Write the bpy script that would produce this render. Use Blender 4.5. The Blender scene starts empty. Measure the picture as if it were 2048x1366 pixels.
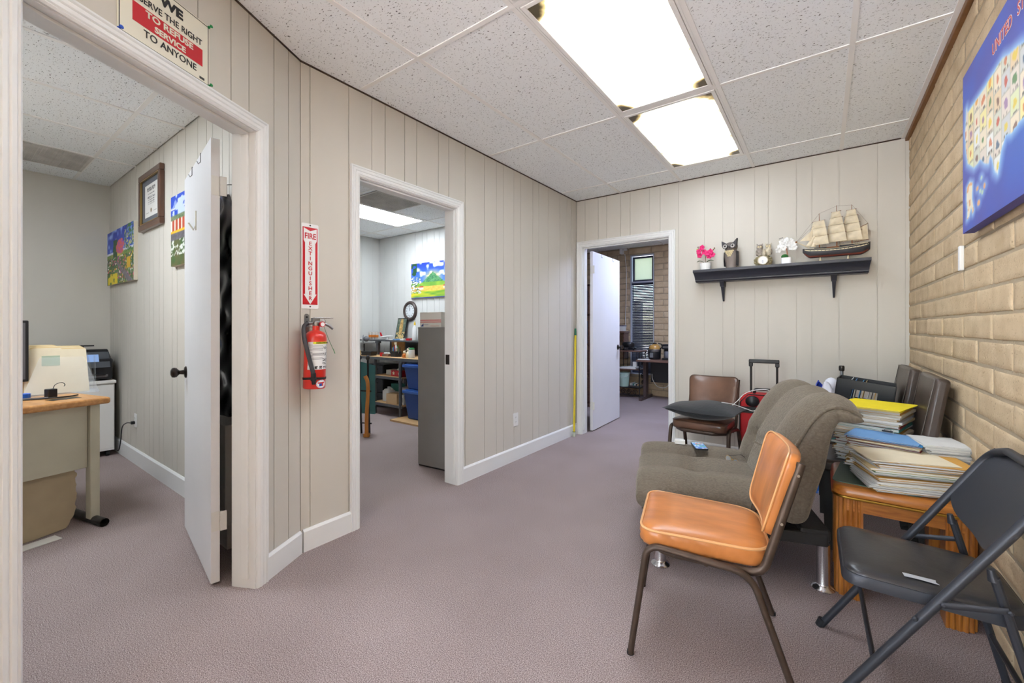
import bpy, bmesh, math, random
import numpy as np
from mathutils import Vector, Matrix

random.seed(7)
SC = bpy.context.scene
COL = SC.collection
PI = math.pi
H = 2.6                      # ceiling height
HC = 1.192                   # camera height
TH = math.atan2(621.0, 848.0)

# ------------------------------------------------------------------ camera
cam_d = bpy.data.cameras.new('camera')
cam = bpy.data.objects.new('camera', cam_d)
COL.objects.link(cam)
cam.location = (0, 0, HC)
cam.rotation_euler = (PI / 2, 0, TH)
cam_d.sensor_width = 36.0
cam_d.lens = 848.0 / 2048.0 * 36.0
cam_d.shift_y = -29.0 / 2048.0
cam_d.clip_start = 0.02
SC.camera = cam

# ------------------------------------------------------------------ world, exposure
W = bpy.data.worlds.new('sky'); SC.world = W
W.use_nodes = True
nt = W.node_tree
bg = nt.nodes['Background']
sky = nt.nodes.new('ShaderNodeTexSky')
sky.sky_type = 'NISHITA'
sky.sun_disc = False
sky.sun_elevation = math.radians(58)
sky.sun_rotation = math.radians(180)
nt.links.new(sky.outputs[0], bg.inputs[0])
bg.inputs[1].default_value = 0.72
sun_d = bpy.data.lights.new('sun', 'SUN'); sun_d.energy = 42.0; sun_d.angle = math.radians(1.0); sun_d.color = (.98, .98, 1.0)
sun = bpy.data.objects.new('sun', sun_d); COL.objects.link(sun); sun.rotation_euler = (math.radians(37), 0, math.radians(-12))
SC.view_settings.view_transform = 'Standard'
SC.view_settings.look = 'None'
SC.view_settings.gamma = 1.0
SC.view_settings.use_curve_mapping = False
SC.view_settings.exposure = 1.02
LAMP = 6.9                   # radiance of the fluorescent lenses

# ------------------------------------------------------------------ materials
def lin(c):
    r = []
    for x in c[:3]:
        x /= 255.0
        r.append(x / 12.92 if x <= 0.04045 else ((x + 0.055) / 1.055) ** 2.4)
    return (*r, 1.0)

MATS = {}
def mat(name, col=(200, 200, 200), rough=0.5, metal=0.0, vary=0.0, vscale=6.0, bump=0.0, bscale=60.0,
        bdetail=3.0, rand=0.0, stretch=None, coat=0.0, trans=0.0, alpha=1.0, emit=None, estr=0.0, spec=0.5, col2=None, ior=1.45, sheen=0.0):
    if name in MATS: return MATS[name]
    m = bpy.data.materials.new(name); m.use_nodes = True
    t = m.node_tree; b = t.nodes['Principled BSDF']
    b.inputs['Base Color'].default_value = lin(col)
    b.inputs['Roughness'].default_value = rough
    b.inputs['Metallic'].default_value = metal
    b.inputs['Specular IOR Level'].default_value = spec
    b.inputs['Coat Weight'].default_value = coat
    b.inputs['Coat Roughness'].default_value = 0.15
    b.inputs['Transmission Weight'].default_value = trans
    b.inputs['Alpha'].default_value = alpha
    b.inputs['IOR'].default_value = ior
    b.inputs['Sheen Weight'].default_value = sheen
    if emit is not None:
        b.inputs['Emission Color'].default_value = lin(emit)
        b.inputs['Emission Strength'].default_value = estr
    N = t.nodes; L = t.links
    co = N.new('ShaderNodeTexCoord'); src = co.outputs['Object']
    if stretch:
        mp = N.new('ShaderNodeMapping'); mp.inputs['Scale'].default_value = stretch
        L.new(src, mp.inputs[0]); src = mp.outputs[0]
    last = None
    if vary > 0 or col2 is not None:
        nz = N.new('ShaderNodeTexNoise'); nz.inputs['Scale'].default_value = vscale; nz.inputs['Detail'].default_value = 5
        L.new(src, nz.inputs['Vector'])
        mx = N.new('ShaderNodeMix'); mx.data_type = 'RGBA'
        a = lin(col)
        if col2 is not None:
            c2 = lin(col2); c1 = a
        else:
            c1 = tuple(min(1, x * (1 - vary)) for x in a[:3]) + (1,)
            c2 = tuple(min(1, x * (1 + vary)) for x in a[:3]) + (1,)
        mr = N.new('ShaderNodeMapRange'); mr.inputs[1].default_value = 0.35; mr.inputs[2].default_value = 0.65
        L.new(nz.outputs['Fac'], mr.inputs[0])
        L.new(mr.outputs[0], mx.inputs['Factor'])
        mx.inputs['A'].default_value = c1; mx.inputs['B'].default_value = c2
        last = mx.outputs['Result']
        L.new(last, b.inputs['Base Color'])
    if rand > 0:
        oi = N.new('ShaderNodeObjectInfo')
        hs = N.new('ShaderNodeHueSaturation')
        mr = N.new('ShaderNodeMapRange'); mr.inputs[3].default_value = 1 - rand; mr.inputs[4].default_value = 1 + rand
        L.new(oi.outputs['Random'], mr.inputs[0]); L.new(mr.outputs[0], hs.inputs['Value'])
        if last is not None: L.new(last, hs.inputs['Color'])
        else: hs.inputs['Color'].default_value = lin(col)
        L.new(hs.outputs[0], b.inputs['Base Color'])
    if bump > 0:
        nb = N.new('ShaderNodeTexNoise'); nb.inputs['Scale'].default_value = bscale; nb.inputs['Detail'].default_value = bdetail
        L.new(src, nb.inputs['Vector'])
        bp = N.new('ShaderNodeBump'); bp.inputs['Strength'].default_value = bump; bp.inputs['Distance'].default_value = 0.01
        L.new(nb.outputs['Fac'], bp.inputs['Height']); L.new(bp.outputs[0], b.inputs['Normal'])
    MATS[name] = m
    return m

# surfaces
mat('wall_paint', (206, 201, 191), 0.65, vary=0.025, vscale=2.5, stretch=(1, 1, .25))
mat('wall_paint_cool', (214, 214, 210), 0.55, vary=0.02, vscale=2.5)
mat('trim_paint', (231, 232, 231), 0.42, vary=0.008, vscale=5, bump=0.015, bscale=25)
mat('door_paint', (226, 226, 228), 0.38, vary=0.015, vscale=3, bump=0.03, bscale=18)
mat('grid_white', (244, 243, 240), 0.5)
mat('mortar', (170, 154, 130), 0.95, bump=0.4, bscale=120)
mat('wood_trim', (132, 88, 48), 0.45, vary=0.15, vscale=12)
mat('metal_chrome', (205, 205, 210), 0.22, 1.0)
mat('metal_steel', (150, 150, 150), 0.4, 1.0, bump=0.02)
mat('metal_dark', (60, 58, 58), 0.35, 0.7)
mat('bronze', (62, 56, 54), 0.3, 0.9)
mat('black_plastic', (28, 28, 31), 0.4, bump=0.03, bscale=200)
mat('grey_plastic', (105, 105, 110), 0.45)
mat('white_plastic', (232, 232, 230), 0.35)
mat('rubber', (34, 34, 36), 0.65)
mat('paper', (228, 226, 220), 0.8, vary=0.03, vscale=20)
mat('brass', (196, 158, 72), 0.3, 1.0)

def carpet():
    m = bpy.data.materials.new('carpet'); m.use_nodes = True; MATS['carpet'] = m
    t = m.node_tree; N = t.nodes; L = t.links; b = N['Principled BSDF']
    b.inputs['Roughness'].default_value = 0.95; b.inputs['Specular IOR Level'].default_value = 0.15
    co = N.new('ShaderNodeTexCoord')
    n1 = N.new('ShaderNodeTexNoise'); n1.inputs['Scale'].default_value = 290; n1.inputs['Detail'].default_value = 3
    n2 = N.new('ShaderNodeTexNoise'); n2.inputs['Scale'].default_value = 1.6; n2.inputs['Detail'].default_value = 4
    L.new(co.outputs['Object'], n1.inputs['Vector']); L.new(co.outputs['Object'], n2.inputs['Vector'])
    r1 = N.new('ShaderNodeValToRGB')
    e = r1.color_ramp.elements
    e[0].position = 0.3; e[0].color = lin((92, 79, 78)); e[1].position = 0.72; e[1].color = lin((208, 194, 191))
    x = e.new(0.5); x.color = lin((156, 140, 138))
    L.new(n1.outputs['Fac'], r1.inputs[0])
    mx = N.new('ShaderNodeMix'); mx.data_type = 'RGBA'; mx.blend_type = 'MULTIPLY'
    r2 = N.new('ShaderNodeValToRGB'); r2.color_ramp.elements[0].position = 0.3; r2.color_ramp.elements[1].position = 0.7
    r2.color_ramp.elements[0].color = (.84, .83, .82, 1); r2.color_ramp.elements[1].color = (1, 1, 1, 1)
    L.new(n2.outputs['Fac'], r2.inputs[0])
    mx.inputs['Factor'].default_value = 1
    L.new(r1.outputs[0], mx.inputs['A']); L.new(r2.outputs[0], mx.inputs['B']); L.new(mx.outputs['Result'], b.inputs['Base Color'])
    bp = N.new('ShaderNodeBump'); bp.inputs['Strength'].default_value = 0.3; bp.inputs['Distance'].default_value = 0.005
    L.new(n1.outputs['Fac'], bp.inputs['Height']); L.new(bp.outputs[0], b.inputs['Normal'])
carpet()

def ceiling_tile_mat():
    m = bpy.data.materials.new('ceiling_tile'); m.use_nodes = True; MATS['ceiling_tile'] = m
    t = m.node_tree; N = t.nodes; L = t.links; b = N['Principled BSDF']
    b.inputs['Roughness'].default_value = 0.9; b.inputs['Specular IOR Level'].default_value = 0.1
    co = N.new('ShaderNodeTexCoord')
    mp = N.new('ShaderNodeMapping'); mp.inputs['Scale'].default_value = (1, 1.9, 1)
    L.new(co.outputs['Object'], mp.inputs[0])
    wz = N.new('ShaderNodeTexNoise'); wz.inputs['Scale'].default_value = 30; L.new(mp.outputs[0], wz.inputs['Vector'])
    ad = N.new('ShaderNodeMix'); ad.data_type = 'VECTOR'; ad.inputs['Factor'].default_value = 0.035
    L.new(mp.outputs[0], ad.inputs['A']); L.new(wz.outputs['Color'], ad.inputs['B'])
    n1 = N.new('ShaderNodeTexNoise'); n1.inputs['Scale'].default_value = 80; n1.inputs['Detail'].default_value = 2; n1.inputs['Roughness'].default_value = .6
    L.new(ad.outputs['Result'], n1.inputs['Vector'])
    r = N.new('ShaderNodeValToRGB'); e = r.color_ramp.elements
    e[0].position = 0.32; e[0].color = (.12, .115, .11, 1); e[1].position = 0.37; e[1].color = (1, 1, 1, 1)
    L.new(n1.outputs['Fac'], r.inputs[0])
    n2 = N.new('ShaderNodeTexVoronoi'); n2.inputs['Scale'].default_value = 120; L.new(co.outputs['Object'], n2.inputs['Vector'])
    r2 = N.new('ShaderNodeValToRGB'); e = r2.color_ramp.elements
    e[0].position = 0.07; e[0].color = (.5, .49, .48, 1); e[1].position = 0.14; e[1].color = (1, 1, 1, 1)
    L.new(n2.outputs['Distance'], r2.inputs[0])
    mx = N.new('ShaderNodeMix'); mx.data_type = 'RGBA'; mx.blend_type = 'MULTIPLY'; mx.inputs['Factor'].default_value = 1  # dark of the fissures and pinholes is put into the colour
    L.new(r.outputs[0], mx.inputs['A']); L.new(r2.outputs[0], mx.inputs['B'])
    m2 = N.new('ShaderNodeMix'); m2.data_type = 'RGBA'; m2.blend_type = 'MULTIPLY'; m2.inputs['Factor'].default_value = 1
    m2.inputs['A'].default_value = lin((246, 249, 250)); L.new(mx.outputs['Result'], m2.inputs['B'])
    L.new(m2.outputs['Result'], b.inputs['Base Color'])
    bp = N.new('ShaderNodeBump'); bp.inputs['Strength'].default_value = 0.4; bp.inputs['Distance'].default_value = 0.004
    L.new(mx.outputs['Result'], bp.inputs['Height']); L.new(bp.outputs[0], b.inputs['Normal'])
ceiling_tile_mat()

def brick_mat():
    m = bpy.data.materials.new('brick_face'); m.use_nodes = True; MATS['brick_face'] = m
    t = m.node_tree; N = t.nodes; L = t.links; b = N['Principled BSDF']
    b.inputs['Roughness'].default_value = 0.9; b.inputs['Specular IOR Level'].default_value = 0.2
    co = N.new('ShaderNodeTexCoord'); oi = N.new('ShaderNodeObjectInfo')
    va = N.new('ShaderNodeVectorMath'); va.operation = 'MULTIPLY_ADD'
    L.new(oi.outputs['Random'], va.inputs[0]); va.inputs[1].default_value = (40, 17, 29); L.new(co.outputs['Object'], va.inputs[2])
    n1 = N.new('ShaderNodeTexNoise'); n1.inputs['Scale'].default_value = 9; n1.inputs['Detail'].default_value = 6
    L.new(va.outputs[0], n1.inputs['Vector'])
    r = N.new('ShaderNodeValToRGB'); e = r.color_ramp.elements
    e[0].position = 0.3; e[0].color = lin((190, 166, 134)); e[1].position = 0.7; e[1].color = lin((212, 190, 158))
    L.new(n1.outputs['Fac'], r.inputs[0])
    hs = N.new('ShaderNodeHueSaturation')
    mr = N.new('ShaderNodeMapRange'); mr.inputs[3].default_value = 0.93; mr.inputs[4].default_value = 1.05
    L.new(oi.outputs['Random'], mr.inputs[0]); L.new(mr.outputs[0], hs.inputs['Value']); L.new(r.outputs[0], hs.inputs['Color'])
    n2 = N.new('ShaderNodeTexNoise'); n2.inputs['Scale'].default_value = 110; n2.inputs['Detail'].default_value = 3
    L.new(va.outputs[0], n2.inputs['Vector'])
    r2 = N.new('ShaderNodeValToRGB'); e = r2.color_ramp.elements
    e[0].position = 0.27; e[0].color = (.35, .32, .3, 1); e[1].position = 0.36; e[1].color = (1, 1, 1, 1)
    L.new(n2.outputs['Fac'], r2.inputs[0])
    mx = N.new('ShaderNodeMix'); mx.data_type = 'RGBA'; mx.blend_type = 'MULTIPLY'; mx.inputs['Factor'].default_value = 0.8
    L.new(hs.outputs[0], mx.inputs['A']); L.new(r2.outputs[0], mx.inputs['B']); L.new(mx.outputs['Result'], b.inputs['Base Color'])
    bp = N.new('ShaderNodeBump'); bp.inputs['Strength'].default_value = 0.5; bp.inputs['Distance'].default_value = 0.006
    L.new(n2.outputs['Fac'], bp.inputs['Height']); L.new(bp.outputs[0], b.inputs['Normal'])
brick_mat()

def wood_mat(name, c1, c2, scale=(1, 12, 12), rough=0.35, coat=0.2):
    m = bpy.data.materials.new(name); m.use_nodes = True; MATS[name] = m
    t = m.node_tree; N = t.nodes; L = t.links; b = N['Principled BSDF']
    b.inputs['Roughness'].default_value = rough; b.inputs['Coat Weight'].default_value = coat
    co = N.new('ShaderNodeTexCoord'); mp = N.new('ShaderNodeMapping'); mp.inputs['Scale'].default_value = scale
    L.new(co.outputs['Object'], mp.inputs[0])
    n1 = N.new('ShaderNodeTexNoise'); n1.inputs['Scale'].default_value = 6; n1.inputs['Detail'].default_value = 6; n1.inputs['Distortion'].default_value = .6
    L.new(mp.outputs[0], n1.inputs['Vector'])
    r = N.new('ShaderNodeValToRGB'); e = r.color_ramp.elements
    e[0].position = 0.32; e[0].color = lin(c1); e[1].position = 0.68; e[1].color = lin(c2)
    L.new(n1.outputs['Fac'], r.inputs[0]); L.new(r.outputs[0], b.inputs['Base Color'])
    bp = N.new('ShaderNodeBump'); bp.inputs['Strength'].default_value = 0.06
    L.new(n1.outputs['Fac'], bp.inputs['Height']); L.new(bp.outputs[0], b.inputs['Normal'])
wood_mat('oak', (150, 86, 30), (192, 122, 50), (1.2, 14, 14))
wood_mat('oak_upright', (142, 80, 28), (186, 118, 48), (14, 14, 1.2))
wood_mat('desk_wood', (176, 120, 66), (206, 152, 92), (8, 1, 8), 0.4, 0.15)
wood_mat('bench_wood', (190, 148, 100), (214, 176, 126), (1, 8, 8), 0.55, 0)
wood_mat('dark_wood', (96, 68, 58), (132, 98, 82), (1, 9, 9), 0.5, 0)
wood_mat('orange_wood', (196, 118, 44), (222, 150, 70), (9, 9, 1), 0.35, 0.2)
wood_mat('ship_wood', (112, 66, 36), (150, 94, 52), (3, 20, 20), 0.5, 0)

def fabric_mat():
    m = bpy.data.materials.new('futon_fabric'); m.use_nodes = True; MATS['futon_fabric'] = m
    t = m.node_tree; N = t.nodes; L = t.links; b = N['Principled BSDF']
    b.inputs['Roughness'].default_value = 0.85; b.inputs['Sheen Weight'].default_value = 0.35; b.inputs['Specular IOR Level'].default_value = .2
    b.inputs['Sheen Tint'].default_value = lin((220, 210, 195))
    co = N.new('ShaderNodeTexCoord'); mp = N.new('ShaderNodeMapping'); mp.inputs['Scale'].default_value = (1, 2.4, 1)
    L.new(co.outputs['Object'], mp.inputs[0])
    n1 = N.new('ShaderNodeTexVoronoi'); n1.inputs['Scale'].default_value = 105; n1.feature = 'SMOOTH_F1'
    wz = N.new('ShaderNodeTexNoise'); wz.inputs['Scale'].default_value = 25
    L.new(mp.outputs[0], wz.inputs['Vector'])
    ad = N.new('ShaderNodeMix'); ad.data_type = 'VECTOR'; ad.inputs['Factor'].default_value = 0.05
    L.new(mp.outputs[0], ad.inputs['A']); L.new(wz.outputs['Color'], ad.inputs['B'])
    L.new(ad.outputs['Result'], n1.inputs['Vector'])
    r = N.new('ShaderNodeValToRGB'); e = r.color_ramp.elements
    e[0].position = 0.1; e[0].color = lin((118, 108, 94)); e[1].position = 0.75; e[1].color = lin((98, 89, 77))
    L.new(n1.outputs['Distance'], r.inputs[0]); L.new(r.outputs[0], b.inputs['Base Color'])
    bp = N.new('ShaderNodeBump'); bp.inputs['Strength'].default_value = 0.42; bp.inputs['Distance'].default_value = 0.005; bp.invert = True
    L.new(n1.outputs['Distance'], bp.inputs['Height']); L.new(bp.outputs[0], b.inputs['Normal'])
fabric_mat()

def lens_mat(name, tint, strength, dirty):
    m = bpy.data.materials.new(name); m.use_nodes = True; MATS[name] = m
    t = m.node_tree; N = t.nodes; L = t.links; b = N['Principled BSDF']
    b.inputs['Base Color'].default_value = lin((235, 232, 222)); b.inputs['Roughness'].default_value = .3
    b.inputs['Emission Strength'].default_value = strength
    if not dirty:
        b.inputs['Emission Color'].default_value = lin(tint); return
    co = N.new('ShaderNodeTexCoord'); sx = N.new('ShaderNodeSeparateXYZ'); L.new(co.outputs['Generated'], sx.inputs[0])  # corner dirt plus tube falloff towards the edges, both put into the colours
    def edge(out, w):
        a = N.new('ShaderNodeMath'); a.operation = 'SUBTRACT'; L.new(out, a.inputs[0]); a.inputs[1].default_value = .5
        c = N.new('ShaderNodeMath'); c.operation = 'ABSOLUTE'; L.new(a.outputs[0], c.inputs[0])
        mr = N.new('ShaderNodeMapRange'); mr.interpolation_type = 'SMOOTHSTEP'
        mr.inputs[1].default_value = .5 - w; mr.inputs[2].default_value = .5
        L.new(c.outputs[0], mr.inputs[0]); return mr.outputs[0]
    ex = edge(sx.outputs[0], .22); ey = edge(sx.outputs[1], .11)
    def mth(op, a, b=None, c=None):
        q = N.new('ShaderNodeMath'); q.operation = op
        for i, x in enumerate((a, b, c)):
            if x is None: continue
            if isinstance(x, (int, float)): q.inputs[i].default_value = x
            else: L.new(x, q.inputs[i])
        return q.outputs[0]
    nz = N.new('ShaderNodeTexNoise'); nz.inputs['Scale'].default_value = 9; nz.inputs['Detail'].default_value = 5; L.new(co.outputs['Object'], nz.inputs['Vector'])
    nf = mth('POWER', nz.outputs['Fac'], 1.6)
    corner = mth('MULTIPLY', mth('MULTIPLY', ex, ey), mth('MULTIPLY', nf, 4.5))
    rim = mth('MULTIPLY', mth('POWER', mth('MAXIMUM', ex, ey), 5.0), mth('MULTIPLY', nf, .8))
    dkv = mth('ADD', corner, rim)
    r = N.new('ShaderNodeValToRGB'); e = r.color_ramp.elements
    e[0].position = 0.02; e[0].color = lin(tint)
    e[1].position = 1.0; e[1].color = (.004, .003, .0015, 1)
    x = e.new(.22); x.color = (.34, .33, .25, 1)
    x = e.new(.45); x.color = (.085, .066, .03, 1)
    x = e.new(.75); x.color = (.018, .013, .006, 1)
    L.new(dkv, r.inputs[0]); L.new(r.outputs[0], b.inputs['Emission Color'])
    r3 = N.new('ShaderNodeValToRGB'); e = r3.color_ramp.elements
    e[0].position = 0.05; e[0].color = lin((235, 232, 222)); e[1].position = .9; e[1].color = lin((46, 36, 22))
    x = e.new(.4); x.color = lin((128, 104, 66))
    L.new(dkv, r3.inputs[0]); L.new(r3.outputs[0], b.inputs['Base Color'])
lens_mat('lens_dirty_falloff', (232, 243, 255), LAMP, True)
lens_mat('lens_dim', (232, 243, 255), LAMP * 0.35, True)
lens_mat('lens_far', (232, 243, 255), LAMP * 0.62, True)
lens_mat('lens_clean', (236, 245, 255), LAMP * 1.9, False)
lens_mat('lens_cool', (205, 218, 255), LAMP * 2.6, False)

m = bpy.data.materials.new('print'); m.use_nodes = True; MATS['print'] = m
a_ = m.node_tree.nodes.new('ShaderNodeAttribute'); a_.attribute_name = 'Col'
m.node_tree.links.new(a_.outputs['Color'], m.node_tree.nodes['Principled BSDF'].inputs['Base Color'])
m.node_tree.nodes['Principled BSDF'].inputs['Roughness'].default_value = 0.5

# ------------------------------------------------------------------ mesh helpers
class G:
    """collects shapes; obj() links them as one mesh object"""
    def __init__(s): s.v = []; s.f = []
    def add(s, vs, fs):
        n = len(s.v); s.v += [tuple(v) for v in vs]; s.f += [tuple(i + n for i in f) for f in fs]; return s
    def bx(s, x0, x1, y0, y1, z0, z1):
        return s.add([(x0, y0, z0), (x1, y0, z0), (x1, y1, z0), (x0, y1, z0), (x0, y0, z1), (x1, y0, z1), (x1, y1, z1), (x0, y1, z1)],
                     [(0, 3, 2, 1), (4, 5, 6, 7), (0, 1, 5, 4), (1, 2, 6, 5), (2, 3, 7, 6), (3, 0, 4, 7)])
    def hexa(s, p):
        return s.add(p, [(0, 3, 2, 1), (4, 5, 6, 7), (0, 1, 5, 4), (1, 2, 6, 5), (2, 3, 7, 6), (3, 0, 4, 7)])
    def cyl(s, p0, p1, r0, r1=None, n=16, caps=True):
        r1 = r0 if r1 is None else r1
        p0 = Vector(p0); p1 = Vector(p1); d = (p1 - p0).normalized()
        a = d.orthogonal().normalized(); b = d.cross(a)
        vs = []
        for p, r in ((p0, r0), (p1, r1)):
            for i in range(n):
                t = 2 * PI * i / n
                vs.append(p + a * (r * math.cos(t)) + b * (r * math.sin(t)))
        fs = [(i, (i + 1) % n, n + (i + 1) % n, n + i) for i in range(n)]
        if caps: fs += [tuple(range(n - 1, -1, -1)), tuple(range(n, 2 * n))]
        return s.add(vs, fs)
    def tube(s, pts, r, n=10, closed=False, sx=1.0, up=None):
        pts = [Vector(p) for p in pts]; m_ = len(pts)
        rs = r if isinstance(r, (list, tuple)) else [r] * m_
        tan = []
        for i in range(m_):
            a = pts[(i - 1) % m_] if (closed or i > 0) else pts[i]
            b = pts[(i + 1) % m_] if (closed or i < m_ - 1) else pts[i]
            tan.append((b - a).normalized())
        nrm = Vector(up) if up is not None else tan[0].orthogonal().normalized()
        vs = []
        for i in range(m_):
            t = tan[i]; nrm = (nrm - t * nrm.dot(t))
            nrm = nrm.normalized() if nrm.length > 1e-6 else t.orthogonal().normalized()
            bn = t.cross(nrm)
            for k in range(n):
                a = 2 * PI * k / n
                vs.append(pts[i] + nrm * (rs[i] * math.cos(a)) + bn * (rs[i] * sx * math.sin(a)))
        fs = []
        for i in range(m_ if closed else m_ - 1):
            j = (i + 1) % m_
            for k in range(n):
                k2 = (k + 1) % n
                fs.append((i * n + k, i * n + k2, j * n + k2, j * n + k))
        if not closed: fs += [tuple(range(n - 1, -1, -1)), tuple(range((m_ - 1) * n, m_ * n))]
        return s.add(vs, fs)
    def lathe(s, prof, n=24, c=(0, 0, 0), axis=(0, 0, 1), sx=1, sy=1):
        ax = Vector(axis).normalized(); q = Vector((0, 0, 1)).rotation_difference(ax); c = Vector(c)
        vs = []
        for r, z in prof:
            for i in range(n):
                t = 2 * PI * i / n
                vs.append(c + q @ Vector((r * sx * math.cos(t), r * sy * math.sin(t), z)))
        fs = []
        for j in range(len(prof) - 1):
            for i in range(n):
                i2 = (i + 1) % n
                fs.append((j * n + i, j * n + i2, (j + 1) * n + i2, (j + 1) * n + i))
        fs += [tuple(range(n - 1, -1, -1)), tuple(range((len(prof) - 1) * n, len(prof) * n))]
        return s.add(vs, fs)
    def prism(s, poly, a0, a1, fn):
        """poly: 2D points (ccw); fn(p,q,a) -> 3D"""
        n = len(poly)
        vs = [fn(p, q, a0) for p, q in poly] + [fn(p, q, a1) for p, q in poly]
        fs = [(i, (i + 1) % n, n + (i + 1) % n, n + i) for i in range(n)]
        fs += [tuple(range(n - 1, -1, -1)), tuple(range(n, 2 * n))]
        return s.add(vs, fs)
    def grid(s, fn, nu, nv, cu=False, cv=False):
        vs = [fn(i / (nu if cu else nu - 1), j / (nv if cv else nv - 1)) for i in range(nu) for j in range(nv)]
        fs = []
        for i in range(nu if cu else nu - 1):
            for j in range(nv if cv else nv - 1):
                a, b = (i + 1) % nu, (j + 1) % nv
                fs.append((i * nv + j, a * nv + j, a * nv + b, i * nv + b))
        return s.add(vs, fs)
    def blob(s, c, r, n=16, m_=10, e=1.0):
        c = Vector(c); r = (r, r, r) if not isinstance(r, (tuple, list)) else r
        def sg(x): return math.copysign(abs(x) ** e, x)
        def fn(u, v):
            t = 2 * PI * u; p = -PI / 2 + PI * v
            p = max(-PI / 2 + .02, min(PI / 2 - .02, p))
            return c + Vector((r[0] * sg(math.cos(p)) * sg(math.cos(t)), r[1] * sg(math.cos(p)) * sg(math.sin(t)), r[2] * sg(math.sin(p))))
        n0 = len(s.v); s.grid(fn, n, m_, cu=True)
        s.f += [tuple(n0 + i * m_ for i in range(n - 1, -1, -1)), tuple(n0 + i * m_ + m_ - 1 for i in range(n))]
        return s
    def xf(s, M):
        s.v = [tuple(M @ Vector(v)) for v in s.v]; return s
    def join(s, o, M=None):
        return s.add([(M @ Vector(v)) if M else v for v in o.v], o.f)
    def mesh(s, name):
        me = bpy.data.meshes.new(name); me.from_pydata(s.v, [], s.f); me.validate()
        b = bmesh.new(); b.from_mesh(me); bmesh.ops.recalc_face_normals(b, faces=b.faces); b.to_mesh(me); b.free()
        return me
    def obj(s, name, m, parent=None, smooth=35, bevel=0.0, seg=2, loc=None, rot=None):
        me = s.mesh(name)
        if m: me.materials.append(MATS[m] if isinstance(m, str) else m)
        return link(name, me, parent, smooth, bevel, seg, loc, rot)

def link(name, me, parent=None, smooth=35, bevel=0.0, seg=2, loc=None, rot=None):
    if smooth:
        me.shade_smooth(); me.set_sharp_from_angle(angle=math.radians(smooth))
    o = bpy.data.objects.new(name, me); COL.objects.link(o)
    if parent is not None: o.parent = parent
    if loc is not None: o.location = loc
    if rot is not None: o.rotation_euler = rot
    if bevel > 0:
        b = o.modifiers.new('bevel', 'BEVEL'); b.width = bevel; b.segments = seg; b.limit_method = 'ANGLE'; b.angle_limit = math.radians(40)
    return o

def tag(o, label, cat, group=None, kind=None):
    o['label'] = label; o['category'] = cat
    if group: o['group'] = group
    if kind: o['kind'] = kind
    return o
def thing(name, label, cat, loc=(0, 0, 0), rz=0.0, group=None):
    o = bpy.data.objects.new(name, None); COL.objects.link(o)
    o.empty_display_size = .1
    o.location = loc; o.rotation_euler = (0, 0, rz)
    return tag(o, label, cat, group)
def struct(o, label=None, cat=None):
    o['kind'] = 'structure'
    if label: o['label'] = label
    if cat: o['category'] = cat
    return o
def sempty(name, label, cat, loc=(0, 0, 0), rz=0.0):
    o = bpy.data.objects.new(name, None); COL.objects.link(o); o.location = loc; o.rotation_euler = (0, 0, rz)
    return struct(o, label, cat)
def copy_tree(o, parent=None):
    c = o.copy(); COL.objects.link(c)
    if parent is not None: c.parent = parent
    for ch in list(o.children): copy_tree(ch, c)
    return c
def share(name, me, m, parent, loc, rot=(0, 0, 0), scale=None):
    o = bpy.data.objects.new(name, me); COL.objects.link(o); o.parent = parent
    o.location = loc; o.rotation_euler = rot
    if scale: o.scale = scale
    return o

def paint(name, w, h, nx, ny, fn, parent=None, loc=(0, 0, 0), rot=(0, 0, 0), surf=None):
    """a flat print: grid in local x (0..w) and z (0..h) facing -y, colours from fn(u,v) -> sRGB"""
    us = np.linspace(0, 1, nx); vs = np.linspace(0, 1, ny)
    verts = []; cols = []
    for j in range(ny):
        for i in range(nx):
            u, v = us[i], vs[j]
            verts.append(surf(u, v) if surf else (u * w, 0, v * h)); cols.append(lin(fn(u, v)))
    faces = [(j * nx + i, j * nx + i + 1, (j + 1) * nx + i + 1, (j + 1) * nx + i) for j in range(ny - 1) for i in range(nx - 1)]
    me = bpy.data.meshes.new(name); me.from_pydata(verts, [], faces)
    at = me.color_attributes.new('Col', 'FLOAT_COLOR', 'POINT')
    at.data.foreach_set('color', np.array(cols, dtype=np.float32).ravel())
    me.materials.append(MATS['print'])
    return link(name, me, parent, 0, loc=loc, rot=rot)

def lettering(body, size, m, parent, loc, rot=(PI / 2, 0, 0), bold=0.0, align='CENTER', name='lettering', depth=0.0004, sx=1.0, space=1.0):
    cu = bpy.data.curves.new('txt', 'FONT'); cu.body = body; cu.size = size; cu.align_x = align; cu.align_y = 'CENTER'
    cu.offset = bold; cu.extrude = depth; cu.space_character = space; cu.resolution_u = 3
    t = bpy.data.objects.new('txt', cu); COL.objects.link(t)
    dg = bpy.context.evaluated_depsgraph_get()
    me = bpy.data.meshes.new_from_object(t.evaluated_get(dg))
    bpy.data.objects.remove(t); bpy.data.curves.remove(cu)
    me.name = name
    me.materials.clear(); me.materials.append(MATS[m])
    o = bpy.data.objects.new(name, me); COL.objects.link(o); o.parent = parent; o.location = loc; o.rotation_euler = rot
    o.scale = (sx, 1, 1)
    return o

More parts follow.
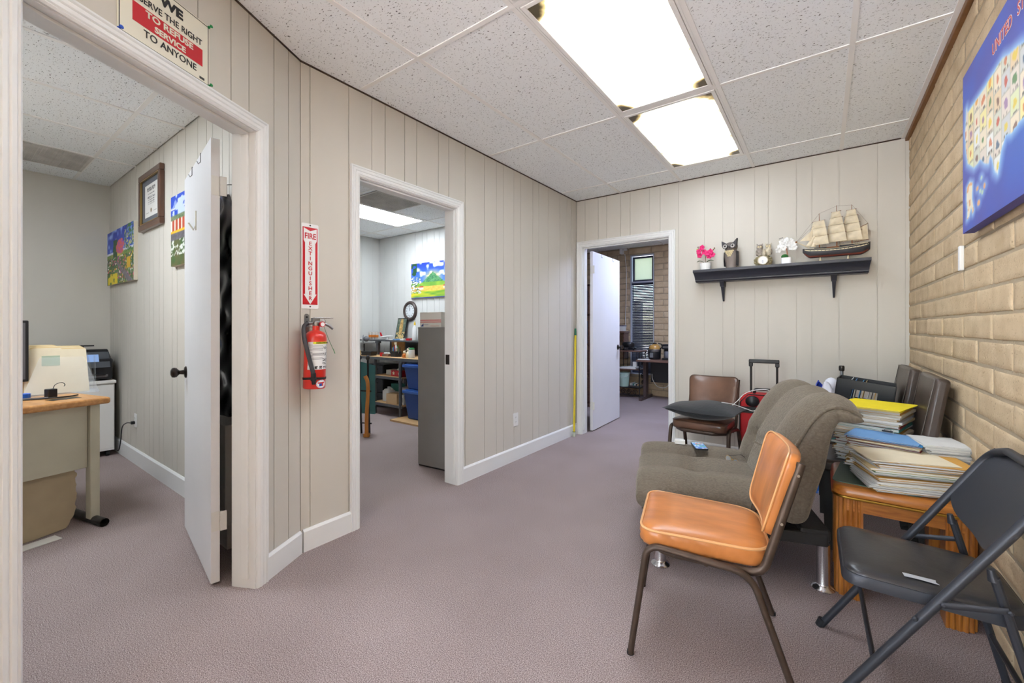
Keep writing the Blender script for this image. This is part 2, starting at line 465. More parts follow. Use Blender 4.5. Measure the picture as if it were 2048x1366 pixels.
def noise2(x, y):
    return (math.sin(x * 12.9898 + y * 78.233) * 43758.5453) % 1.0
def smooth_noise(x, y):
    xi, yi = math.floor(x), math.floor(y); fx, fy = x - xi, y - yi
    fx = fx * fx * (3 - 2 * fx); fy = fy * fy * (3 - 2 * fy)
    a = noise2(xi, yi); b = noise2(xi + 1, yi); c = noise2(xi, yi + 1); d = noise2(xi + 1, yi + 1)
    return (a * (1 - fx) + b * fx) * (1 - fy) + (c * (1 - fx) + d * fx) * fy
def mixc(a, b, t):
    t = max(0, min(1, t)); return tuple(x + (y - x) * t for x, y in zip(a, b))
def rrect(w, h, r, n=5):
    """rounded rectangle outline, centred, ccw"""
    p = []
    for cx, cy, a0 in ((w / 2 - r, h / 2 - r, 0), (-w / 2 + r, h / 2 - r, 90), (-w / 2 + r, -h / 2 + r, 180), (w / 2 - r, -h / 2 + r, 270)):
        for i in range(n + 1):
            a = math.radians(a0 + 90 * i / n); p.append((cx + r * math.cos(a), cy + r * math.sin(a)))
    return p
def arc(p0, p1, p2, r, n=6):
    """points rounding the corner p1 of p0-p1-p2 with radius r"""
    p0, p1, p2 = Vector(p0), Vector(p1), Vector(p2)
    a = (p0 - p1).normalized(); b = (p2 - p1).normalized()
    ang = a.angle(b); t = r / math.tan(ang / 2)
    s, e = p1 + a * t, p1 + b * t
    out = []
    for i in range(n + 1):
        k = i / n; out.append(s * (1 - k) ** 2 + p1 * 2 * k * (1 - k) + e * k * k)
    return out
def path(pts, r, n=6):
    out = [Vector(pts[0])]
    for i in range(1, len(pts) - 1):
        out += arc(pts[i - 1], pts[i], pts[i + 1], r if not isinstance(r, (list, tuple)) else r[i - 1], n)
    return out + [Vector(pts[-1])]
def catmull(pts, n=8, closed=False):
    P = [Vector(p) for p in pts]; out = []; m_ = len(P)
    for i in range(m_ if closed else m_ - 1):
        p0 = P[(i - 1) % m_] if (closed or i > 0) else P[0]; p1 = P[i]; p2 = P[(i + 1) % m_]
        p3 = P[(i + 2) % m_] if (closed or i < m_ - 2) else P[-1]
        for k in range(n):
            t = k / n
            out.append(.5 * ((2 * p1) + (p2 - p0) * t + (2 * p0 - 5 * p1 + 4 * p2 - p3) * t * t + (3 * p1 - p0 - 3 * p2 + p3) * t ** 3))
    if not closed: out.append(P[-1])
    return out
# ================================================================== the setting
XB, YB, XR = -2.223, 4.258, 0.52
A0 = Vector((-2.223, 1.145)); DA = Vector((0.449, -0.894)).normalized()
WT = 0.115

def frame_m(ox, oy, dx, dy):
    """wall frame: local x along the wall (to the viewer's right), local y into the wall, z up"""
    d = Vector((dx, dy)).normalized()
    return Matrix(((d.x, -d.y, 0, ox), (d.y, d.x, 0, oy), (0, 0, 1, 0), (0, 0, 0, 1)))

fl = G().bx(-5.95, 0.75, -3.6, 7.6, -0.1, 0).obj('floor', 'carpet', smooth=0)
struct(fl, 'brown-mauve speckled carpet covering the whole floor', 'floor')
mat('concrete', (205, 205, 202), 0.9, vary=.08, vscale=3)
gr = G().bx(-30, 30, -30, 30, -0.3, -0.12).obj('ground', 'concrete', smooth=0)
struct(gr, 'pale concrete ground outside the building', 'ground')

PAT = [.231, .157, .098, .155, .102, .202, .105, .177]
def wall(name, M, length, label, openings=(), start=0.0, shift=0, m='wall_paint', thick=WT, boards=True, h=H):
    """openings: (x0, x1, z0, z1) of the structural hole"""
    ops = sorted(openings)
    g = G(); y0 = .005 if boards else 0
    x = 0
    for (a, b, z0, z1) in ops:
        if a > x: g.bx(x, a, y0, thick, 0, h + .022)
        if z1 < h: g.bx(a, b, y0, thick, z1, h + .022)
        if z0 > 0: g.bx(a, b, y0, thick, 0, z0)
        x = b
    if x < length: g.bx(x, length, y0, thick, 0, h + .022)
    w = g.obj(name, m, smooth=0); w.matrix_world = M
    struct(w, label, 'wall')
    if not boards: return w
    edges = [0.0]; x = start; k = shift
    while x < length - .01:
        if x > .01: edges.append(x)
        x += PAT[k % 8]; k += 1
    edges.append(length)
    gap = .0023
    for a, b in zip(edges[:-1], edges[1:]):
        cuts = [a, b]
        for (o0, o1, z0, z1) in ops: cuts += [c for c in (o0, o1) if a < c < b]
        cuts.sort()
        for c0, c1 in zip(cuts[:-1], cuts[1:]):
            if c1 - c0 < .004: continue
            zs = [(0, h - .004)]
            for (o0, o1, z0, z1) in ops:
                if (c0 + c1) / 2 > o0 and (c0 + c1) / 2 < o1:
                    zs = [(z1, h - .004)] + ([(0, z0)] if z0 > 0 else [])
            for z0, z1 in zs:
                G().bx(c0 + (gap if c0 == a else 0), c1 - (gap if c1 == b else 0), 0, .0045, z0, z1).obj('board', m, w, smooth=0)
    return w

def baseboard(name, M, x0, x1, label, h=.118, t=.014):
    prof = [(0, 0), (-t, 0), (-t, h - .012), (-t * .4, h), (0, h)]
    o = G().prism(prof, x0, x1, lambda p, q, a: (a, p, q)).obj(name, 'trim_paint', smooth=0)
    o.matrix_world = M; struct(o, label, 'baseboard'); return o

CP = [(.004, 0), (.004, .009), (.011, .014), (.0145, .0115), (.019, .0155), (.029, .0165), (.033, .0125), (.038, .0165), (.048, .0175), (.0515, .0135), (.057, .018), (.063, .0185), (.064, .016), (.064, 0)]
def casing(M, x0, x1, top, parent, side=-1, ybase=0.0):
    n = len(CP); vs = []
    for (o, t) in CP:
        y = ybase + side * t
        vs += [(x0 - o, y, 0), (x0 - o, y, top + o), (x1 + o, y, top + o), (x1 + o, y, 0)]
    for k, nm in enumerate(('casing', 'casing', 'casing')):
        v2 = []
        for i in range(n): v2 += [vs[i * 4 + k], vs[i * 4 + k + 1]]
        fs = [(2 * i, 2 * i + 1, 2 * ((i + 1) % n) + 1, 2 * ((i + 1) % n)) for i in range(n)]
        fs += [tuple(2 * i for i in range(n)), tuple(2 * i + 1 for i in range(n))]
        G().add(v2, fs).obj(nm, 'trim_paint', parent, smooth=25)

def doorway(name, M, x0, x1, top, label, stop_y=.052):
    d = sempty(name, label, 'door'); d.matrix_world = M
    casing(M, x0, x1, top, d); casing(M, x0, x1, top, d, 1, WT)
    j = .02
    G().bx(x0 - j, x0, -.002, WT + .002, 0, top).obj('jamb', 'trim_paint', d, smooth=0)
    G().bx(x1, x1 + j, -.002, WT + .002, 0, top).obj('jamb', 'trim_paint', d, smooth=0)
    G().bx(x0 - j, x1 + j, -.002, WT + .002, top, top + j).obj('jamb', 'trim_paint', d, smooth=0)
    s = .011
    G().bx(x0, x0 + s, stop_y - .036, stop_y, .045, top - s).obj('door_stop', 'trim_paint', d, smooth=0, bevel=.002)
    G().bx(x1 - s, x1, stop_y - .036, stop_y, .045, top - s).obj('door_stop', 'trim_paint', d, smooth=0, bevel=.002)
    G().bx(x0, x1, stop_y - .036, stop_y, top - s, top).obj('door_stop', 'trim_paint', d, smooth=0, bevel=.002)
    return d

# left wall (second doorway), angled wall (first doorway), shelf wall (third doorway)
MB_ = frame_m(XB, 1.145, 0, 1)
wB = wall('wall_left', MB_, YB - 1.145, 'beige grooved board wall with the fire extinguisher and middle doorway', [(.335, 1.199, 0, 2.10)], start=.052, shift=0)
d2 = doorway('door_2', MB_, .355, 1.179, 2.08, 'white cased doorway into the office with the grey filing cabinet')
baseboard('baseboard_left', MB_, .012, .291, 'short white baseboard below the fire extinguisher')
baseboard('baseboard_far_left', MB_, 1.243, YB - 1.145, 'long white baseboard between the middle and far doorways')
AL = 1.85
AEND = A0 + DA * AL
MA_ = frame_m(AEND.x, AEND.y, -DA.x, -DA.y)
wA = wall('wall_angled', MA_, AL, 'beige grooved board wall set at an angle around the first office doorway', [(AL - 1.145, AL - .293, 0, 2.098)], start=.02, shift=1)
d1 = doorway('door_1', MA_, AL - 1.125, AL - .313, 2.078, 'white cased doorway with open white door into the desk office', stop_y=.066)
baseboard('baseboard_angled', MA_, AL - .249, AL - .004, 'short white baseboard at the bend beside the first doorway')
baseboard('baseboard_entry', MA_, 0, AL - 1.19, 'white baseboard beside the entrance')
MC_ = frame_m(XB, YB, 1, 0)
wC = wall('wall_back', MC_, XR + .008 - XB, 'beige grooved board wall carrying the dark display shelf', [(.053, 1.026, 0, 2.093)], start=.107, shift=1)
d3 = doorway('door_3', MC_, .073, 1.006, 2.073, 'white cased doorway with open white door into the brick office', stop_y=.066)
baseboard('baseboard_back', MC_, 1.07, XR - XB, 'white baseboard under the shelf wall')
# strike plate of the middle doorway
G().bx(1.1765, 1.1792, .07, .108, .905, .98).bx(1.176, 1.177, .08, .096, .925, .96).obj('strike_plate', 'bronze', d2, smooth=0)

# dark wall angle under the ceiling, wooden trim over the bricks
mat('dark_trim', (70, 54, 42), 0.6)
for nm, Mx, ln in (('trim_1', MB_, YB - 1.145), ('trim_2', MA_, AL), ('trim_3', MC_, XR - XB)):
    t = G().bx(0, ln, -.004, .002, H - .009, H - .0005).obj(nm, 'dark_trim', smooth=0); t.matrix_world = Mx
    struct(t, 'thin dark strip between the boards and the ceiling of ' + {'trim_1': 'the extinguisher wall', 'trim_2': 'the angled wall', 'trim_3': 'the shelf wall'}[nm], 'trim')
struct(G().bx(.494, .53, -3.5, YB, 2.568, H).obj('trim_4', 'wood_trim', bevel=.003), 'brown wooden trim along the top of the brick wall', 'trim')
struct(G().bx(.472, .494, -3.5, YB, H - .008, H + .002).obj('trim_5', 'grid_white', smooth=0), 'white metal edge of the ceiling beside the brick wall', 'trim')

# office partitions
w = wall('wall_office_partition', frame_m(-5.77, 1.05, 1, 0), 3.47, 'beige grooved board wall hung with paintings in the desk office', start=.09, shift=2, thick=.09)
baseboard('baseboard_office', frame_m(-5.77, 1.05, 1, 0), 0, 3.45, 'white baseboard below the paintings in the desk office', h=.13)
w = wall('wall_office_far', frame_m(-5.77, -.7, 0, 1), 1.84, 'plain beige far wall of the desk office', boards=False)
w = wall('wall_office_near', frame_m(AEND.x, -.60, -1, 0), 4.5, 'plain beige near wall of the desk office', boards=False)
w = wall('wall_second_office_far', frame_m(-5.74, 1.10, 0, 1), 3.25, 'pale grooved far wall of the workbench office', start=.1, shift=3, m='wall_paint_cool')
w = wall('wall_second_office_back', frame_m(-5.74, 4.235, 1, 0), 3.5, 'pale grooved wall with the clock above the workbench', start=.14, shift=5, m='wall_paint_cool', thick=.14)
w = wall('wall_third_office_side', frame_m(-4.2, 4.37, 0, 1), 3.0, 'beige side wall of the brick office', boards=False)

# unseen lobby, its inferred window widened to a glass shopfront to brighten the ceiling
YS = -3.5
mat('glass', (235, 245, 245), 0.02, alpha=.08)
mat('aluminium', (170, 172, 176), .35, .9)
w = wall('wall_lobby_side', frame_m(-3.6, YS, 0, 1), -.60 - YS, 'beige side wall of the unseen lobby added behind the camera', boards=False)
w = wall('wall_lobby_front', frame_m(.55, YS, -1, 0), 4.3, 'beige wall of the unseen shopfront added behind the camera', [(.12, 4.1, .1, 2.5)], boards=False)
win2 = sempty('window_2', 'unseen aluminium framed glass shopfront added behind the camera for daylight', 'window'); win2.matrix_world = frame_m(.55, YS, -1, 0)
for k in range(4):
    x = .12 + 3.98 * k / 3
    G().bx(x - .03, x + .03, .02, .09, .1, 2.5).obj('mullion', 'aluminium', win2, smooth=0)
G().bx(.12, 4.1, .02, .09, .1, .16).obj('rail', 'aluminium', win2, smooth=0)
G().bx(.12, 4.1, .02, .09, 2.44, 2.5).obj('rail', 'aluminium', win2, smooth=0)
for k in range(3):
    x = .15 + 3.98 * k / 3
    G().bx(x, x + 3.98 / 3 - .06, .05, .056, .16, 2.44).obj('pane', 'glass', win2, smooth=0)

# ------------------------------------------------------------------ bricks
def brick_mesh(seed, L, Hh):
    r = random.Random(seed)
    us_ = [-1, -.972, -.85, -.45, 0, .45, .85, .972, 1]; vs_ = [-1, -.90, -.45, .1, .55, .90, 1]; nu, nv = len(us_), len(vs_)
    vs = []; fs = []
    for i in range(nu):
        for j in range(nv):
            u, v = us_[i], vs_[j]
            rim_ = abs(u) == 1 or abs(v) == 1
            y = u * L / 2 + r.uniform(-.0022, .0022) * (abs(u) > .9); z = v * Hh / 2 + r.uniform(-.0014, .0014) * (abs(v) > .85)
            x = -.0065 + (.0042 if rim_ else 0) + r.uniform(-.001, .001)
            vs.append((x, y, z))
    fs = [(i * nv + j, (i + 1) * nv + j, (i + 1) * nv + j + 1, i * nv + j + 1) for i in range(nu - 1) for j in range(nv - 1)]
    rim = [i * nv for i in range(nu)] + [(nu - 1) * nv + j for j in range(1, nv)] + [i * nv + nv - 1 for i in range(nu - 2, -1, -1)] + [j for j in range(nv - 2, 0, -1)]
    n0 = len(vs)
    for k in rim: vs.append((.02, vs[k][1] * 1.004, vs[k][2] * 1.01))
    m_ = len(rim)
    fs += [(rim[k], rim[(k + 1) % m_], n0 + (k + 1) % m_, n0 + k) for k in range(m_)]
    g = G().add(vs, fs); me = g.mesh('brick'); me.materials.append(MATS['brick_face']); me.shade_smooth(); me.set_sharp_from_angle(angle=math.radians(60))
    return me
CO, BL = .1035, .41
FULL = [brick_mesh(i, BL - .012, CO - .011) for i in range(7)]
CUTS = {}
def cut_brick(L):
    k = round(L, 2)
    if k not in CUTS: CUTS[k] = brick_mesh(100 + int(k * 100), k, CO - .011)
    return CUTS[k]

wR = struct(G().bx(.5195, .74, -3.7, 7.6, 0, H + .022).obj('wall_right', 'mortar', smooth=0), 'tan slump brick wall along the seating', 'wall')
rb = random.Random(3)
mass = G()
for i in range(25):
    z = .0015 + (i + .5) * CO
    ph = 2.145 + (0 if i % 2 == 0 else BL / 2)
    ph += rb.uniform(-.012, .012)
    k0 = math.floor((-3.5 - ph) / BL)
    for k in range(k0, 20):
        a = ph + k * BL + .006; b = a + BL - .012
        b = min(b, YB - .004)
        if a > YB - .03: break
        if b < .95:
            mass.bx(.514, .53, a, b, z - .046, z + .046); continue
        if b - a > BL - .03: me = rb.choice(FULL)
        else: me = cut_brick(b - a)
        share('brick', me, None, wR, (.5225 + rb.uniform(-.002, .002), (a + b) / 2, z + rb.uniform(-.001, .001)), (rb.uniform(-.004, .004), 0, rb.uniform(-.006, .006)))
bm_ = mass.obj('brick_courses', 'brick_face', wR, smooth=0); bm_['kind'] = 'stuff'

# brick office back wall with the window
Y3 = 7.35
WX0, WX1, WZ0, WZ1 = -2.772, -2.346, .355, 2.468
g = G().bx(-4.4, WX0, Y3 + .006, 7.55, 0, H + .022).bx(WX1, .75, Y3 + .006, 7.55, 0, H + .022).bx(WX0, WX1, Y3 + .006, 7.55, 0, WZ0).bx(WX0, WX1, Y3 + .006, 7.55, WZ1, H + .022)
w3 = struct(g.obj('wall_third_office_back', 'mortar', smooth=0), 'tan slump brick wall around the narrow window', 'wall')
mass = G()
for i in range(25):
    z = .0015 + (i + .5) * CO
    ph = (0 if i % 2 == 0 else BL / 2) + .07
    for k in range(-12, 3):
        a = ph + k * BL + .006; b = a + BL - .012
        segs = [(a, b)]
        if z + .04 > WZ0 and z - .04 < WZ1:
            segs = []
            if a < WX0: segs.append((a, min(b, WX0 - .004)))
            if b > WX1: segs.append((max(a, WX1 + .004), b))
        for a2, b2 in segs:
            if b2 - a2 < .03 or b2 > XR + .1: continue
            if b2 < -3.6 or a2 > -1.7:
                mass.bx(a2, b2, Y3 - .004, Y3 + .02, z - .046, z + .046); continue
            me = rb.choice(FULL) if b2 - a2 > BL - .03 else cut_brick(b2 - a2)
            share('brick', me, None, w3, ((a2 + b2) / 2, Y3 + .004, z), (0, 0, PI / 2 + rb.uniform(-.008, .008)))
bm_ = mass.obj('brick_courses', 'brick_face', w3, smooth=0); bm_['kind'] = 'stuff'

win = sempty('window_1', 'narrow window with dark blinds and a pale upper pane in the brick office', 'window')
mat('window_frame', (196, 200, 214), .4, .3)
mat('blind', (54, 56, 72), .5)
def fr(x0, x1, z0, z1, t, y0, y1):
    return G().bx(x0, x0 + t, y0, y1, z0, z1).bx(x1 - t, x1, y0, y1, z0, z1).bx(x0 + t, x1 - t, y0, y1, z1 - t, z1).bx(x0 + t, x1 - t, y0, y1, z0, z0 + t)
fr(WX0, WX1, WZ0, WZ1, .022, Y3 + .02, Y3 + .12).obj('window_frame', 'window_frame', win, smooth=0)
G().bx(WX0 + .02, WX1 - .02, Y3 + .02, Y3 + .1, 1.972, 1.998).obj('window_bar', 'window_frame', win, smooth=0)
fr(WX0 + .03, WX1 - .022, 1.998, WZ1 - .03, .03, Y3 + .06, Y3 + .1).obj('sash', 'blind', win, smooth=0)
mp_ = bpy.data.materials.new('frosted_pane'); mp_.use_nodes = True; MATS['frosted_pane'] = mp_
tr = mp_.node_tree.nodes.new('ShaderNodeBsdfTranslucent'); tr.inputs[0].default_value = lin((214, 216, 196))
df = mp_.node_tree.nodes.new('ShaderNodeBsdfDiffuse'); df.inputs[0].default_value = lin((200, 214, 206))
ms = mp_.node_tree.nodes.new('ShaderNodeMixShader'); ms.inputs[0].default_value = .35
mp_.node_tree.links.new(tr.outputs[0], ms.inputs[1]); mp_.node_tree.links.new(df.outputs[0], ms.inputs[2])
mp_.node_tree.links.new(ms.outputs[0], mp_.node_tree.nodes['Material Output'].inputs[0])
G().bx(WX0 + .05, WX1 - .045, Y3 + .078, Y3 + .082, 2.02, WZ1 - .05).obj('pane', 'frosted_pane', win, smooth=0)
G().bx(WX0 + .02, WX1 - .02, Y3 + .09, Y3 + .094, WZ0 + .02, 1.975).obj('pane', 'glass', win, smooth=0)
sm = G()
for j in range(5): pass
sm.grid(lambda u, v: ((u - .5) * .388, (v - .5) * .011 + .003 * (1 - (2 * v - 1) ** 2), (v - .5) * .0276), 2, 5)
sme = sm.mesh('slat'); sme.materials.append(MATS['blind'])
for k in range(56):
    share('slat', sme, None, win, ((WX0 + WX1) / 2, Y3 + .05, WZ0 + .03 + k * .0288))
for dx in (-.12, .12):
    G().cyl((((WX0 + WX1) / 2 + dx), Y3 + .036, WZ0 + .02), ((WX0 + WX1) / 2 + dx, Y3 + .036, 1.97), .0012, n=5).obj('blind_cord', 'black_plastic', win)
G().bx(WX0 + .022, WX1 - .022, Y3 + .03, Y3 + .065, 1.95, 1.975).obj('head_rail', 'blind', win, smooth=0)
mat('asphalt', (70, 72, 78), .9, vary=.15, vscale=4)
struct(G().bx(-12, 8, 7.62, 16, -.12, -.10).obj('added_pavement', 'asphalt', smooth=0), 'dark asphalt added outside the brick office window to cut bounced light', 'added_pavement')  # added dark ground, keeps bounced sunlight behind the blinds low
# things standing outside that window
mat('stucco', (222, 220, 214), .9, vary=.05)
ow = struct(G().bx(-7, -3.25, 9.2, 9.4, -.12, 1.75).obj('wall_outside', 'stucco', smooth=0), 'pale stucco wall seen through the blinds', 'wall')

struct(G().bx(-6.1, .9, -3.5, 7.8, H + .15, 3.9).obj('roof', 'stucco', smooth=0), 'unseen flat roof with parapet raised over the offices for its shadow', 'roof')  # unseen, raised so its shadow covers the wall outside the window

# ------------------------------------------------------------------ ceilings
ce = struct(G().bx(-5.95, .75, -3.6, 7.6, H + .02, H + .15).obj('ceiling', 'grid_white', smooth=0), 'white dropped ceiling of speckled tiles in a metal grid', 'ceiling')
def tiles(xs, ys, skip=(), x_end=None):
    for i in range(len(xs) - 1):
        for j in range(len(ys) - 1):
            if (i, j) in skip: continue
            G().bx(xs[i] + .004, xs[i + 1] - .004, ys[j] + .004, ys[j + 1] - .004, H, H + .014).obj('ceiling_tile', 'ceiling_tile', ce, smooth=0)
    for i, x in enumerate(xs):
        if 0 < i < len(xs) - 1: G().bx(x - .012, x + .012, ys[0], ys[-1], H - .005, H + .012).obj('grid_runner', 'grid_white', ce, smooth=0)
    for j, y in enumerate(ys):
        if 0 < j < len(ys) - 1:
            for i in range(len(xs) - 1):
                G().bx(xs[i] + .012, xs[i + 1] - .012, y - .012, y + .012, H - .0045, H + .012).obj('grid_cross_tee', 'grid_white', ce, smooth=0)
MX = [XB, -1.71, -1.10, -.49, .12, .50]; MY = [-3.5, -2.1, -.906, .297, 1.50, 2.703, 3.905, YB]
tiles(MX, MY, {(2, 3), (2, 4), (2, 5)})
tiles([-5.77, -4.86, -4.25, -3.64, -3.03, -2.42, -2.25], [-.5, -.425, .18, .79, 1.05], {(2, 1), (3, 1)})
tiles([-5.74, -5.44, -4.83, -4.22, -3.61, -3.0, -2.34], [1.14, 1.45, 2.66, 3.873, 4.235], {(2, 2)})
tiles([-4.2, -3.4, -2.79, -2.18, -1.57, -.96, -.35, .26, .52], [4.373, 4.9, 6.1, 7.3, 7.35], {(4, 1)})

def ceiling_light(x0, x1, y0, y1, label, lens, group):
    t = thing('ceiling_light', label, 'ceiling light', ((x0 + x1) / 2, (y0 + y1) / 2, H), 0, group)
    w, l = (x1 - x0) / 2 - .013, (y1 - y0) / 2 - .013
    G().bx(-w, w, -l, l, .004, .018).obj('housing', 'grid_white', t, smooth=0)
    def ring(a, b, z0, z1, tw): return G().bx(-a, -a + tw, -b, b, z0, z1).bx(a - tw, a, -b, b, z0, z1).bx(-a + tw, a - tw, -b, -b + tw, z0, z1).bx(-a + tw, a - tw, b - tw, b, z0, z1)
    ring(w, l, -.004, .004, .010).obj('trim_ring', 'grid_white', t, smooth=0)
    ring(w - .013, l - .013, -.007, .004, .022).obj('lens_frame', 'grid_white', t, smooth=0, bevel=.002)
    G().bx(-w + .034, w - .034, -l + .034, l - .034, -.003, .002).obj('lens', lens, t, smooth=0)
    return t
g_ = 'fluorescent lights along the waiting room ceiling'
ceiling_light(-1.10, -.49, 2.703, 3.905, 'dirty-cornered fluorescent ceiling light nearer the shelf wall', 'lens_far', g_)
ceiling_light(-1.10, -.49, 1.50, 2.703, 'fluorescent ceiling light between the far light and the entrance', 'lens_dirty_falloff', g_)
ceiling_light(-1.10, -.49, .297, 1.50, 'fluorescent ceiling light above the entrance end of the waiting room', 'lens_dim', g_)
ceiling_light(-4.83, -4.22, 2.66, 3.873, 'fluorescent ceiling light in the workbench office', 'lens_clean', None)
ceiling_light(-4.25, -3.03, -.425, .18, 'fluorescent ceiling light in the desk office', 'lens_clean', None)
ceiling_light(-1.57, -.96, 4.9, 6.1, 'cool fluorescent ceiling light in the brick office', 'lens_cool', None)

def vent(x0, x1, y0, y1, label, nx, ny):
    t = thing('ceiling_vent', label, 'vent', ((x0 + x1) / 2, (y0 + y1) / 2, H))
    w, l = (x1 - x0) / 2, (y1 - y0) / 2
    mat('vent_dark', (128, 120, 112), .8, vary=.25, vscale=9)
    mat('vent_paint', (206, 202, 196), .6, vary=.10, vscale=7)
    G().bx(-w, w, -l, l, -.002, .004).obj('backing', 'vent_dark', t, smooth=0)
    G().bx(-w, -w + .02, -l, l, -.009, .0).bx(w - .02, w, -l, l, -.009, 0).bx(-w + .02, w - .02, -l, -l + .02, -.009, 0).bx(-w + .02, w - .02, l - .02, l, -.009, 0).obj('frame', 'vent_paint', t, smooth=0)
    for i in range(1, nx):
        x = -w + .02 + (2 * w - .04) * i / nx
        G().bx(x - .0032, x + .0032, -l + .02, l - .02, -.008, -.002).obj('slat', 'vent_paint', t, smooth=0)
    g = G()
    for j in range(1, ny):
        y = -l + .02 + (2 * l - .04) * j / ny
        g.bx(-w + .02, w - .02, y - .0022, y + .0022, -.0075, -.002)
    o = g.obj('cross_bars', 'vent_paint', t, smooth=0); o['kind'] = 'stuff'
vent(-5.40, -4.86, .185, .79, 'perforated square return vent in the desk office ceiling', 26, 26)
vent(-4.22, -3.70, 2.70, 3.30, 'dust-stained square return vent in the workbench office ceiling', 22, 22)
# ================================================================== door leaves
mat('hinge_paint', (224, 223, 218), .35, .1)
def door_leaf(parent, hinge, ang, w, z1, knob_side, hinges=(.25, 1.80)):
    """leaf hinged at world xy 'hinge', running along angle 'ang'; local y = thickness (0..-.035 or 0..+.035)"""
    L = G().bx(0, w, -.035, 0, .012, z1).obj('door_leaf', 'door_paint', parent, smooth=0, bevel=.0015)
    L.matrix_local = parent.matrix_world.inverted() @ (Matrix.Translation((hinge[0], hinge[1], 0)) @ Matrix.Rotation(ang, 4, 'Z'))
    kn = G()
    for sgn, y in ((1, 0), (-1, -.035)):
        kn.lathe([(.034, 0), (.034, .004), (.028, .009), (.013, .012), (.011, .030), (.016, .036), (.026, .044), (.029, .056), (.026, .066), (.014, .072)], 20, (w - .065, y, .93), (0, sgn, 0))
    kn.obj('door_knob', 'bronze', L, smooth=40)
    for z in hinges:
        g = G()
        for k in range(5): g.cyl((-.006, -.0385, z + k * .0178), (-.006, -.0385, z + k * .0178 + .0168), .0062, n=10)
        g.bx(-.0015, .0005, -.037, -.002, z, z + .089)
        g.bx(-.012, -.0105, -.06, -.036, z, z + .089)
        g.obj('hinge', 'hinge_paint', L, smooth=30)
    return L
l1 = door_leaf(d1, (-2.262, .752), math.atan2(.13, -.794), .80, 2.062, 1)
# wire hooks along the top and a stick-on hook on the first door (its visible face is local y = 0)
mat('cream_plastic', (222, 216, 200), .4)
mat('wire_black', (40, 38, 38), .4, .5)
for x in (.26, .52):
    G().tube([(x, -.036, 2.03), (x, -.036, 2.0645), (x, .0012, 2.0645), (x, .0012, 2.02), (x, .010, 2.008), (x, .016, 2.02)], .0016, 6).obj('over_door_hook', 'wire_black', l1)
G().bx(.385, .397, 0, .004, 1.70, 1.80).tube([(.391, .004, 1.72), (.391, .012, 1.70), (.410, .03, 1.735)], .0045, 8).obj('stick_on_hook', 'cream_plastic', l1, bevel=.001)
l3 = door_leaf(d3, (-2.144, 4.436), math.atan2(.866, -.033), .87, 2.055, 1)
for x in (.25, .62):
    G().tube([(x, 0, 2.03), (x, 0, 2.058), (x, -.0365, 2.058), (x, -.0365, 2.02), (x, -.046, 2.008), (x, -.05, 2.02)], .0016, 6).obj('over_door_hook', 'wire_black', l3)

# ================================================================== wall-mounted things of the waiting room
def on_wall(name, label, cat, M, x, z, group=None):
    o = thing(name, label, cat, (0, 0, 0), 0, group); o.matrix_world = M @ Matrix.Translation((x, 0, z)); return o
mat('sign_cream', (232, 228, 210), .35)
mat('sign_red', (200, 34, 44), .35)
mat('sign_white', (238, 238, 238), .3)
mat('ink', (32, 30, 30), .5)
mat('pin_green', (20, 140, 70), .3, coat=.5)
mat('pin_blue', (30, 80, 190), .3, coat=.5)
# refusal-of-service notice
s_ = AL - 1.0
t = on_wall('notice_sign', 'cream and red notice refusing service above the first doorway', 'sign', MA_, AL - .553 - .171, 2.147)
sw, sh = .338, .239
G().bx(-sw / 2, sw / 2, -.003, -.0005, 0, sh).obj('plate', 'sign_cream', t, smooth=0)
a_ = sw / 2 - .004; b_ = sh
G().bx(-a_, a_, -.0036, -.0028, .003, .0055).bx(-a_, a_, -.0036, -.0028, sh - .0055, sh - .003).bx(-a_, -a_ + .0025, -.0036, -.0028, .0055, sh - .0055).bx(a_ - .0025, a_, -.0036, -.0028, .0055, sh - .0055).obj('border', 'ink', t, smooth=0)
G().bx(-.123, .138, -.0036, -.0028, .063, .128).obj('red_band', 'sign_red', t, smooth=0)
lettering('WE', .046, 'ink', t, (.012, -.0042, .198), bold=.0022, sx=1.2)
lettering('RESERVE THE RIGHT', .032, 'ink', t, (0, -.0042, .151), bold=.0003, sx=.93)
lettering('TO REFUSE', .030, 'sign_cream', t, (0.008, -.0042, .1115), bold=.0010, sx=1.2)
lettering('SERVICE', .028, 'sign_cream', t, (0.008, -.0042, .079), bold=.0010, sx=1.15)
lettering('TO ANYONE', .034, 'ink', t, (.012, -.0042, .041), bold=.0003)
g = G()
for k in range(7): g.bx(.125 + k * .0032, .127 + k * .0032 + (k % 2) * .0008, -.0036, -.0028, .012, .021)
g.obj('bar_print', 'ink', t, smooth=0)
for x, z, m_ in ((-sw / 2 + .004, .004, 'pin_blue'), (sw / 2 - .002, .004, 'pin_green'), (sw / 2 - .002, sh - .002, 'pin_green'), (-sw / 2 + .004, sh - .002, 'pin_green')):
    G().lathe([(.0055, 0), (.0055, .002), (.003, .004), (.003, .009), (.0065, .013), (.006, .0145)], 12, (x, -.003, z), (-.12, -1, .1)).obj('push_pin', m_, t)

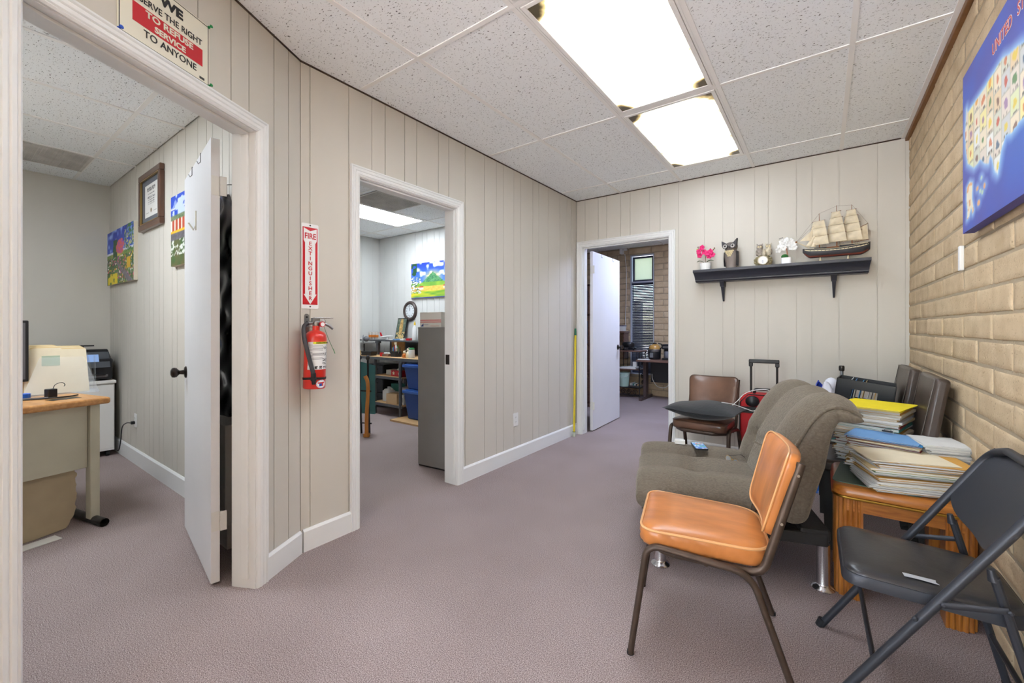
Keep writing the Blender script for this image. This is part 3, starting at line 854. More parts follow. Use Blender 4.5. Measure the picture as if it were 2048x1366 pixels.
# fire extinguisher sign
t = on_wall('extinguisher_sign', 'tall red and white arrow sign reading fire extinguisher', 'sign', MB_, 1.197 - 1.145, 1.290)
sw, sh = .094, .456
ol = rrect(sw, sh, .008)
G().prism(ol, -.0025, -.0003, lambda p, q, a: (p, a, q + sh / 2)).obj('plate', 'sign_white', t, smooth=30)
G().bx(-.041, .041, -.0031, -.0024, .022, sh - .02).obj('red_panel', 'sign_red', t, smooth=0)
arrow = [(0, .024), (.036, .078), (.028, .078), (.028, .352), (.036, .366), (.036, sh - .024), (0, sh - .04), (-.036, sh - .024), (-.036, .366), (-.028, .352), (-.028, .078), (-.036, .078)]
G().prism(arrow, -.0037, -.003, lambda p, q, a: (p, a, q)).obj('arrow', 'sign_white', t, smooth=0)
lettering('FIRE', .043, 'sign_red', t, (0, -.0043, .388), bold=.0007, sx=.82)
for k, ch in enumerate('EXTINGUISHER'):
    lettering(ch, .0285, 'sign_red', t, (0, -.0043, .349 - k * .0267), bold=.0004, sx=1.1, name='letter')
for z in (sh - .0095, .0115):
    G().lathe([(.004, 0), (.004, .0015), (.002, .003)], 12, (0, -.0025, z), (0, -1, 0)).obj('screw', 'metal_dark', t)

# fire extinguisher on its bracket (local y negative = into the room)
t = on_wall('fire_extinguisher', 'red fire extinguisher with black hose hung below its sign', 'extinguisher', MB_, 1.184 - 1.145, .868)
mat('ext_red', (214, 46, 34), .28, coat=.5)
mat('hose', (58, 58, 62), .55)
cy = -.066
ax = Vector((.035, 0, 1)).normalized()
def ea(z, r=0, a=0): return (ax.x * z + r * math.cos(a), cy + r * math.sin(a), z)
G().lathe([(.030, 0), (.050, .002), (.054, .008), (.054, .262), (.050, .283), (.040, .297), (.026, .303), (.020, .306)], 32, (0, cy, 0), ax).obj('cylinder', 'ext_red', t, smooth=50)
G().lathe([(.018, .300), (.018, .330), (.014, .332)], 20, (0, cy, 0), ax).obj('neck', 'ext_red', t)
g = G().lathe([(.0165, .328), (.0185, .331), (.0185, .352), (.014, .356)], 16, (0, cy, 0), ax)
g.bx(-.012, .028, cy - .011, cy + .011, .345, .372).cyl((-.01, cy, .345), (-.034, cy, .345), .009, n=10)
v_ = g.obj('valve', 'metal_steel', t, bevel=.002)
g = G().hexa([(.0, cy - .009, .368), (.105, cy - .006, .370), (.105, cy + .006, .370), (.0, cy + .009, .368), (.0, cy - .009, .374), (.105, cy - .006, .374), (.105, cy + .006, .374), (.0, cy + .009, .374)])
g.obj('handle', 'metal_chrome', t, bevel=.001)
g = G().tube([(.02, cy, .352), (.05, cy, .345), (.085, cy, .330), (.105, cy, .314)], [.006, .008, .008, .007], 8)
g.obj('lever', 'metal_steel', t)
gg = G().cyl((.032, cy - .018, .338), (.032, cy - .027, .338), .015, n=20).obj('gauge', 'sign_red', t)
G().cyl((.032, cy - .027, .338), (.032, cy - .0278, .338), .011, n=20).bx(.031, .033, cy - .0284, cy - .0276, .336, .346).obj('gauge_face', 'sign_white', gg)
G().tube([(.045 + .012 * math.cos(a), cy - .014 + .004 * math.cos(a), .352 + .014 * math.sin(a)) for a in np.linspace(0, 2 * PI, 17)[:-1]], .0012, 6, True).obj('pull_ring', 'metal_chrome', t)
mat('tag_green', (70, 130, 80), .5)
G().tube([(.045, cy - .012, .332), (.075, cy - .01, .26), (.112, cy - .006, .185)], [.001, .0012, .0015], 6).hexa([(.100, cy - .009, .205), (.112, cy - .009, .178), (.116, cy - .008, .180), (.104, cy - .008, .207), (.100, cy - .0084, .205), (.112, cy - .0084, .178), (.116, cy - .0074, .180), (.104, cy - .0074, .207)]).obj('seal_tag', 'tag_green', t)
hp = catmull([(-.034, cy, .345), (-.056, cy - .004, .325), (-.063, cy - .02, .27), (-.057, cy - .04, .20), (-.044, cy - .05, .13), (-.034, cy - .054, .085)], 6)
hs_ = G().tube(hp, .0105, 12).obj('hose', 'hose', t)
G().cyl((-.034, cy - .054, .088), (-.033, cy - .055, .060), .0125, n=12).cyl((-.033, cy - .055, .060), (-.032, cy - .055, .030), .0115, .0095, n=12).obj('nozzle', 'black_plastic', hs_)
st = G().tube([(ax.x * .055 + .0555 * math.cos(a), cy + .0555 * math.sin(a), .057 + .002 * math.sin(a * 2)) for a in np.linspace(0, 2 * PI, 33)[:-1]], .006, 8, True, sx=.25, up=(0, 0, 1))
st.lathe([(.014, -.006), (.015, 0), (.014, .006)], 14, (-.033, cy - .055, .054), (0, 0, 1))
st.obj('strap', 'rubber', t)
def ext_label(u, v):
    if v > .92: return (228, 222, 40) if u > .22 else (225, 225, 225)
    if v < .14:
        return (30, 30, 30) if (u > .3 and int((u - .3) * 17) % 3 != 2 and .02 < v < .12 and noise2(int(u * 34), int(v * 60)) > .25) else (230, 230, 230)
    if u > .84: return (120, 120, 120) if noise2(int(u * 40), int(v * 70)) > .6 else (222, 222, 222)
    if u < .2: return (170, 170, 172) if int(v * 60) % 2 and noise2(3, int(v * 60)) > .3 else (226, 226, 226)
    if .62 < u < .82:
        for cz in (.78, .55, .35, .22):
            if abs(v - cz) < .05 and noise2(int(u * 36), int(v * 64)) > .5: return (50, 50, 54)
        return (232, 232, 232)
    if int(v * 46) % 2 and any(a < v < b for a, b in ((.80, .86), (.64, .78), (.5, .62), (.36, .46))): return (110, 110, 112)
    return (232, 232, 232)
def lab_surf(u, v):
    a = math.radians(-158 + 128 * u); z = .104 + .143 * v
    return (ax.x * z + .0547 * math.cos(a), cy + .0547 * math.sin(a), z)
lb = paint('instruction_label', 1, 1, 60, 70, ext_label, t, surf=lab_surf)
lettering('INSTRUCTIONS', .0095, 'ink', lb, (ax.x * .24 + .004, cy - .0562, .2415), bold=.0002, sx=.95)
def badge(u, v):
    x, y = u * 2 - 1, v * 2 - 1
    q = math.hypot(x, y)
    if q > .86: return (240, 240, 240) if q > .93 else (40, 70, 170)
    if y > .15 and abs(x) < .7 and y < .5: return (214, 60, 50)
    if -.55 < y < .1 and -.5 < x < .1: return (40, 84, 180)
    if -.55 < y < .1 and .1 < x < .45: return (214, 60, 50)
    return (240, 240, 240)
def bsurf(u, v):
    a = math.radians(-92 + 64 * u) if 0 else -PI / 2 + ((u - .5) * 1.05 + .14)
    x, y = u * 2 - 1, v * 2 - 1
    s = 1 / max(1, math.hypot(x, y)) if math.hypot(x, y) > 1 else 1
    x *= s; y *= s
    a = -PI / 2 + .16 + x * .5; z = .028 + y * .021
    return (ax.x * z + .0548 * math.cos(a), cy + .0548 * math.sin(a), z)
paint('emblem', 1, 1, 25, 25, badge, t, surf=bsurf)
br = on_wall('extinguisher_bracket', 'small galvanised wall hook plate holding the fire extinguisher', 'bracket', MB_, 1.178 - 1.145, 1.19)
G().prism(rrect(.026, .105, .012), -.003, -.0004, lambda p, q, a: (p, a, q + .02)).obj('plate', 'metal_steel', br, smooth=30)
G().cyl((0, -.003, .055), (0, -.0055, .055), .005, n=10).cyl((0, -.003, .03), (0, -.0055, .03), .004, n=10).obj('screw', 'metal_dark', br)
G().bx(-.008, .008, -.046, -.002, .0, .004).obj('hook_arm', 'metal_steel', br)

# outlets and small marks
def outlet(M, x, z, label):
    t = on_wall('wall_outlet', label, 'outlet', M, x, z)
    G().prism(rrect(.072, .117, .005), -.005, -.0003, lambda p, q, a: (p, a, q)).obj('cover_plate', 'white_plastic', t, smooth=30, bevel=.001)
    for dz in (-.02, .02):
        f_ = G().prism(rrect(.032, .028, .008), -.0075, -.0045, lambda p, q, a: (p, a, q + dz)).obj('socket', 'white_plastic', t, smooth=30)
        G().bx(-.007, -.0055, -.0079, -.0074, dz - .004, dz + .006).bx(.0055, .007, -.0079, -.0074, dz - .004, dz + .006).obj('slot', 'ink', f_, smooth=0)
    return t
outlet(MB_, 3.089 - 1.145, .362, 'white wall outlet between the middle and far doorways')
t = tag(G().bx(.500, .516, 2.745, 2.775, 1.448, 1.56).obj('wall_raceway', 'white_plastic', bevel=.003), 'short white plastic raceway stuck on the brick wall below the map', 'raceway')
# leaning pole at the far corner
t = thing('broom_handle', 'yellow pole with green tip leaning in the far corner beside the doorway', 'pole', (-2.185, 4.128, 0))
mat('pole_yellow', (226, 204, 40), .35, coat=.3)
mat('pole_green', (30, 110, 80), .4)
p0 = Vector((0, 0, .045)); p1 = Vector((-.022, .075, 1.10))
G().cyl(p0, p1, .0115, n=14).obj('pole', 'pole_yellow', t)
G().cyl(p1, p1 + (p1 - p0).normalized() * .075, .0125, .009, n=14).obj('grip', 'pole_green', t)
mat('clear_grey', (190, 196, 180), .2)
G().lathe([(.018, 0), (.019, .012), (.016, .03), (.013, .045)], 14).obj('end_cap', 'clear_grey', t)
G().lathe([(.0165, 0), (.0165, .006)], 14, (0, 0, .048)).obj('collar', 'pole_green', t)

# ------------------------------------------------------------------ map canvas on the bricks
# canvas local: x along -Y world (viewer's right), z up, faces -X world
MP = frame_m(.470, 2.525, 0, -1)
t = thing('map_canvas', 'blue illustrated map canvas of the states on the brick wall', 'map'); t.matrix_world = MP @ Matrix.Translation((0, 0, 1.578))
cw, chh = 1.02, .645
mat('canvas_side', (84, 80, 150), .7)
G().bx(0, cw, .0004, .034, 0, chh).obj('stretcher', 'canvas_side', t, smooth=0)
US = [(.055, .77), (.07, .735), (.30, .735), (.47, .75), (.53, .72), (.60, .70), (.66, .67), (.72, .66), (.78, .74), (.86, .80), (.93, .88), (.95, .80), (.90, .74), (.86, .68), (.82, .60), (.80, .52), (.77, .46), (.73, .40), (.74, .30), (.755, .22), (.72, .25), (.69, .34), (.62, .345), (.55, .33), (.50, .35), (.455, .29), (.425, .19), (.395, .22), (.37, .30), (.345, .33), (.33, .29), (.29, .31), (.24, .36), (.16, .35), (.12, .38), (.07, .42), (.045, .52), (.035, .62), (.045, .70)]
AK = [(.055, .20), (.06, .27), (.10, .29), (.135, .27), (.13, .17), (.155, .10), (.14, .08), (.12, .13), (.09, .08), (.06, .07), (.07, .13)]
def inside(px, py, poly):
    c = False; n = len(poly)
    for i in range(n):
        x1, y1 = poly[i]; x2, y2 = poly[(i + 1) % n]
        if (y1 > py) != (y2 > py) and px < (x2 - x1) * (py - y1) / (y2 - y1) + x1: c = not c
    return c
def dist_poly(px, py, poly):
    b = 9
    for i in range(len(poly)):
        x1, y1 = poly[i]; x2, y2 = poly[(i + 1) % len(poly)]
        dx, dy = x2 - x1, y2 - y1; tt = max(0, min(1, ((px - x1) * dx + (py - y1) * dy) / (dx * dx + dy * dy + 1e-9)))
        b = min(b, math.hypot(px - x1 - tt * dx, py - y1 - tt * dy))
    return b
PASTEL = [(236, 222, 196), (228, 204, 168), (214, 214, 196), (222, 226, 184), (232, 232, 226), (206, 206, 204), (238, 226, 160), (226, 214, 200)]
ICON = [(196, 70, 48), (70, 120, 60), (226, 150, 40), (110, 70, 60), (150, 110, 160), (60, 90, 120), (204, 104, 60), (230, 200, 60)]
HI = [(.20, .21, .014), (.235, .18, .012), (.26, .165, .012), (.285, .19, .014), (.215, .12, .016), (.25, .25, .01)]
def map_col(u, v):
    uu = u * 1.0; vv = v
    if inside(uu, vv, US):
        cx, cy2 = int(uu * 13), int(vv * 9 + .4 * (int(uu * 13) % 2))
        base = PASTEL[int(noise2(cx, cy2) * 7.99)]
        fx, fy = (uu * 13) % 1 - .5, (vv * 9 + .4 * (cx % 2)) % 1 - .5
        if abs(fx) > .46 or abs(fy) > .46: return (190, 186, 170)
        ic = ICON[int(noise2(cx + 7, cy2 + 3) * 7.99)]
        n = smooth_noise(uu * 60 + cx * 9, vv * 46 + cy2 * 5)
        rr = math.hypot(fx * (.8 + noise2(cx, cy2 + 9)), fy * 1.1)
        if rr < .12 + .22 * n: return mixc(base, ic, .75)
        if fy < -.34 and abs(fx) < .3 and noise2(int(uu * 190), cy2) > .5: return (120, 110, 100)
        return base
    if inside(uu, vv, AK):
        return mixc((236, 224, 200), (224, 170, 120), smooth_noise(uu * 40, vv * 40) > .62)
    for hx, hy, hr in HI:
        if math.hypot(uu - hx, (vv - hy)) < hr: return (226, 170, 120) if hr > .012 else (190, 214, 190)
    d = min(dist_poly(uu, vv, US), dist_poly(uu, vv, AK) * 1.3, min(math.hypot(uu - a, vv - b) for a, b, c in HI))
    deep = mixc((76, 82, 168), (66, 92, 186), smooth_noise(uu * 9, vv * 7))
    deep = mixc(deep, (58, 130, 206), max(0, .75 - abs(vv - .3) * 2.2) * max(0, (uu - .3) * 1.6))
    return mixc((170, 214, 240), deep, min(1, d / .055) ** .7)
paint('printed_face', cw, chh, 205, 130, map_col, t)
mat('map_red', (196, 70, 66), .5); mat('map_cream', (240, 232, 220), .5)
for wd, wx in (('UNITED', .475), ('STATES', .70)):
    lettering(wd, .056, 'map_cream', t, (wx, -.0008, .558), bold=.0020, depth=.0002, sx=.95)
    lettering(wd, .056, 'map_red', t, (wx, -.0014, .558), bold=.0002, depth=.0002, sx=.95)
# ================================================================== seating
mat('vinyl_orange', (194, 122, 64), .30, vary=.18, vscale=5, coat=.2, bump=.03, bscale=90, stretch=(1, 3, 1))
mat('vinyl_orange_trim', (222, 164, 108), .35, coat=.3)
mat('vinyl_brown', (112, 80, 62), .32, vary=.2, vscale=6, coat=.3, bump=.04, bscale=90)
mat('vinyl_brown_trim', (84, 58, 44), .35, coat=.3)
mat('frame_brown', (84, 70, 60), .42, .55, vary=.12, vscale=30)
mat('screw_metal', (190, 186, 176), .3, 1)

def outline(w0, w1, l0, l1, r0, r1, n=9):
    """plan outline: front edge at x=l1 (width w1), rear edge at x=l0 (width w0)"""
    pts = [(l1, -w1 / 2), (l1, w1 / 2), (l0, w0 / 2), (l0, -w0 / 2)]; rr = [r1, r1, r0, r0]; out = []
    for i in range(4):
        out += arc((*pts[i - 1], 0), (*pts[i], 0), (*pts[(i + 1) % 4], 0), rr[i], n)
    # even resample
    P = [Vector((p.x, p.y)) for p in out]; m_ = len(P)
    d = [0]
    for i in range(m_): d.append(d[-1] + (P[(i + 1) % m_] - P[i]).length)
    N = 96; res = []
    for k in range(N):
        s = d[-1] * k / N
        j = max(i for i in range(m_) if d[i] <= s)
        f = (s - d[j]) / max(1e-9, d[j + 1] - d[j]); res.append(P[j].lerp(P[(j + 1) % m_], f))
    return res

def vinyl_chair(label, vm, tm, loc, rz, ruche=.0038):
    t = thing('vinyl_chair', label, 'chair', loc, rz)
    ol = outline(.37, .41, -.205, .225, .10, .06); N = len(ol); cx = sum(p.x for p in ol) / N
    def slope(x, z): return z - .035 * (.22 - x)
    layers = [(.392, .90), (.396, .97), (.406, .992), (.418, 1.0), (.432, 1.0), (.446, .992), (.452, .975), (.459, .94), (.464, .86), (.468, .7), (.470, .45), (.4705, .2)]
    vs = []
    for li, (z, s) in enumerate(layers):
        for k, p in enumerate(ol):
            d = 0
            if 1 <= li <= 5: d = ruche * math.sin(k * 1.9 + li * 1.25 + math.sin(k * .7) * 1.5) * (1 if li in (2, 3, 4) else .5)
            q = Vector((cx + (p.x - cx) * s, p.y * s)); q += (q - Vector((cx, 0))).normalized() * d
            vs.append((q.x, q.y, slope(q.x, z)))
    fs = [(l * N + k, l * N + (k + 1) % N, (l + 1) * N + (k + 1) % N, (l + 1) * N + k) for l in range(len(layers) - 1) for k in range(N)]
    fs += [tuple(range(N - 1, -1, -1)), tuple(range((len(layers) - 1) * N, len(layers) * N))]
    st = G().add(vs, fs).obj('seat', vm, t, smooth=60)
    G().tube([(p.x * .985, p.y * .985, slope(p.x, .4530)) for p in ol], .0052, 6, True).obj('piping', tm, st)
    # leg frames
    for s in (-1, 1):
        y = s * .212
        fr_ = G().tube(path([(.252, y * 1.04, .004), (.195, y, .408), (-.135, y, .372), (-.262, y * 1.05, .004)], [.055, .10], 8), .0115, 10, sx=1.25, up=(1, 0, 0))
        lg = fr_.obj('leg_frame', 'frame_brown', t, smooth=50)
        for (fx, fy) in ((.2525, y * 1.04), (-.2625, y * 1.05)):
            G().cyl((fx, fy, 0), (fx, fy, .012), .0125, n=12).obj('foot_cap', 'rubber', lg)
    # seat rail and back uprights, one bent tube
    y = .187
    pts = path([(-.281, y, .750), (-.172, y, .366), (.13, y, .378), (.222, y * .62, .384), (.222, -y * .62, .384), (.13, -y, .378), (-.172, -y, .366), (-.281, -y, .750)], [.055, .05, .05, .05, .05, .055], 7)
    G().tube(pts, .0105, 10, sx=1.35, up=(0, 1, 0)).obj('seat_frame', 'frame_brown', t, smooth=50)
    G().cyl((.0, -y - .02, .372), (.0, y + .02, .372), .008, n=8).obj('cross_bar', 'frame_brown', t)
    # backrest pad in the plane of the uprights
    lean = math.atan2(.133, .469); e = Vector((-math.sin(lean), 0, math.cos(lean))); nn = Vector((math.cos(lean), 0, math.sin(lean)))
    c = Vector((-.172, 0, .366)) + e * .268
    bo = outline(.355, .395, -.148, .148, .055, .045)
    lay = [(-.020, .93), (-.017, .985), (-.008, 1.0), (.006, 1.0), (.013, .985), (.018, .95), (.024, .85), (.029, .65), (.031, .35), (.031, .1)]
    vs = []
    for (h_, s) in lay:
        for p in bo:
            u, v = p.x * s, p.y * s
            bend = .030 * (v / .2) ** 2
            q = c + e * u + Vector((0, 1, 0)) * v + nn * (h_ + bend - .010 + .008)
            vs.append(q)
    fs = [(l * N + k, l * N + (k + 1) % N, (l + 1) * N + (k + 1) % N, (l + 1) * N + k) for l in range(len(lay) - 1) for k in range(N)]
    fs += [tuple(range(N - 1, -1, -1)), tuple(range((len(lay) - 1) * N, len(lay) * N))]
    bk = G().add(vs, fs).obj('backrest', vm, t, smooth=60)
    G().tube([c + e * p.x * .985 + Vector((0, 1, 0)) * p.y * .985 + nn * (.016 + .030 * (p.y / .2) ** 2 - .002) for p in bo], .0036, 6, True).obj('piping', tm, bk)
    for s in (-1, 1):
        for k in (.19, .36):
            p = Vector((-.172, s * (y + .013), .366)) + e * k
            G().cyl(p, p + Vector((0, s * .004, 0)), .0045, n=10).obj('screw', 'screw_metal', t)
    return t
vinyl_chair('glossy orange vinyl chair with brown tube frame in front of the futon', 'vinyl_orange', 'vinyl_orange_trim', (-.372, 1.778, 0), math.radians(193.4))
vinyl_chair('brown vinyl chair against the shelf wall holding a black pillow', 'vinyl_brown', 'vinyl_brown_trim', (-.765, 3.70, 0), math.radians(-93), ruche=.0006)

# black pillow
t = thing('pillow', 'black pillow lying on the brown vinyl chair', 'pillow', (-.75, 3.60, .466), math.radians(-6))
mat('pillow_black', (40, 43, 46), .8, bump=.25, bscale=40, sheen=.2)
def pil(sg):
    def fn(u, v):
        x, y = u * 2 - 1, v * 2 - 1
        h = .068 * (max(0, (1 - x * x)) ** .55) * (max(0, 1 - y * y) ** .55)
        k = 1 - .07 * (1 - abs(x)) * 0 - .06 * (x * x * 0 + (1 - x * x) * abs(y) + (1 - y * y) * abs(x))
        return (x * .265 * k, y * .20 * k, .068 + sg * h + .012 * math.sin(x * 3 + y * 2) * (1 - x * x) * (sg > 0) + .016 * x * x)
    return fn
G().grid(pil(1), 25, 21).grid(lambda u, v: pil(-1)(1 - u, v), 25, 21).obj('cover', 'pillow_black', t, smooth=80)
G().tube([(-.2, -.188, .074), (0, -.19, .07), (.2, -.188, .074)], .003, 6).obj('zipper', 'black_plastic', t)

# ------------------------------------------------------------------ folding chair
t = thing('folding_chair', 'black steel folding chair with padded seat beside the brick wall', 'chair', (.251, 1.872, 0), math.radians(181))
mat('steel_black', (58, 60, 66), .42, .35, bump=.04, bscale=300)
mat('vinyl_black', (46, 46, 48), .34, vary=.25, vscale=5, coat=.25, bump=.05, bscale=70)
yy = .226
topx, topz = -.210, .785
pts = path([(.252, yy, .004), (topx, yy, topz - .015), (topx - .012, .12, topz + .015), (topx - .012, -.12, topz + .015), (topx, -yy, topz - .015), (.252, -yy, .004)], [.07, .06, .06, .07], 8)
G().tube(pts, .0125, 12).obj('front_frame', 'steel_black', t, smooth=60)
for s in (-1, 1):
    G().cyl((.258, s * yy, 0), (.247, s * yy, .028), .0142, n=12).obj('foot_cap', 'rubber', t)
d_ = Vector((topx - .252, 0, topz - .015)); 
def up_at(z): k = z / (topz - .015); return .252 + (topx - .252) * k
def bp_(u, v):
    y = (u - .5) * 2 * (yy - .004 - .02 * v * 0); z = .565 + .222 * v + .012 * (1 - (2 * u - 1) ** 2) * (v > .5) * v
    z -= .05 * (1 - v) * abs(2 * u - 1) ** 4 * -1
    x = up_at(z) - .034 * (1 - (2 * u - 1) ** 2) + .004
    return (x, y, z)
bk = G().grid(bp_, 25, 9)
bk.grid(lambda u, v: tuple(a - (.006 if i == 0 else 0) for i, a in enumerate(bp_(1 - u, v))), 25, 9)
bk.obj('backrest', 'steel_black', t, smooth=60)
so = outline(.35, .39, -.205, .205, .075, .05); N = len(so)
def ringed(lay, sl=0.03):
    vs = []
    for (z, s) in lay:
        for p in so: vs.append((p.x * s, p.y * s, z - sl * (.2 - p.x)))
    fs = [(l * N + k, l * N + (k + 1) % N, (l + 1) * N + (k + 1) % N, (l + 1) * N + k) for l in range(len(lay) - 1) for k in range(N)]
    return G().add(vs, fs + [tuple(range(N - 1, -1, -1)), tuple(range((len(lay) - 1) * N, len(lay) * N))])
pan = ringed([(.395, .97), (.397, 1.0), (.425, 1.0), (.430, .985)]).obj('seat_pan', 'steel_black', t, smooth=50)
st = ringed([(.429, .965), (.436, .955), (.442, .92), (.447, .82), (.449, .6), (.449, .2)]).obj('seat_pad', 'vinyl_black', t, smooth=70)
mat('tape', (176, 178, 182), .4)
tp = G().prism([(.058, .131), (-.016, .126), (-.014, .140), (-.020, .150), (.02, .148), (.056, .153)], .4462, .4470, lambda p, q, a: (p, q, a - .03 * (.2 - p) + .0045))
tp.obj('tape_patch', 'tape', st, smooth=0)
for s in (-1, 1):
    y = s * (yy - .022)
    lg = G().tube([(-.115, y, .525), (-.245, y, .006)], .0108, 10).obj('rear_leg', 'steel_black', t)
    G().cyl((-.114, y, .515), (-.108, y, .545), .0125, .008, n=12).obj('cap', 'steel_black', lg)
    G().cyl((-.2467, y, 0), (-.2395, y, .028), .0125, n=12).obj('foot_cap', 'rubber', lg)
    yl = s * (yy - .002)
    G().tube([(-.012, s * (yy - .013 + .026), .43), (-.135, s * (yy + .004), .455)], .0085, 8, sx=.35, up=(0, 0, 1)).obj('link_bar', 'steel_black', t)
    for (rx, rz_) in ((-.012, .43), (-.135, .455), (.045, .37), (-.165, .365)):
        G().lathe([(.007, 0), (.006, .003), (.003, .005)], 10, (rx, s * (yy + .012), rz_), (0, s, 0)).obj('rivet', 'steel_black', t)
G().cyl((up_at(.20), -yy, .20), (up_at(.20), yy, .20), .0075, n=10).obj('stretcher', 'steel_black', t)
xr = -.115 - .130 * (.525 - .17) / .519
G().cyl((xr, -yy + .02, .17), (xr, yy - .02, .17), .0075, n=10).obj('stretcher', 'steel_black', t)

# ------------------------------------------------------------------ futon chair
t = thing('futon_chair', 'grey-brown channel-tufted futon chair on chrome legs', 'futon chair', (-.467, 2.572, 0), math.radians(196.6))
mat('futon_frame', (38, 36, 36), .6, bump=.2, bscale=60)
def pad(curve, T, W, nch, tufts, ns=90, na=96, bul=.022, dip=.055, pe=5.0, side=1):
    C = catmull([(x, 0, z) for x, z in curve], 16); L = [0]
    for a, b in zip(C[:-1], C[1:]): L.append(L[-1] + (b - a).length)
    def at(s):
        d = s * L[-1]
        j = 0
        while j < len(L) - 2 and L[j + 1] < d: j += 1
        f = (d - L[j]) / (L[j + 1] - L[j]); p = C[j].lerp(C[j + 1], f)
        tg = (C[min(j + 2, len(C) - 1)] - C[max(j - 1, 0)]).normalized()
        return p, Vector((tg.z, 0, -tg.x)) * side
    def sg(x, e): return math.copysign(abs(x) ** e, x)
    def fn(u, v):
        s = min(.997, max(.003, u)); a = 2 * PI * v
        p, n = at(s)
        end = max(0.02, 1 - abs(2 * s - 1) ** (pe * 4)) ** .5
        th = T(s) / 2 * end
        y = sg(math.cos(a), .45) * W / 2 * (1 - .012 * (1 - end))
        h_ = sg(math.sin(a), .42) * th
        if math.sin(a) > 0:
            c = (y / W + .5) * nch; f = c - math.floor(c)
            k = abs(2 * f - 1)
            edge = min(1, (W / 2 - abs(y)) / .05) if W / 2 - abs(y) < .05 else 1
            h_ += (bul * (1 - k ** 2.2) - bul * .35) * end * math.sin(a) ** .3
            sm_ = min(abs(c - q) for q in range(1, nch)) * W / nch
            h_ -= .020 * math.exp(-(sm_ / .016) ** 2) * end
            for ts in tufts:
                near = math.exp(-((s - ts) * L[-1] / .05) ** 2)
                seam = min(abs(c - q) for q in range(1, nch)) * W / nch
                h_ -= dip * near * math.exp(-(seam / .06) ** 2) + .006 * math.exp(-((s - ts) * L[-1] / .04) ** 2)
        return p + Vector((0, y, 0)) + n * h_
    return G().grid(fn, ns, na, cv=True), fn
seatp, seat_fn = pad([(.415, .335), (.30, .352), (.10, .352), (-.10, .345), (-.19, .33)], lambda s: .16, .80, 3, (.47,), side=1, bul=.05, dip=.045)
SEATV = np.array(seatp.v)
def seat_z(wx, wy):
    dx, dy = wx + .467, wy - 2.572; c_, s_ = math.cos(math.radians(196.6)), math.sin(math.radians(196.6))
    lx, ly = dx * c_ + dy * s_, -dx * s_ + dy * c_
    d_ = np.hypot(SEATV[:, 0] - lx, SEATV[:, 1] - ly)
    k_ = SEATV[d_ < .05]
    return float(k_[:, 2].max()) if len(k_) else .45
sp = seatp.obj('seat_cushion', 'futon_fabric', t, smooth=80)
backp, back_fn = pad([(-.245, .315), (-.275, .45), (-.325, .62), (-.375, .755), (-.43, .81), (-.52, .79)], lambda s: .19 if s < .45 else .19 - .24 * (s - .45), .80, 3, (.36,), side=1, bul=.055, dip=.06)
bpd = backp.obj('back_cushion', 'futon_fabric', t, smooth=80)
for vv in (.075, .425):
    sg_ = 1 if vv < .25 else -1
    G().tube([Vector(back_fn(u, vv)) + Vector((0, sg_ * .003, 0)) for u in np.linspace(.06, .985, 40)], .008, 8).obj('hem', 'futon_fabric', bpd, smooth=60)
    G().tube([Vector(seat_fn(u, 1 - vv if sg_ > 0 else .5 + (.5 - vv))) + Vector((0, sg_ * .003, 0)) for u in np.linspace(.03, .95, 30)], .006, 8).obj('hem', 'futon_fabric', sp, smooth=60)
mat('drape_fabric', (112, 102, 88), .8, bump=.5, bscale=45, stretch=(1, 1, 2.2), sheen=.3)
G().bx(-.41, .33, -.345, .345, .205, .262).obj('frame', 'futon_frame', t, smooth=0, bevel=.01)
G().bx(-.42, -.30, -.34, .34, .225, .28).obj('rear_rail', 'futon_frame', t, smooth=0, bevel=.012)
G().tube([(-.215, .402, .37), (-.215, .404, .33), (-.20, .404, .285)], .004, 6).obj('zipper', 'metal_steel', bpd)
for (x, y) in ((.30, .335), (.30, -.335), (-.40, .30), (-.40, -.30)):
    lg = G().lathe([(.044, 0), (.046, .004), (.040, .012), (.030, .018), (.0265, .026), (.0265, .206)], 24, (x, y, 0)).obj('leg', 'metal_chrome', t, smooth=50)

# things on the futon seat
t = tag(G().bx(-.03, .03, -.018, .018, 0, .022).obj('white_card', 'paper', bevel=.001), 'small white card box on the futon seat', 'card')
t.location = (-.72, 2.76, seat_z(-.72, 2.76) + .001); t.rotation_euler = (0, 0, .25)
t = thing('phone', 'smartphone with colourful lit icons on the futon seat', 'phone', (-.605, 2.755, seat_z(-.605, 2.755) + .003), math.radians(25))
G().prism(rrect(.072, .148, .011), 0, .008, lambda p, q, a: (p, q, a)).obj('body', 'black_plastic', t, smooth=30, bevel=.001)
def scr(u, v):
    cx, cy2 = int(u * 4), int(v * 6); fx, fy = (u * 4) % 1 - .5, (v * 6) % 1 - .5
    if max(abs(fx), abs(fy)) < .34 and cy2 != 1: return [(240, 240, 245), (70, 140, 230), (110, 200, 120), (240, 170, 60), (230, 90, 90), (60, 90, 200)][int(noise2(cx, cy2) * 5.99)]
    return mixc((90, 150, 230), (130, 190, 220), v)
s_o = paint('screen', .066, .138, 28, 42, scr, t, (-.033, -.069, .0083), (-PI / 2, 0, 0))
s_o.rotation_euler = (0, 0, 0); s_o.data.transform(Matrix(((1, 0, 0, 0), (0, 0, 1, 0), (0, 1, 0, 0), (0, 0, 0, 1)))); s_o.data.flip_normals()
t = thing('eyeglasses', 'thin wire eyeglasses lying open on the futon seat', 'glasses', (-.41, 2.66, seat_z(-.41, 2.66) + .002), math.radians(-48))
mat('lens_glass', (225, 232, 236), .03, alpha=.35)
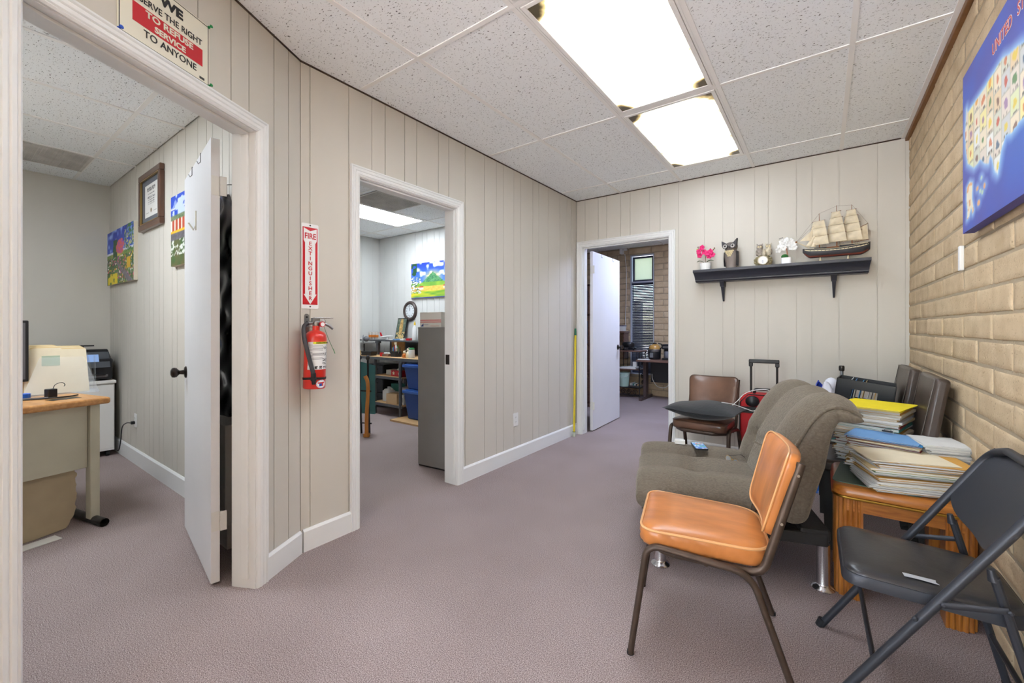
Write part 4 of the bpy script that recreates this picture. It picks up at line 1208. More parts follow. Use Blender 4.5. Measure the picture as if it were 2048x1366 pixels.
for x in (-.034, .034):
    rim = [(x + .026 * math.cos(a), 0, .022 + .019 * math.sin(a)) for a in np.linspace(0, 2 * PI, 25)[:-1]]
    r_ = G().tube(rim, .0012, 6, True).obj('rim', 'brass', t)
    G().prism([(p[0], p[2]) for p in rim], -.0005, .0005, lambda p, q, a: (p, a, q)).obj('lens', 'lens_glass', r_, smooth=0)
G().tube([(-.009, 0, .028), (0, -.003, .032), (.009, 0, .028)], .0012, 6).obj('bridge', 'brass', t)
for s in (-1, 1):
    G().tube([(s * .06, 0, .028), (s * .068, .01, .03), (s * .07, .10, .032), (s * .066, .128, .012)], .0014, 6).obj('temple', 'metal_dark', t)
# ================================================================== oak table with its paper stacks
t = thing('end_table', 'oak end table with fluted legs and brass strip beside the brick wall', 'table', (.268, 2.588, 0))
hx, hy = .232, .222
top = rrect(2 * hx, 2 * hy, .055, 6)
def edge_layers(g, pts, lay):
    n = len(pts); vs = []
    for z, d in lay:
        for (x, y) in pts:
            l = math.hypot(x, y); vs.append((x * (1 + d / l), y * (1 + d / l), z))
    fs = [(i * n + k, i * n + (k + 1) % n, (i + 1) * n + (k + 1) % n, (i + 1) * n + k) for i in range(len(lay) - 1) for k in range(n)]
    return g.add(vs, fs + [tuple(range(n - 1, -1, -1)), tuple(range((len(lay) - 1) * n, len(lay) * n))])
edge_layers(G(), top, [(.448, -.006), (.452, 0), (.462, .002), (.478, -.002), (.487, -.010), (.490, -.022)]).obj('table_top', 'oak', t, smooth=40)
G().tube([(x * .992, y * .994, .444) for x, y in top], .0052, 8, True).obj('brass_strip', 'brass', t)
G().bx(-hx + .05, hx - .05, -hy + .012, -hy + .032, .385, .442).obj('apron', 'oak', t, smooth=0)
G().bx(-hx + .05, hx - .05, hy - .032, hy - .012, .385, .442).obj('apron', 'oak', t, smooth=0)
for s in (-1, 1):
    G().prism([(-hy + .05, .385), (hy - .05, .385), (hy - .05, .442), (-hy + .05, .442)], s * (hx - .03), s * (hx - .012), lambda p, q, a: (a, p, q)).obj('apron', 'oak', t, smooth=0)
for sx in (-1, 1):
    for sy in (-1, 1):
        po = []
        r0 = .052
        n = 40
        for k in range(n + 1):
            a = PI / 2 * k / n
            po.append(((r0 + .008 * abs(math.cos(k * PI / 10))) * math.cos(a) , (r0 + .008 * abs(math.cos(k * PI / 10))) * math.sin(a)))
        pl_ = [(-.04, -.04), (po[0][0], -.04)]
        for k in range(18): pl_.append((r0 + .008 * abs(math.cos((18 - k) * PI / 9)), -.035 + .035 * k / 18))
        pl_ += po
        for k in range(18): pl_.append((-.035 * (k + 1) / 18, r0 + .008 * abs(math.cos((k + 1) * PI / 9))))
        pl_.append((-.04, po[-1][1]))
        if sx * sy < 0: pl_ = pl_[::-1]
        G().prism(pl_, 0, .440, lambda p, q, a: (sx * (hx - .066 + p), sy * (hy - .068 + q), a)).obj('leg', 'oak_upright', t, smooth=40)

FC = {'manila': (222, 198, 148), 'kraft': (214, 162, 78), 'white': (226, 226, 224), 'grey': (190, 188, 186), 'cream': (232, 220, 192), 'blue': (116, 164, 216), 'deepblue': (50, 140, 200),
      'yellow': (244, 222, 30), 'red': (160, 60, 56), 'green': (120, 150, 110), 'teal': (70, 140, 130), 'tan': (200, 168, 116), 'black': (50, 50, 56)}
for k, c in FC.items(): mat('folder_' + k, c, .7, vary=.03, vscale=15)
mat('sheet_edges', (214, 212, 206), .85, vary=.10, vscale=14, stretch=(1, 1, 40))
def folder(cx, cy, z, th, rz, w, l, colour, label, group, tilt=0.0, sag=0.0, name='file_folder', papers=True):
    """w along local x, l along local y"""
    f = thing(name, label, 'folder', (cx, cy, z), rz, group); f.rotation_euler = (tilt, sag, rz)
    e = .0007
    g = G().bx(-w / 2, w / 2, -l / 2, l / 2, 0, e)
    g.hexa([(-w / 2, -l / 2 + .004, th - e), (w / 2, -l / 2, th - e), (w / 2, l / 2, th - e), (-w / 2, l / 2, th - e), (-w / 2, -l / 2 + .004, th), (w / 2, -l / 2, th), (w / 2, l / 2, th), (-w / 2, l / 2, th)])
    g.bx(w / 2 - .001, w / 2, -l / 2, l / 2, e, th - e)
    g.obj('cover', 'folder_' + colour, f, smooth=0)
    if papers and th > .0025:
        G().bx(-w / 2 + .006, w / 2 - .003, -l / 2 + .004 + .004 * random.random(), l / 2 - .006, e, th - e).obj('papers', 'sheet_edges', f, smooth=0)
    return f
CN = {'manila': 'manila', 'kraft': 'kraft-coloured', 'white': 'white', 'grey': 'pale grey', 'cream': 'cream', 'blue': 'pale blue', 'deepblue': 'bright blue', 'yellow': 'yellow', 'red': 'dark red', 'green': 'green', 'teal': 'teal', 'tan': 'tan', 'black': 'black'}
def stack(cx, cy, z, ztop, rz, w, l, cols, tops, label, group, jit=.012, rj=.06, rev=False, tmin=.004, tmax=.011):
    """tops: [(colour, label, dx, dy, drz, w, l)] laid last"""
    k = 0; nt = len(tops) * .0035
    while z < ztop - nt - .003:
        th = random.uniform(tmin, tmax); th = min(th, ztop - nt - z)
        folder(cx + random.uniform(-jit, jit), cy + random.uniform(-jit, jit), z, th, rz + random.uniform(-rj, rj), w * random.uniform(.94, 1.03), l * random.uniform(.94, 1.04), cols[k % len(cols)], CN[cols[k % len(cols)]] + ' ' + label, group)
        z += th + .0002; k += 1
    for (c, lb, dx, dy, dr, w2, l2) in tops:
        folder(cx + dx, cy + dy, z, .0035, rz + dr, w2, l2, c, lb, group); z += .0037
    return z
random.seed(21)
# green desk pad edge under the front stack
t = tag(G().prism(rrect(.30, .38, .03), 0, .004, lambda p, q, a: (p, q, a)).obj('desk_pad', mat('pad_green', (70, 92, 80), .5, coat=.2), smooth=30), 'dark green pad under the papers on the oak table', 'desk pad')
t.location = (.205, 2.60, .4905); t.rotation_euler = (0, 0, -.12)
zt = .4950
stack(.290, 2.515, zt, .625, math.radians(16), .305, .235, ['white', 'kraft', 'grey', 'white', 'manila', 'white', 'tan', 'kraft', 'grey', 'white', 'green', 'manila'],
      [('kraft', 'kraft envelope under the cream folder on the oak table', .03, .012, -.10, .33, .24), ('cream', 'blank cream folder topping the front paper stack on the oak table', -.012, .0, .02, .30, .23)],
      'folder or paper bundle within the front stack on the oak table', 'papers in the front stack on the oak table')
stack(.245, 2.735, zt, .66, math.radians(-14), .26, .20, ['white', 'manila', 'grey', 'white', 'kraft', 'white', 'tan', 'manila', 'red'],
      [('red', 'dark red folder just under the blue folders', .0, 0, .03, .27, .205), ('deepblue', 'bright blue folder under the pale blue folder', .006, -.004, .01, .27, .205), ('blue', 'pale blue folder with black clip topping the middle paper stack', -.002, .003, -.02, .27, .21)],
      'folder or paper bundle in the stack under the blue folders', 'papers in the blue-topped stack', jit=.016)
cl = tag(G().bx(-.02, .02, -.006, .006, 0, .006).tube([(-.012, 0, .006), (-.012, .016, .009), (.0, .022, .009), (.012, .016, .009), (.012, 0, .006)], .0011, 6).obj('binder_clip', 'black_plastic', smooth=30), 'small black binder clip on the pale blue folder', 'clip')
cl.location = (.26, 2.80, .6715); cl.rotation_euler = (0, 0, math.radians(-16))
stack(.432, 2.735, zt, .665, math.radians(8), .16, .21, ['white', 'white', 'grey', 'white'], [('white', 'topmost white envelope of the mail pile beside the brick wall', 0, 0, .06, .165, .21)],
      'envelope in the mail pile beside the blue folders', 'white mail pile by the brick wall', jit=.008, rj=.10, tmin=.005, tmax=.011)

# ------------------------------------------------------------------ leather chairs
mat('leather_brown', (68, 57, 51), .38, vary=.22, vscale=7, bump=.12, bscale=120, coat=.15)
def leather_chair(label, loc, rz):
    t = thing('leather_chair', label, 'chair', loc, rz, 'brown leather chairs along the brick wall')
    G().bx(-.185, .165, -.205, .205, .415, .482).obj('seat', 'leather_brown', t, bevel=.018, seg=3)
    g = G()
    x0, x1, dx, z0, z1 = -.24, -.185, -.090, .36, .94
    g.hexa([(x0, -.205, z0), (x1, -.205, z0), (x1, .205, z0), (x0, .205, z0), (x0 + dx, -.205, z1), (x1 + dx, -.205, z1 + .01), (x1 + dx, .205, z1 + .01), (x0 + dx, .205, z1)])
    b = g.obj('backrest', 'leather_brown', t, bevel=.018, seg=3)
    for s in (-1, 1):
        G().tube([(x1 + .002, s * .192, .5), (x1 + dx * .5 + .002, s * .192, .68), (x1 + dx + .001, s * .190, .945)], .002, 6).obj('seam', 'leather_brown', b)
    for x, y in ((.135, .175), (.135, -.175)):
        G().hexa([(x - .018, y - .018, 0), (x + .018, y - .018, 0), (x + .018, y + .018, 0), (x - .018, y + .018, 0), (x - .024, y - .024, .42), (x + .024, y - .024, .42), (x + .024, y + .024, .42), (x - .024, y + .024, .42)]).obj('leg', 'futon_frame', t, smooth=0)
    for y in (.175, -.175):
        G().hexa([(-.27, y - .018, 0), (-.234, y - .018, 0), (-.234, y + .018, 0), (-.27, y + .018, 0), (-.238, y - .022, .42), (-.19, y - .022, .42), (-.19, y + .022, .42), (-.238, y + .022, .42)]).obj('leg', 'futon_frame', t, smooth=0)
    return t
leather_chair('brown leather chair behind the oak table holding the yellow-topped files', (.162, 3.03, -.0), PI)
leather_chair('brown leather chair holding the black file crate', (.136, 3.56, 0), PI + .02)
random.seed(5)
stack(.225, 3.01, .4835, .775, math.radians(-18), .265, .31, ['white', 'manila', 'grey', 'tan', 'white', 'cream', 'kraft', 'white', 'teal', 'red'],
      [('manila', 'manila folder under the yellow folders', 0, 0, .02, .27, .32), ('yellow', 'lower bright yellow folder on the files', .0, 0, .03, .275, .32), ('yellow', 'bright yellow folder topping the files on the leather chair', .006, .0, -.03, .275, .32)],
      'folder or paper bundle under the yellow folders on the leather chair', 'papers in the yellow-topped stack', jit=.012, tmin=.006, tmax=.014)

# ------------------------------------------------------------------ file crate
CM = Matrix.Translation((.185, 3.50, .510)) @ Matrix.Rotation(math.radians(-6), 4, 'Z') @ Matrix.Rotation(math.radians(7), 4, 'Y')
t = thing('file_crate', 'black plastic file crate with handle slot on the far leather chair', 'crate'); t.matrix_world = CM
cw, cd, ch_ = .285, .23, .345; wl = .006
def slot_wall(g, length, fn):
    """wall with one hand slot; fn(a, h) box mapper from (a0,a1,h0,h1)"""
    for (a0, a1, h0, h1) in ((0, length, 0, ch_ * .62), (0, length, ch_ * .84, ch_), (0, length * .28, ch_ * .62, ch_ * .84), (length * .72, length, ch_ * .62, ch_ * .84)): fn(g, a0, a1, h0, h1)
g = G(); slot_wall(g, cw, lambda g, a0, a1, h0, h1: g.bx(-cw / 2 + a0, -cw / 2 + a1, -cd / 2, -cd / 2 + wl, h0, h1)); g.obj('side_panel', 'black_plastic', t, smooth=0)
g = G(); slot_wall(g, cw, lambda g, a0, a1, h0, h1: g.bx(-cw / 2 + a0, -cw / 2 + a1, cd / 2 - wl, cd / 2, h0, h1)); g.obj('side_panel', 'black_plastic', t, smooth=0)
for s in (-1, 1):
    x = s * (cw / 2 - wl / 2)
    g = G()
    for k in range(8):
        y = -cd / 2 + wl + (cd - 2 * wl) * k / 7
        g.bx(x - wl / 2, x + wl / 2, y - .005, y + .005, .02, ch_ * .55)
    for h0, h1 in ((0, .02), (ch_ * .25, ch_ * .29), (ch_ * .55, ch_ * .6), (ch_ * .92, ch_)): g.bx(x - wl / 2, x + wl / 2, -cd / 2, cd / 2, h0, h1)
    g.bx(x - wl / 2, x + wl / 2, -cd / 2, -cd / 2 + .05, ch_ * .6, ch_).bx(x - wl / 2, x + wl / 2, cd / 2 - .05, cd / 2, ch_ * .6, ch_)
    g.obj('end_panel', 'black_plastic', t, smooth=0)
G().bx(-cw / 2, cw / 2, -cd / 2, cd / 2, 0, .006).obj('bottom', 'black_plastic', t, smooth=0)
cc = ['white', 'blue', 'cream', 'deepblue', 'tan', 'white', 'black', 'kraft', 'white', 'red', 'manila']
for k in range(11):
    f = thing('hanging_file', CN[cc[k]] + ' paper file standing upright inside the black crate', 'folder', (0, 0, 0), 0, 'files inside the crate')
    f.matrix_world = CM @ Matrix.Translation((-.10 + .0195 * k, 0, .008)) @ Matrix.Rotation(math.radians(3 + 3 * random.random()), 4, 'Y')
    G().bx(-.0015, .0015, -cd / 2 + .014, cd / 2 - .012, 0, ch_ * .86 + .05 * random.random()).obj('sheet', 'folder_' + cc[k], f, smooth=0)

# ------------------------------------------------------------------ cane, bag, suitcase, cable
t = thing('cane', 'grey metal cane with dark grip standing behind the futon', 'cane', (.116, 4.02, 0))
G().cyl((0, 0, .0), (0, 0, .87), .0115, n=14).obj('shaft', mat('grey_metal', (140, 144, 148), .4, .6), t)
G().lathe([(.0115, .862), (.017, .866), (.018, .88), (.018, .895), (.014, .903)], 14).obj('grip', 'metal_dark', t)
G().lathe([(.02, 0), (.02, .02), (.013, .035)], 14).obj('foot_tip', 'rubber', t)
t = thing('shopping_bag', 'crumpled plastic bag printed blue and yellow behind the futon', 'bag', (.022, 3.86, 0))
def bagf(u, v):
    a = 2 * PI * u; z = .77 * v
    r = (.14 - .03 * v) * (1 + .12 * math.sin(5 * a + 9 * v) + .08 * math.sin(9 * a - 14 * v)) * (1 if v < .86 else 1 - (v - .86) * 3.6)
    return (r * math.cos(a), r * .8 * math.sin(a), z + .03 * math.sin(3 * a) * v)
def bagc(u, v):
    n = smooth_noise(u * 9, v * 14)
    if v > .9: return (40, 70, 190) if n > .45 else (230, 230, 240)
    if v > .80: return (244, 196, 40) if n > .4 else (236, 236, 240)
    return (40, 110, 200) if n > .5 else (232, 234, 240)
paint('bag_body', 1, 1, 40, 50, bagc, t, surf=bagf)
G().blob((.03, 0, .77), (.045, .04, .055), 12, 8).obj('tied_top', mat('bag_white', (232, 234, 244), .25), t)
t = thing('suitcase', 'red suitcase with black band and extended pull handle', 'suitcase', (-.385, 3.99, 0), math.radians(4))
mat('case_red', (196, 34, 40), .6, bump=.2, bscale=250)
G().prism(rrect(.33, .60, .06), -.10, .08, lambda p, q, a: (p, a, q + .35)).obj('body', 'case_red', t, smooth=40, bevel=.012)
G().prism(rrect(.336, .05, .012), -.104, .082, lambda p, q, a: (p, a, q + .525)).obj('band', 'black_plastic', t, smooth=40)
G().prism(rrect(.24, .30, .04), -.125, -.09, lambda p, q, a: (p, a, q + .25)).obj('front_pocket', 'case_red', t, smooth=40, bevel=.01)
G().tube([(-.165, -.1005, .12), (-.165, -.1005, .58), (-.105, -.1005, .65), (.105, -.1005, .65), (.165, -.1005, .58), (.165, -.1005, .12)], .004, 6).obj('piping', 'black_plastic', t)
G().tube(path([(-.07, -.02, .645), (-.06, -.02, .685), (.06, -.02, .685), (.07, -.02, .645)], .02), .011, 8).obj('carry_handle', 'black_plastic', t)
G().cyl((-.092, .03, .62), (-.092, .03, .885), .0085, n=10).obj('pull_tube', 'metal_dark', t)
h_ = G().cyl((.092, .03, .62), (.092, .03, .885), .0085, n=10).obj('pull_tube', 'metal_dark', t)
G().bx(-.108, .108, .014, .046, .895, .925).bx(-.108, -.078, .016, .044, .865, .9).bx(.078, .108, .016, .044, .865, .9).obj('pull_grip', 'black_plastic', h_, bevel=.006)
for s in (-1, 1): G().cyl((s * .12 - .015, .055, .034), (s * .12 + .015, .055, .034), .034, n=16).obj('wheel', 'rubber', t)
G().bx(-.16, .16, -.08, .06, .03, .07).obj('base', 'black_plastic', t, bevel=.01)
G().blob((-.075, -.135, .60), (.05, .03, .045), 12, 8).obj('strap_pad', 'black_plastic', t)
t = tag(G().tube(catmull([(-.62, 3.55, .618), (-.55, 3.62, .60), (-.47, 3.68, .565), (-.42, 3.72, .55), (-.36, 3.78, .60), (-.33, 3.84, .66), (-.34, 3.84, .70), (-.42, 3.845, .695), (-.50, 3.84, .66), (-.55, 3.80, .60), (-.60, 3.72, .545)], 6), .0032, 8).obj('charging_cable', 'white_plastic', smooth=60), 'thin white cable trailing from the red suitcase to the pillow', 'cable')
# ================================================================== display shelf and what stands on it
mat('shelf_black', (46, 48, 58), .38, bump=.05, bscale=40, coat=.1)
SH = 1.708
t = thing('display_shelf', 'dark moulded display shelf on the beige board wall', 'shelf', (-.33, YB, 1.60))
prof = [(0, 0), (-.118, 0), (-.122, .006), (-.128, .012), (-.128, .020), (-.132, .022), (-.136, .034), (-.143, .050), (-.154, .066), (-.163, .076), (-.165, .080), (-.172, .082), (-.176, .086), (-.176, .106), (-.174, .108), (0, .108)]
# moulding returns at both ends: end outline shrinks with the profile depth
xs0, xs1 = -.622, .622
vs = []; n = len(prof)
for sgn, x in ((-1, xs0), (1, xs1)):
    for (y, z) in prof:
        inset = (.176 + min(y, -.118)) if y < 0 else .058
        inset = .176 - (-y if y < 0 else (.118 if z < .05 else .176)) if True else 0
        vs.append((x - sgn * inset * .22, y, z))
fs = [(i, (i + 1) % n, n + (i + 1) % n, n + i) for i in range(n)] + [tuple(range(n - 1, -1, -1)), tuple(range(n, 2 * n))]
G().add(vs, fs).obj('moulded_ledge', 'shelf_black', t, smooth=22)
for x in (-.395, .403):
    g = G()
    def cb(w0, w1, z0, z1, y0, y1):
        g.hexa([(x - w0, y0, z0), (x + w0, y0, z0), (x + w0, 0, z0), (x - w0, 0, z0), (x - w1, y1, z1), (x + w1, y1, z1), (x + w1, 0, z1), (x - w1, 0, z1)])
    cb(.006, .013, -.175, -.045, -.02, -.075); cb(.017, .019, -.045, 0, -.085, -.105)
    g.obj('bracket', 'shelf_black', t, smooth=0, bevel=.002)

def on_shelf(name, label, cat, x, y=4.165, rz=0): return thing(name, label, cat, (x, y, SH + .0005), rz)
mat('pot_white', (236, 236, 234), .35)
mat('leaf_green', (64, 96, 52), .45)
mat('stem_brown', (120, 96, 62), .6)
mat('petal_pink', (226, 40, 116), .5, vary=.15, vscale=60)
mat('petal_white', (238, 238, 236), .5)
mat('bud_yellow', (196, 190, 50), .5)
def flower(g, c, d, r, up=None):
    c = Vector(c); d = Vector(d).normalized(); a = d.orthogonal().normalized(); b = d.cross(a)
    for k in range(5):
        th = 2 * PI * k / 5; e = a * math.cos(th) + b * math.sin(th); f = d.cross(e)
        def fn(u, v):
            q = u; w = .55 * r * math.sin(PI * min(.98, q * .86 + .1)) * (v - .5) * 2
            return c + e * (r * q) + f * w + d * (.25 * r * math.sin(q * 2.4) - .12 * r * (2 * v - 1) ** 2)
        g.grid(fn, 5, 5)
# pink orchid
t = on_shelf('orchid_plant', 'small pink orchid in a white pot at the doorway end of the shelf', 'plant', -.862)
G().lathe([(.034, 0), (.040, .004), (.046, .05), (.0475, .061), (.0475, .066), (.042, .066), (.041, .058)], 24, sx=1, sy=.8).obj('pot', 'pot_white', t, smooth=40)
G().blob((0, 0, .058), (.041, .032, .008), 14, 6).obj('soil', 'stem_brown', t)
sp_ = catmull([(0, 0, .06), (.002, 0, .10), (-.004, 0, .14), (-.03, -.01, .185), (-.06, -.015, .205)], 6); sp2 = catmull([(0, 0, .10), (.012, -.005, .14), (.04, -.01, .165), (.075, -.01, .185)], 6)
G().tube(sp_, .0026, 6).tube(sp2, .0022, 6).obj('stem', 'stem_brown', t)
rr = random.Random(4)
for (x, z) in ((-.05, .172), (-.022, .205), (-.005, .165), (.022, .150), (.048, .162), (.034, .125), (-.045, .14), (.06, .135)):
    g = G(); flower(g, (x, -.02 + rr.uniform(-.01, .01), z), (rr.uniform(-.4, .4), -1, rr.uniform(-.2, .3)), .027); g.obj('blossom', 'petal_pink', t, smooth=60)
for (x, z, m_) in ((-.068, .196, 'bud_yellow'), (.045, .188, 'leaf_green'), (.078, .192, 'stem_brown'), (.07, .18, 'stem_brown'), (-.06, .215, 'stem_brown')):
    G().blob((x, -.015, z), (.006, .006, .007), 8, 6).obj('bud', m_, t)
for s in (-1, 1):
    def lf(u, v): return (s * (.01 + .062 * u), -.008 + (v - .5) * .03 * math.sin(PI * (u * .9 + .08)), .07 + .016 * math.sin(u * 2.6) - .004 * (2 * v - 1) ** 2 * -1)
    G().grid(lf, 9, 5).obj('leaf', 'leaf_green', t, smooth=60)
# carved owl
t = on_shelf('owl_statue', 'tall grey carved owl figurine with staring eyes', 'figurine', -.652, 4.17, math.radians(-14))
mat('owl_grey', (122, 112, 106), .55, vary=.25, vscale=14, bump=.25, bscale=60, stretch=(1, 1, .35))
mat('owl_dark', (70, 68, 72), .5); mat('owl_cream', (206, 190, 150), .6, vary=.15, vscale=80); mat('eye_white', (190, 186, 182), .4)
G().lathe([(.046, 0), (.047, .006), (.042, .02), (.045, .05), (.055, .09), (.058, .125), (.052, .15), (.046, .16), (.052, .175), (.055, .195), (.050, .215), (.036, .228), (.012, .233)], 28, sx=1, sy=.72).obj('body', 'owl_grey', t, smooth=60)
for s in (-1, 1):
    # brow and ear tuft
    pl_ = [(s * .006, .196), (s * .020, .172), (s * .05, .176), (s * .062, .20), (s * .066, .252 + .006 * s), (s * .036, .226)]
    if s < 0: pl_ = pl_[::-1]
    br_ = G().prism(pl_, -.044, -.016, lambda p, q, a: (p, a, q)).obj('brow', 'owl_dark', t, smooth=0, bevel=.004)
    e_ = G().cyl((s * .032, -.042, .194), (s * .032, -.049, .194), .020, n=20).obj('eye', 'eye_white', t)
    G().tube([(s * .032 + .020 * math.cos(a), -.049, .194 + .020 * math.sin(a)) for a in np.linspace(0, 2 * PI, 21)[:-1]], .0026, 6, True).obj('eye_ring', 'owl_dark', e_)
    G().blob((s * .032, -.050, .195), (.0085, .003, .0085), 12, 8).obj('pupil', 'ink', e_)
    def wg(u, v): 
        a = math.radians(-90 + s * (58 + 75 * v)); z = .148 - .125 * u
        r = .0585 * (1 + .05 * math.sin(PI * u)) * (1 - .25 * u * (1 - v) * 0)
        return (r * math.cos(a) * 1.02, r * .75 * math.sin(a), z)
    G().grid(wg, 9, 7).grid(lambda u, v: tuple(q * .96 if i < 2 else q for i, q in enumerate(wg(u, 1 - v))), 9, 7).obj('wing', 'owl_dark', t, smooth=60)
G().lathe([(.008, 0), (.006, .01), (.001, .022)], 8, (0, -.040, .190), (0, -.35, -1)).obj('beak', 'owl_dark', t)
for r_ in range(4):
    for c_ in range(5 - r_):
        G().blob(((c_ - (4 - r_) / 2) * .0155, -.0395 - .002 * r_ * 0, .151 - r_ * .0135), (.0085, .005, .0085), 8, 6).obj('breast_scale', 'owl_cream', t)
# owl clock
t = on_shelf('owl_clock', 'small ornamental clock with two stone owls on top', 'clock', -.405)
mat('stone_cream', (196, 186, 164), .75, vary=.3, vscale=45, bump=.4, bscale=90); mat('stone_olive', (140, 130, 98), .75, vary=.3, vscale=40, bump=.4, bscale=90); mat('stone_grey', (150, 140, 130), .75, vary=.35, vscale=60, bump=.4, bscale=90)
g = G().blob((0, .005, .045), (.060, .032, .046), 20, 12, .8)
for k in range(14):
    a = PI * (k / 13) * 2; g.blob((.058 * math.cos(a), -.012, .043 + .040 * math.sin(a)), (.012 + .004 * noise2(k, 1), .012, .010 + .004 * noise2(k, 2)), 8, 6)
g.obj('mossy_base', 'stone_olive', t, smooth=60)
G().bx(-.058, .058, -.026, .03, 0, .012).obj('plinth', 'stone_olive', t, bevel=.005)
dl = G().cyl((0, -.028, .046), (0, -.040, .046), .036, n=32).obj('dial', 'white_plastic', t, smooth=30)
G().tube([(.036 * math.cos(a), -.040, .046 + .036 * math.sin(a)) for a in np.linspace(0, 2 * PI, 33)[:-1]], .0034, 8, True).obj('bezel', 'stone_cream', t)
G().bx(-.0012, .0012, -.0415, -.0402, .022, .046).hexa([(-.001, -.0415, .045), (.001, -.0415, .047), (.001, -.0402, .047), (-.001, -.0402, .045), (-.014, -.0415, .035), (-.013, -.0415, .037), (-.013, -.0402, .037), (-.014, -.0402, .035)]).obj('hands', mat('hand_blue', (70, 90, 140), .4), dl, smooth=0)
for (x, k, m_) in ((-.027, 1.08, 'stone_grey'), (.036, .98, 'stone_cream')):
    o_ = G().lathe([(.016 * k, 0), (.027 * k, .02), (.027 * k, .045), (.021 * k, .06), (.023 * k, .075), (.020 * k, .09), (.010 * k, .097)], 16, (x, .005, .088), sx=1, sy=.8).obj('owl', m_, t, smooth=60)
    for s in (-1, 1):
        G().lathe([(.006, 0), (.004, .012), (.0005, .02)], 6, (x + s * .015, .0, .175), (s * .3, 0, 1)).obj('ear', m_, o_)
        G().cyl((x + s * .009, -.012, .164), (x + s * .009, -.0165, .164), .007, n=10).obj('eye', 'owl_cream', o_)
        G().blob((x + s * .022 * k, .004, .118), (.007, .016, .026), 8, 8).obj('wing', 'stone_grey', o_)
G().lathe([(.010, 0), (.015, .014), (.013, .03), (.010, .04), (.011, .048), (.004, .056)], 12, (.006, -.018, .088)).obj('owlet', 'stone_cream', t)
# white orchid
t = on_shelf('orchid_plant', 'white flowering plant with green ball in a marbled pot', 'plant', -.240)
mat('marble', (232, 232, 234), .3, vary=.10, vscale=10, stretch=(1, 1, .3))
G().prism(rrect(.072, .06, .014), 0, .054, lambda p, q, a: (p * (1 + a * .7), q * (1 + a * .7), a)).obj('pot', 'marble', t, smooth=40)
G().blob((-.012, 0, .066), (.026, .024, .020), 16, 10).obj('moss_ball', mat('moss', (40, 104, 44), .9, vary=.3, vscale=80, bump=.8, bscale=200), t)
G().tube(catmull([(.006, 0, .06), (.004, -.004, .10), (.0, -.006, .15), (-.004, -.004, .185)], 5), .0035, 6).obj('stem', mat('stem_rust', (170, 104, 70), .6), t)
for (x, z) in ((-.045, .15), (-.03, .185), (.0, .20), (.03, .19), (.05, .165), (.035, .135), (-.02, .135), (-.055, .12), (.055, .13), (.012, .165), (-.012, .17)):
    g = G(); flower(g, (x, -.012 + rr.uniform(-.014, .008), z), (rr.uniform(-.5, .5), -1, rr.uniform(-.3, .4)), .025); g.obj('blossom', 'petal_white', t, smooth=60)
for k in range(5):
    G().blob((-.05 + .006 * k, -.01, .215 + .002 * k), (.003, .003, .003), 6, 4).obj('bud', 'owl_dark', t)
# ship model
t = on_shelf('ship_model', 'wooden three-masted sailing ship model with cream sails', 'ship model', .085, 4.165, math.radians(3))
mat('hull_black', (44, 46, 52), .4); mat('hull_red', (112, 56, 44), .5); mat('hull_cream', (228, 214, 180), .55); mat('sail', (222, 208, 180), .8, vary=.08, vscale=25); mat('rope', (96, 70, 46), .8)
X0, X1 = -.215, .205
def hull(u, v, z0=0, z1=1):
    # u along, v around half girth (-1..1)
    x = X0 + (X1 - X0) * u
    w = .030 * (1 - max(0, (.22 - u) / .22) ** 2) * (1 - .35 * max(0, (u - .75) / .25) ** 2)
    zd = .098 + .020 * (2 * u - .9) ** 2 + .012 * max(0, u - .6)
    zk = .034 + .05 * max(0, (.12 - u) / .12) ** 1.5 + .035 * max(0, (u - .86) / .14) ** 1.5
    a = v * PI / 2
    return (x + (.03 * (1 - abs(v)) * 0), w * math.copysign(abs(math.sin(a)) ** .6, a), zk + (zd - zk) * (1 - math.cos(a) ** 1.0) ** .75)
hl = G().grid(lambda u, v: hull(u, v * 2 - 1), 33, 17)
hl.grid(lambda u, v: (lambda p, q: tuple(p[i] + (q[i] - p[i]) * v for i in range(3)))(hull(u, -1), hull(u, 1)), 33, 2)
hl.obj('hull', 'hull_black', t, smooth=60)
def band(f0, f1, k, name, m_):
    for s in (-1, 1):
        G().grid(lambda u, v: (lambda p: (p[0], p[1] * k + s * .0006, p[2]))(hull(.03 + .94 * u, s * (f0 + (f1 - f0) * v))), 33, 4).obj(name, m_, t, smooth=60)
band(.14, .34, 1.03, 'lower_hull', 'hull_red'); band(.78, .86, 1.02, 'gun_band', 'hull_cream'); band(.97, 1.0, 1.03, 'rail', 'hull_cream')
for k in range(15):
    p = hull(.12 + .80 * k / 14, -.82)
    G().bx(p[0] - .0024, p[0] + .0024, p[1] * 1.03 - .002, p[1] * 1.03 - .0006, p[2] - .0018, p[2] + .0022).obj('gun_port', 'ink', t, smooth=0)
G().bx(.02, .19, -.024, .024, .106, .118).obj('quarter_deck', 'hull_black', t, bevel=.002)
G().bx(.02, .19, -.0255, .0255, .118, .121).obj('deck_rail', 'hull_cream', t)
G().bx(-.14, -.06, -.022, .022, .104, .112).obj('foredeck', 'hull_black', t, bevel=.002)
G().bx(-.06, .02, -.014, .014, .104, .113).obj('ship_boat', 'ship_wood', t, bevel=.003)
G().tube([(-.17, 0, .118), (-.255, 0, .172)], [.0042, .003], 8).obj('bowsprit', 'hull_cream', t)
G().blob((-.257, 0, .174), (.008, .008, .008), 8, 6).obj('figurehead', 'ship_wood', t)
MAST = [(-.105, .385), (.005, .432), (.098, .424)]
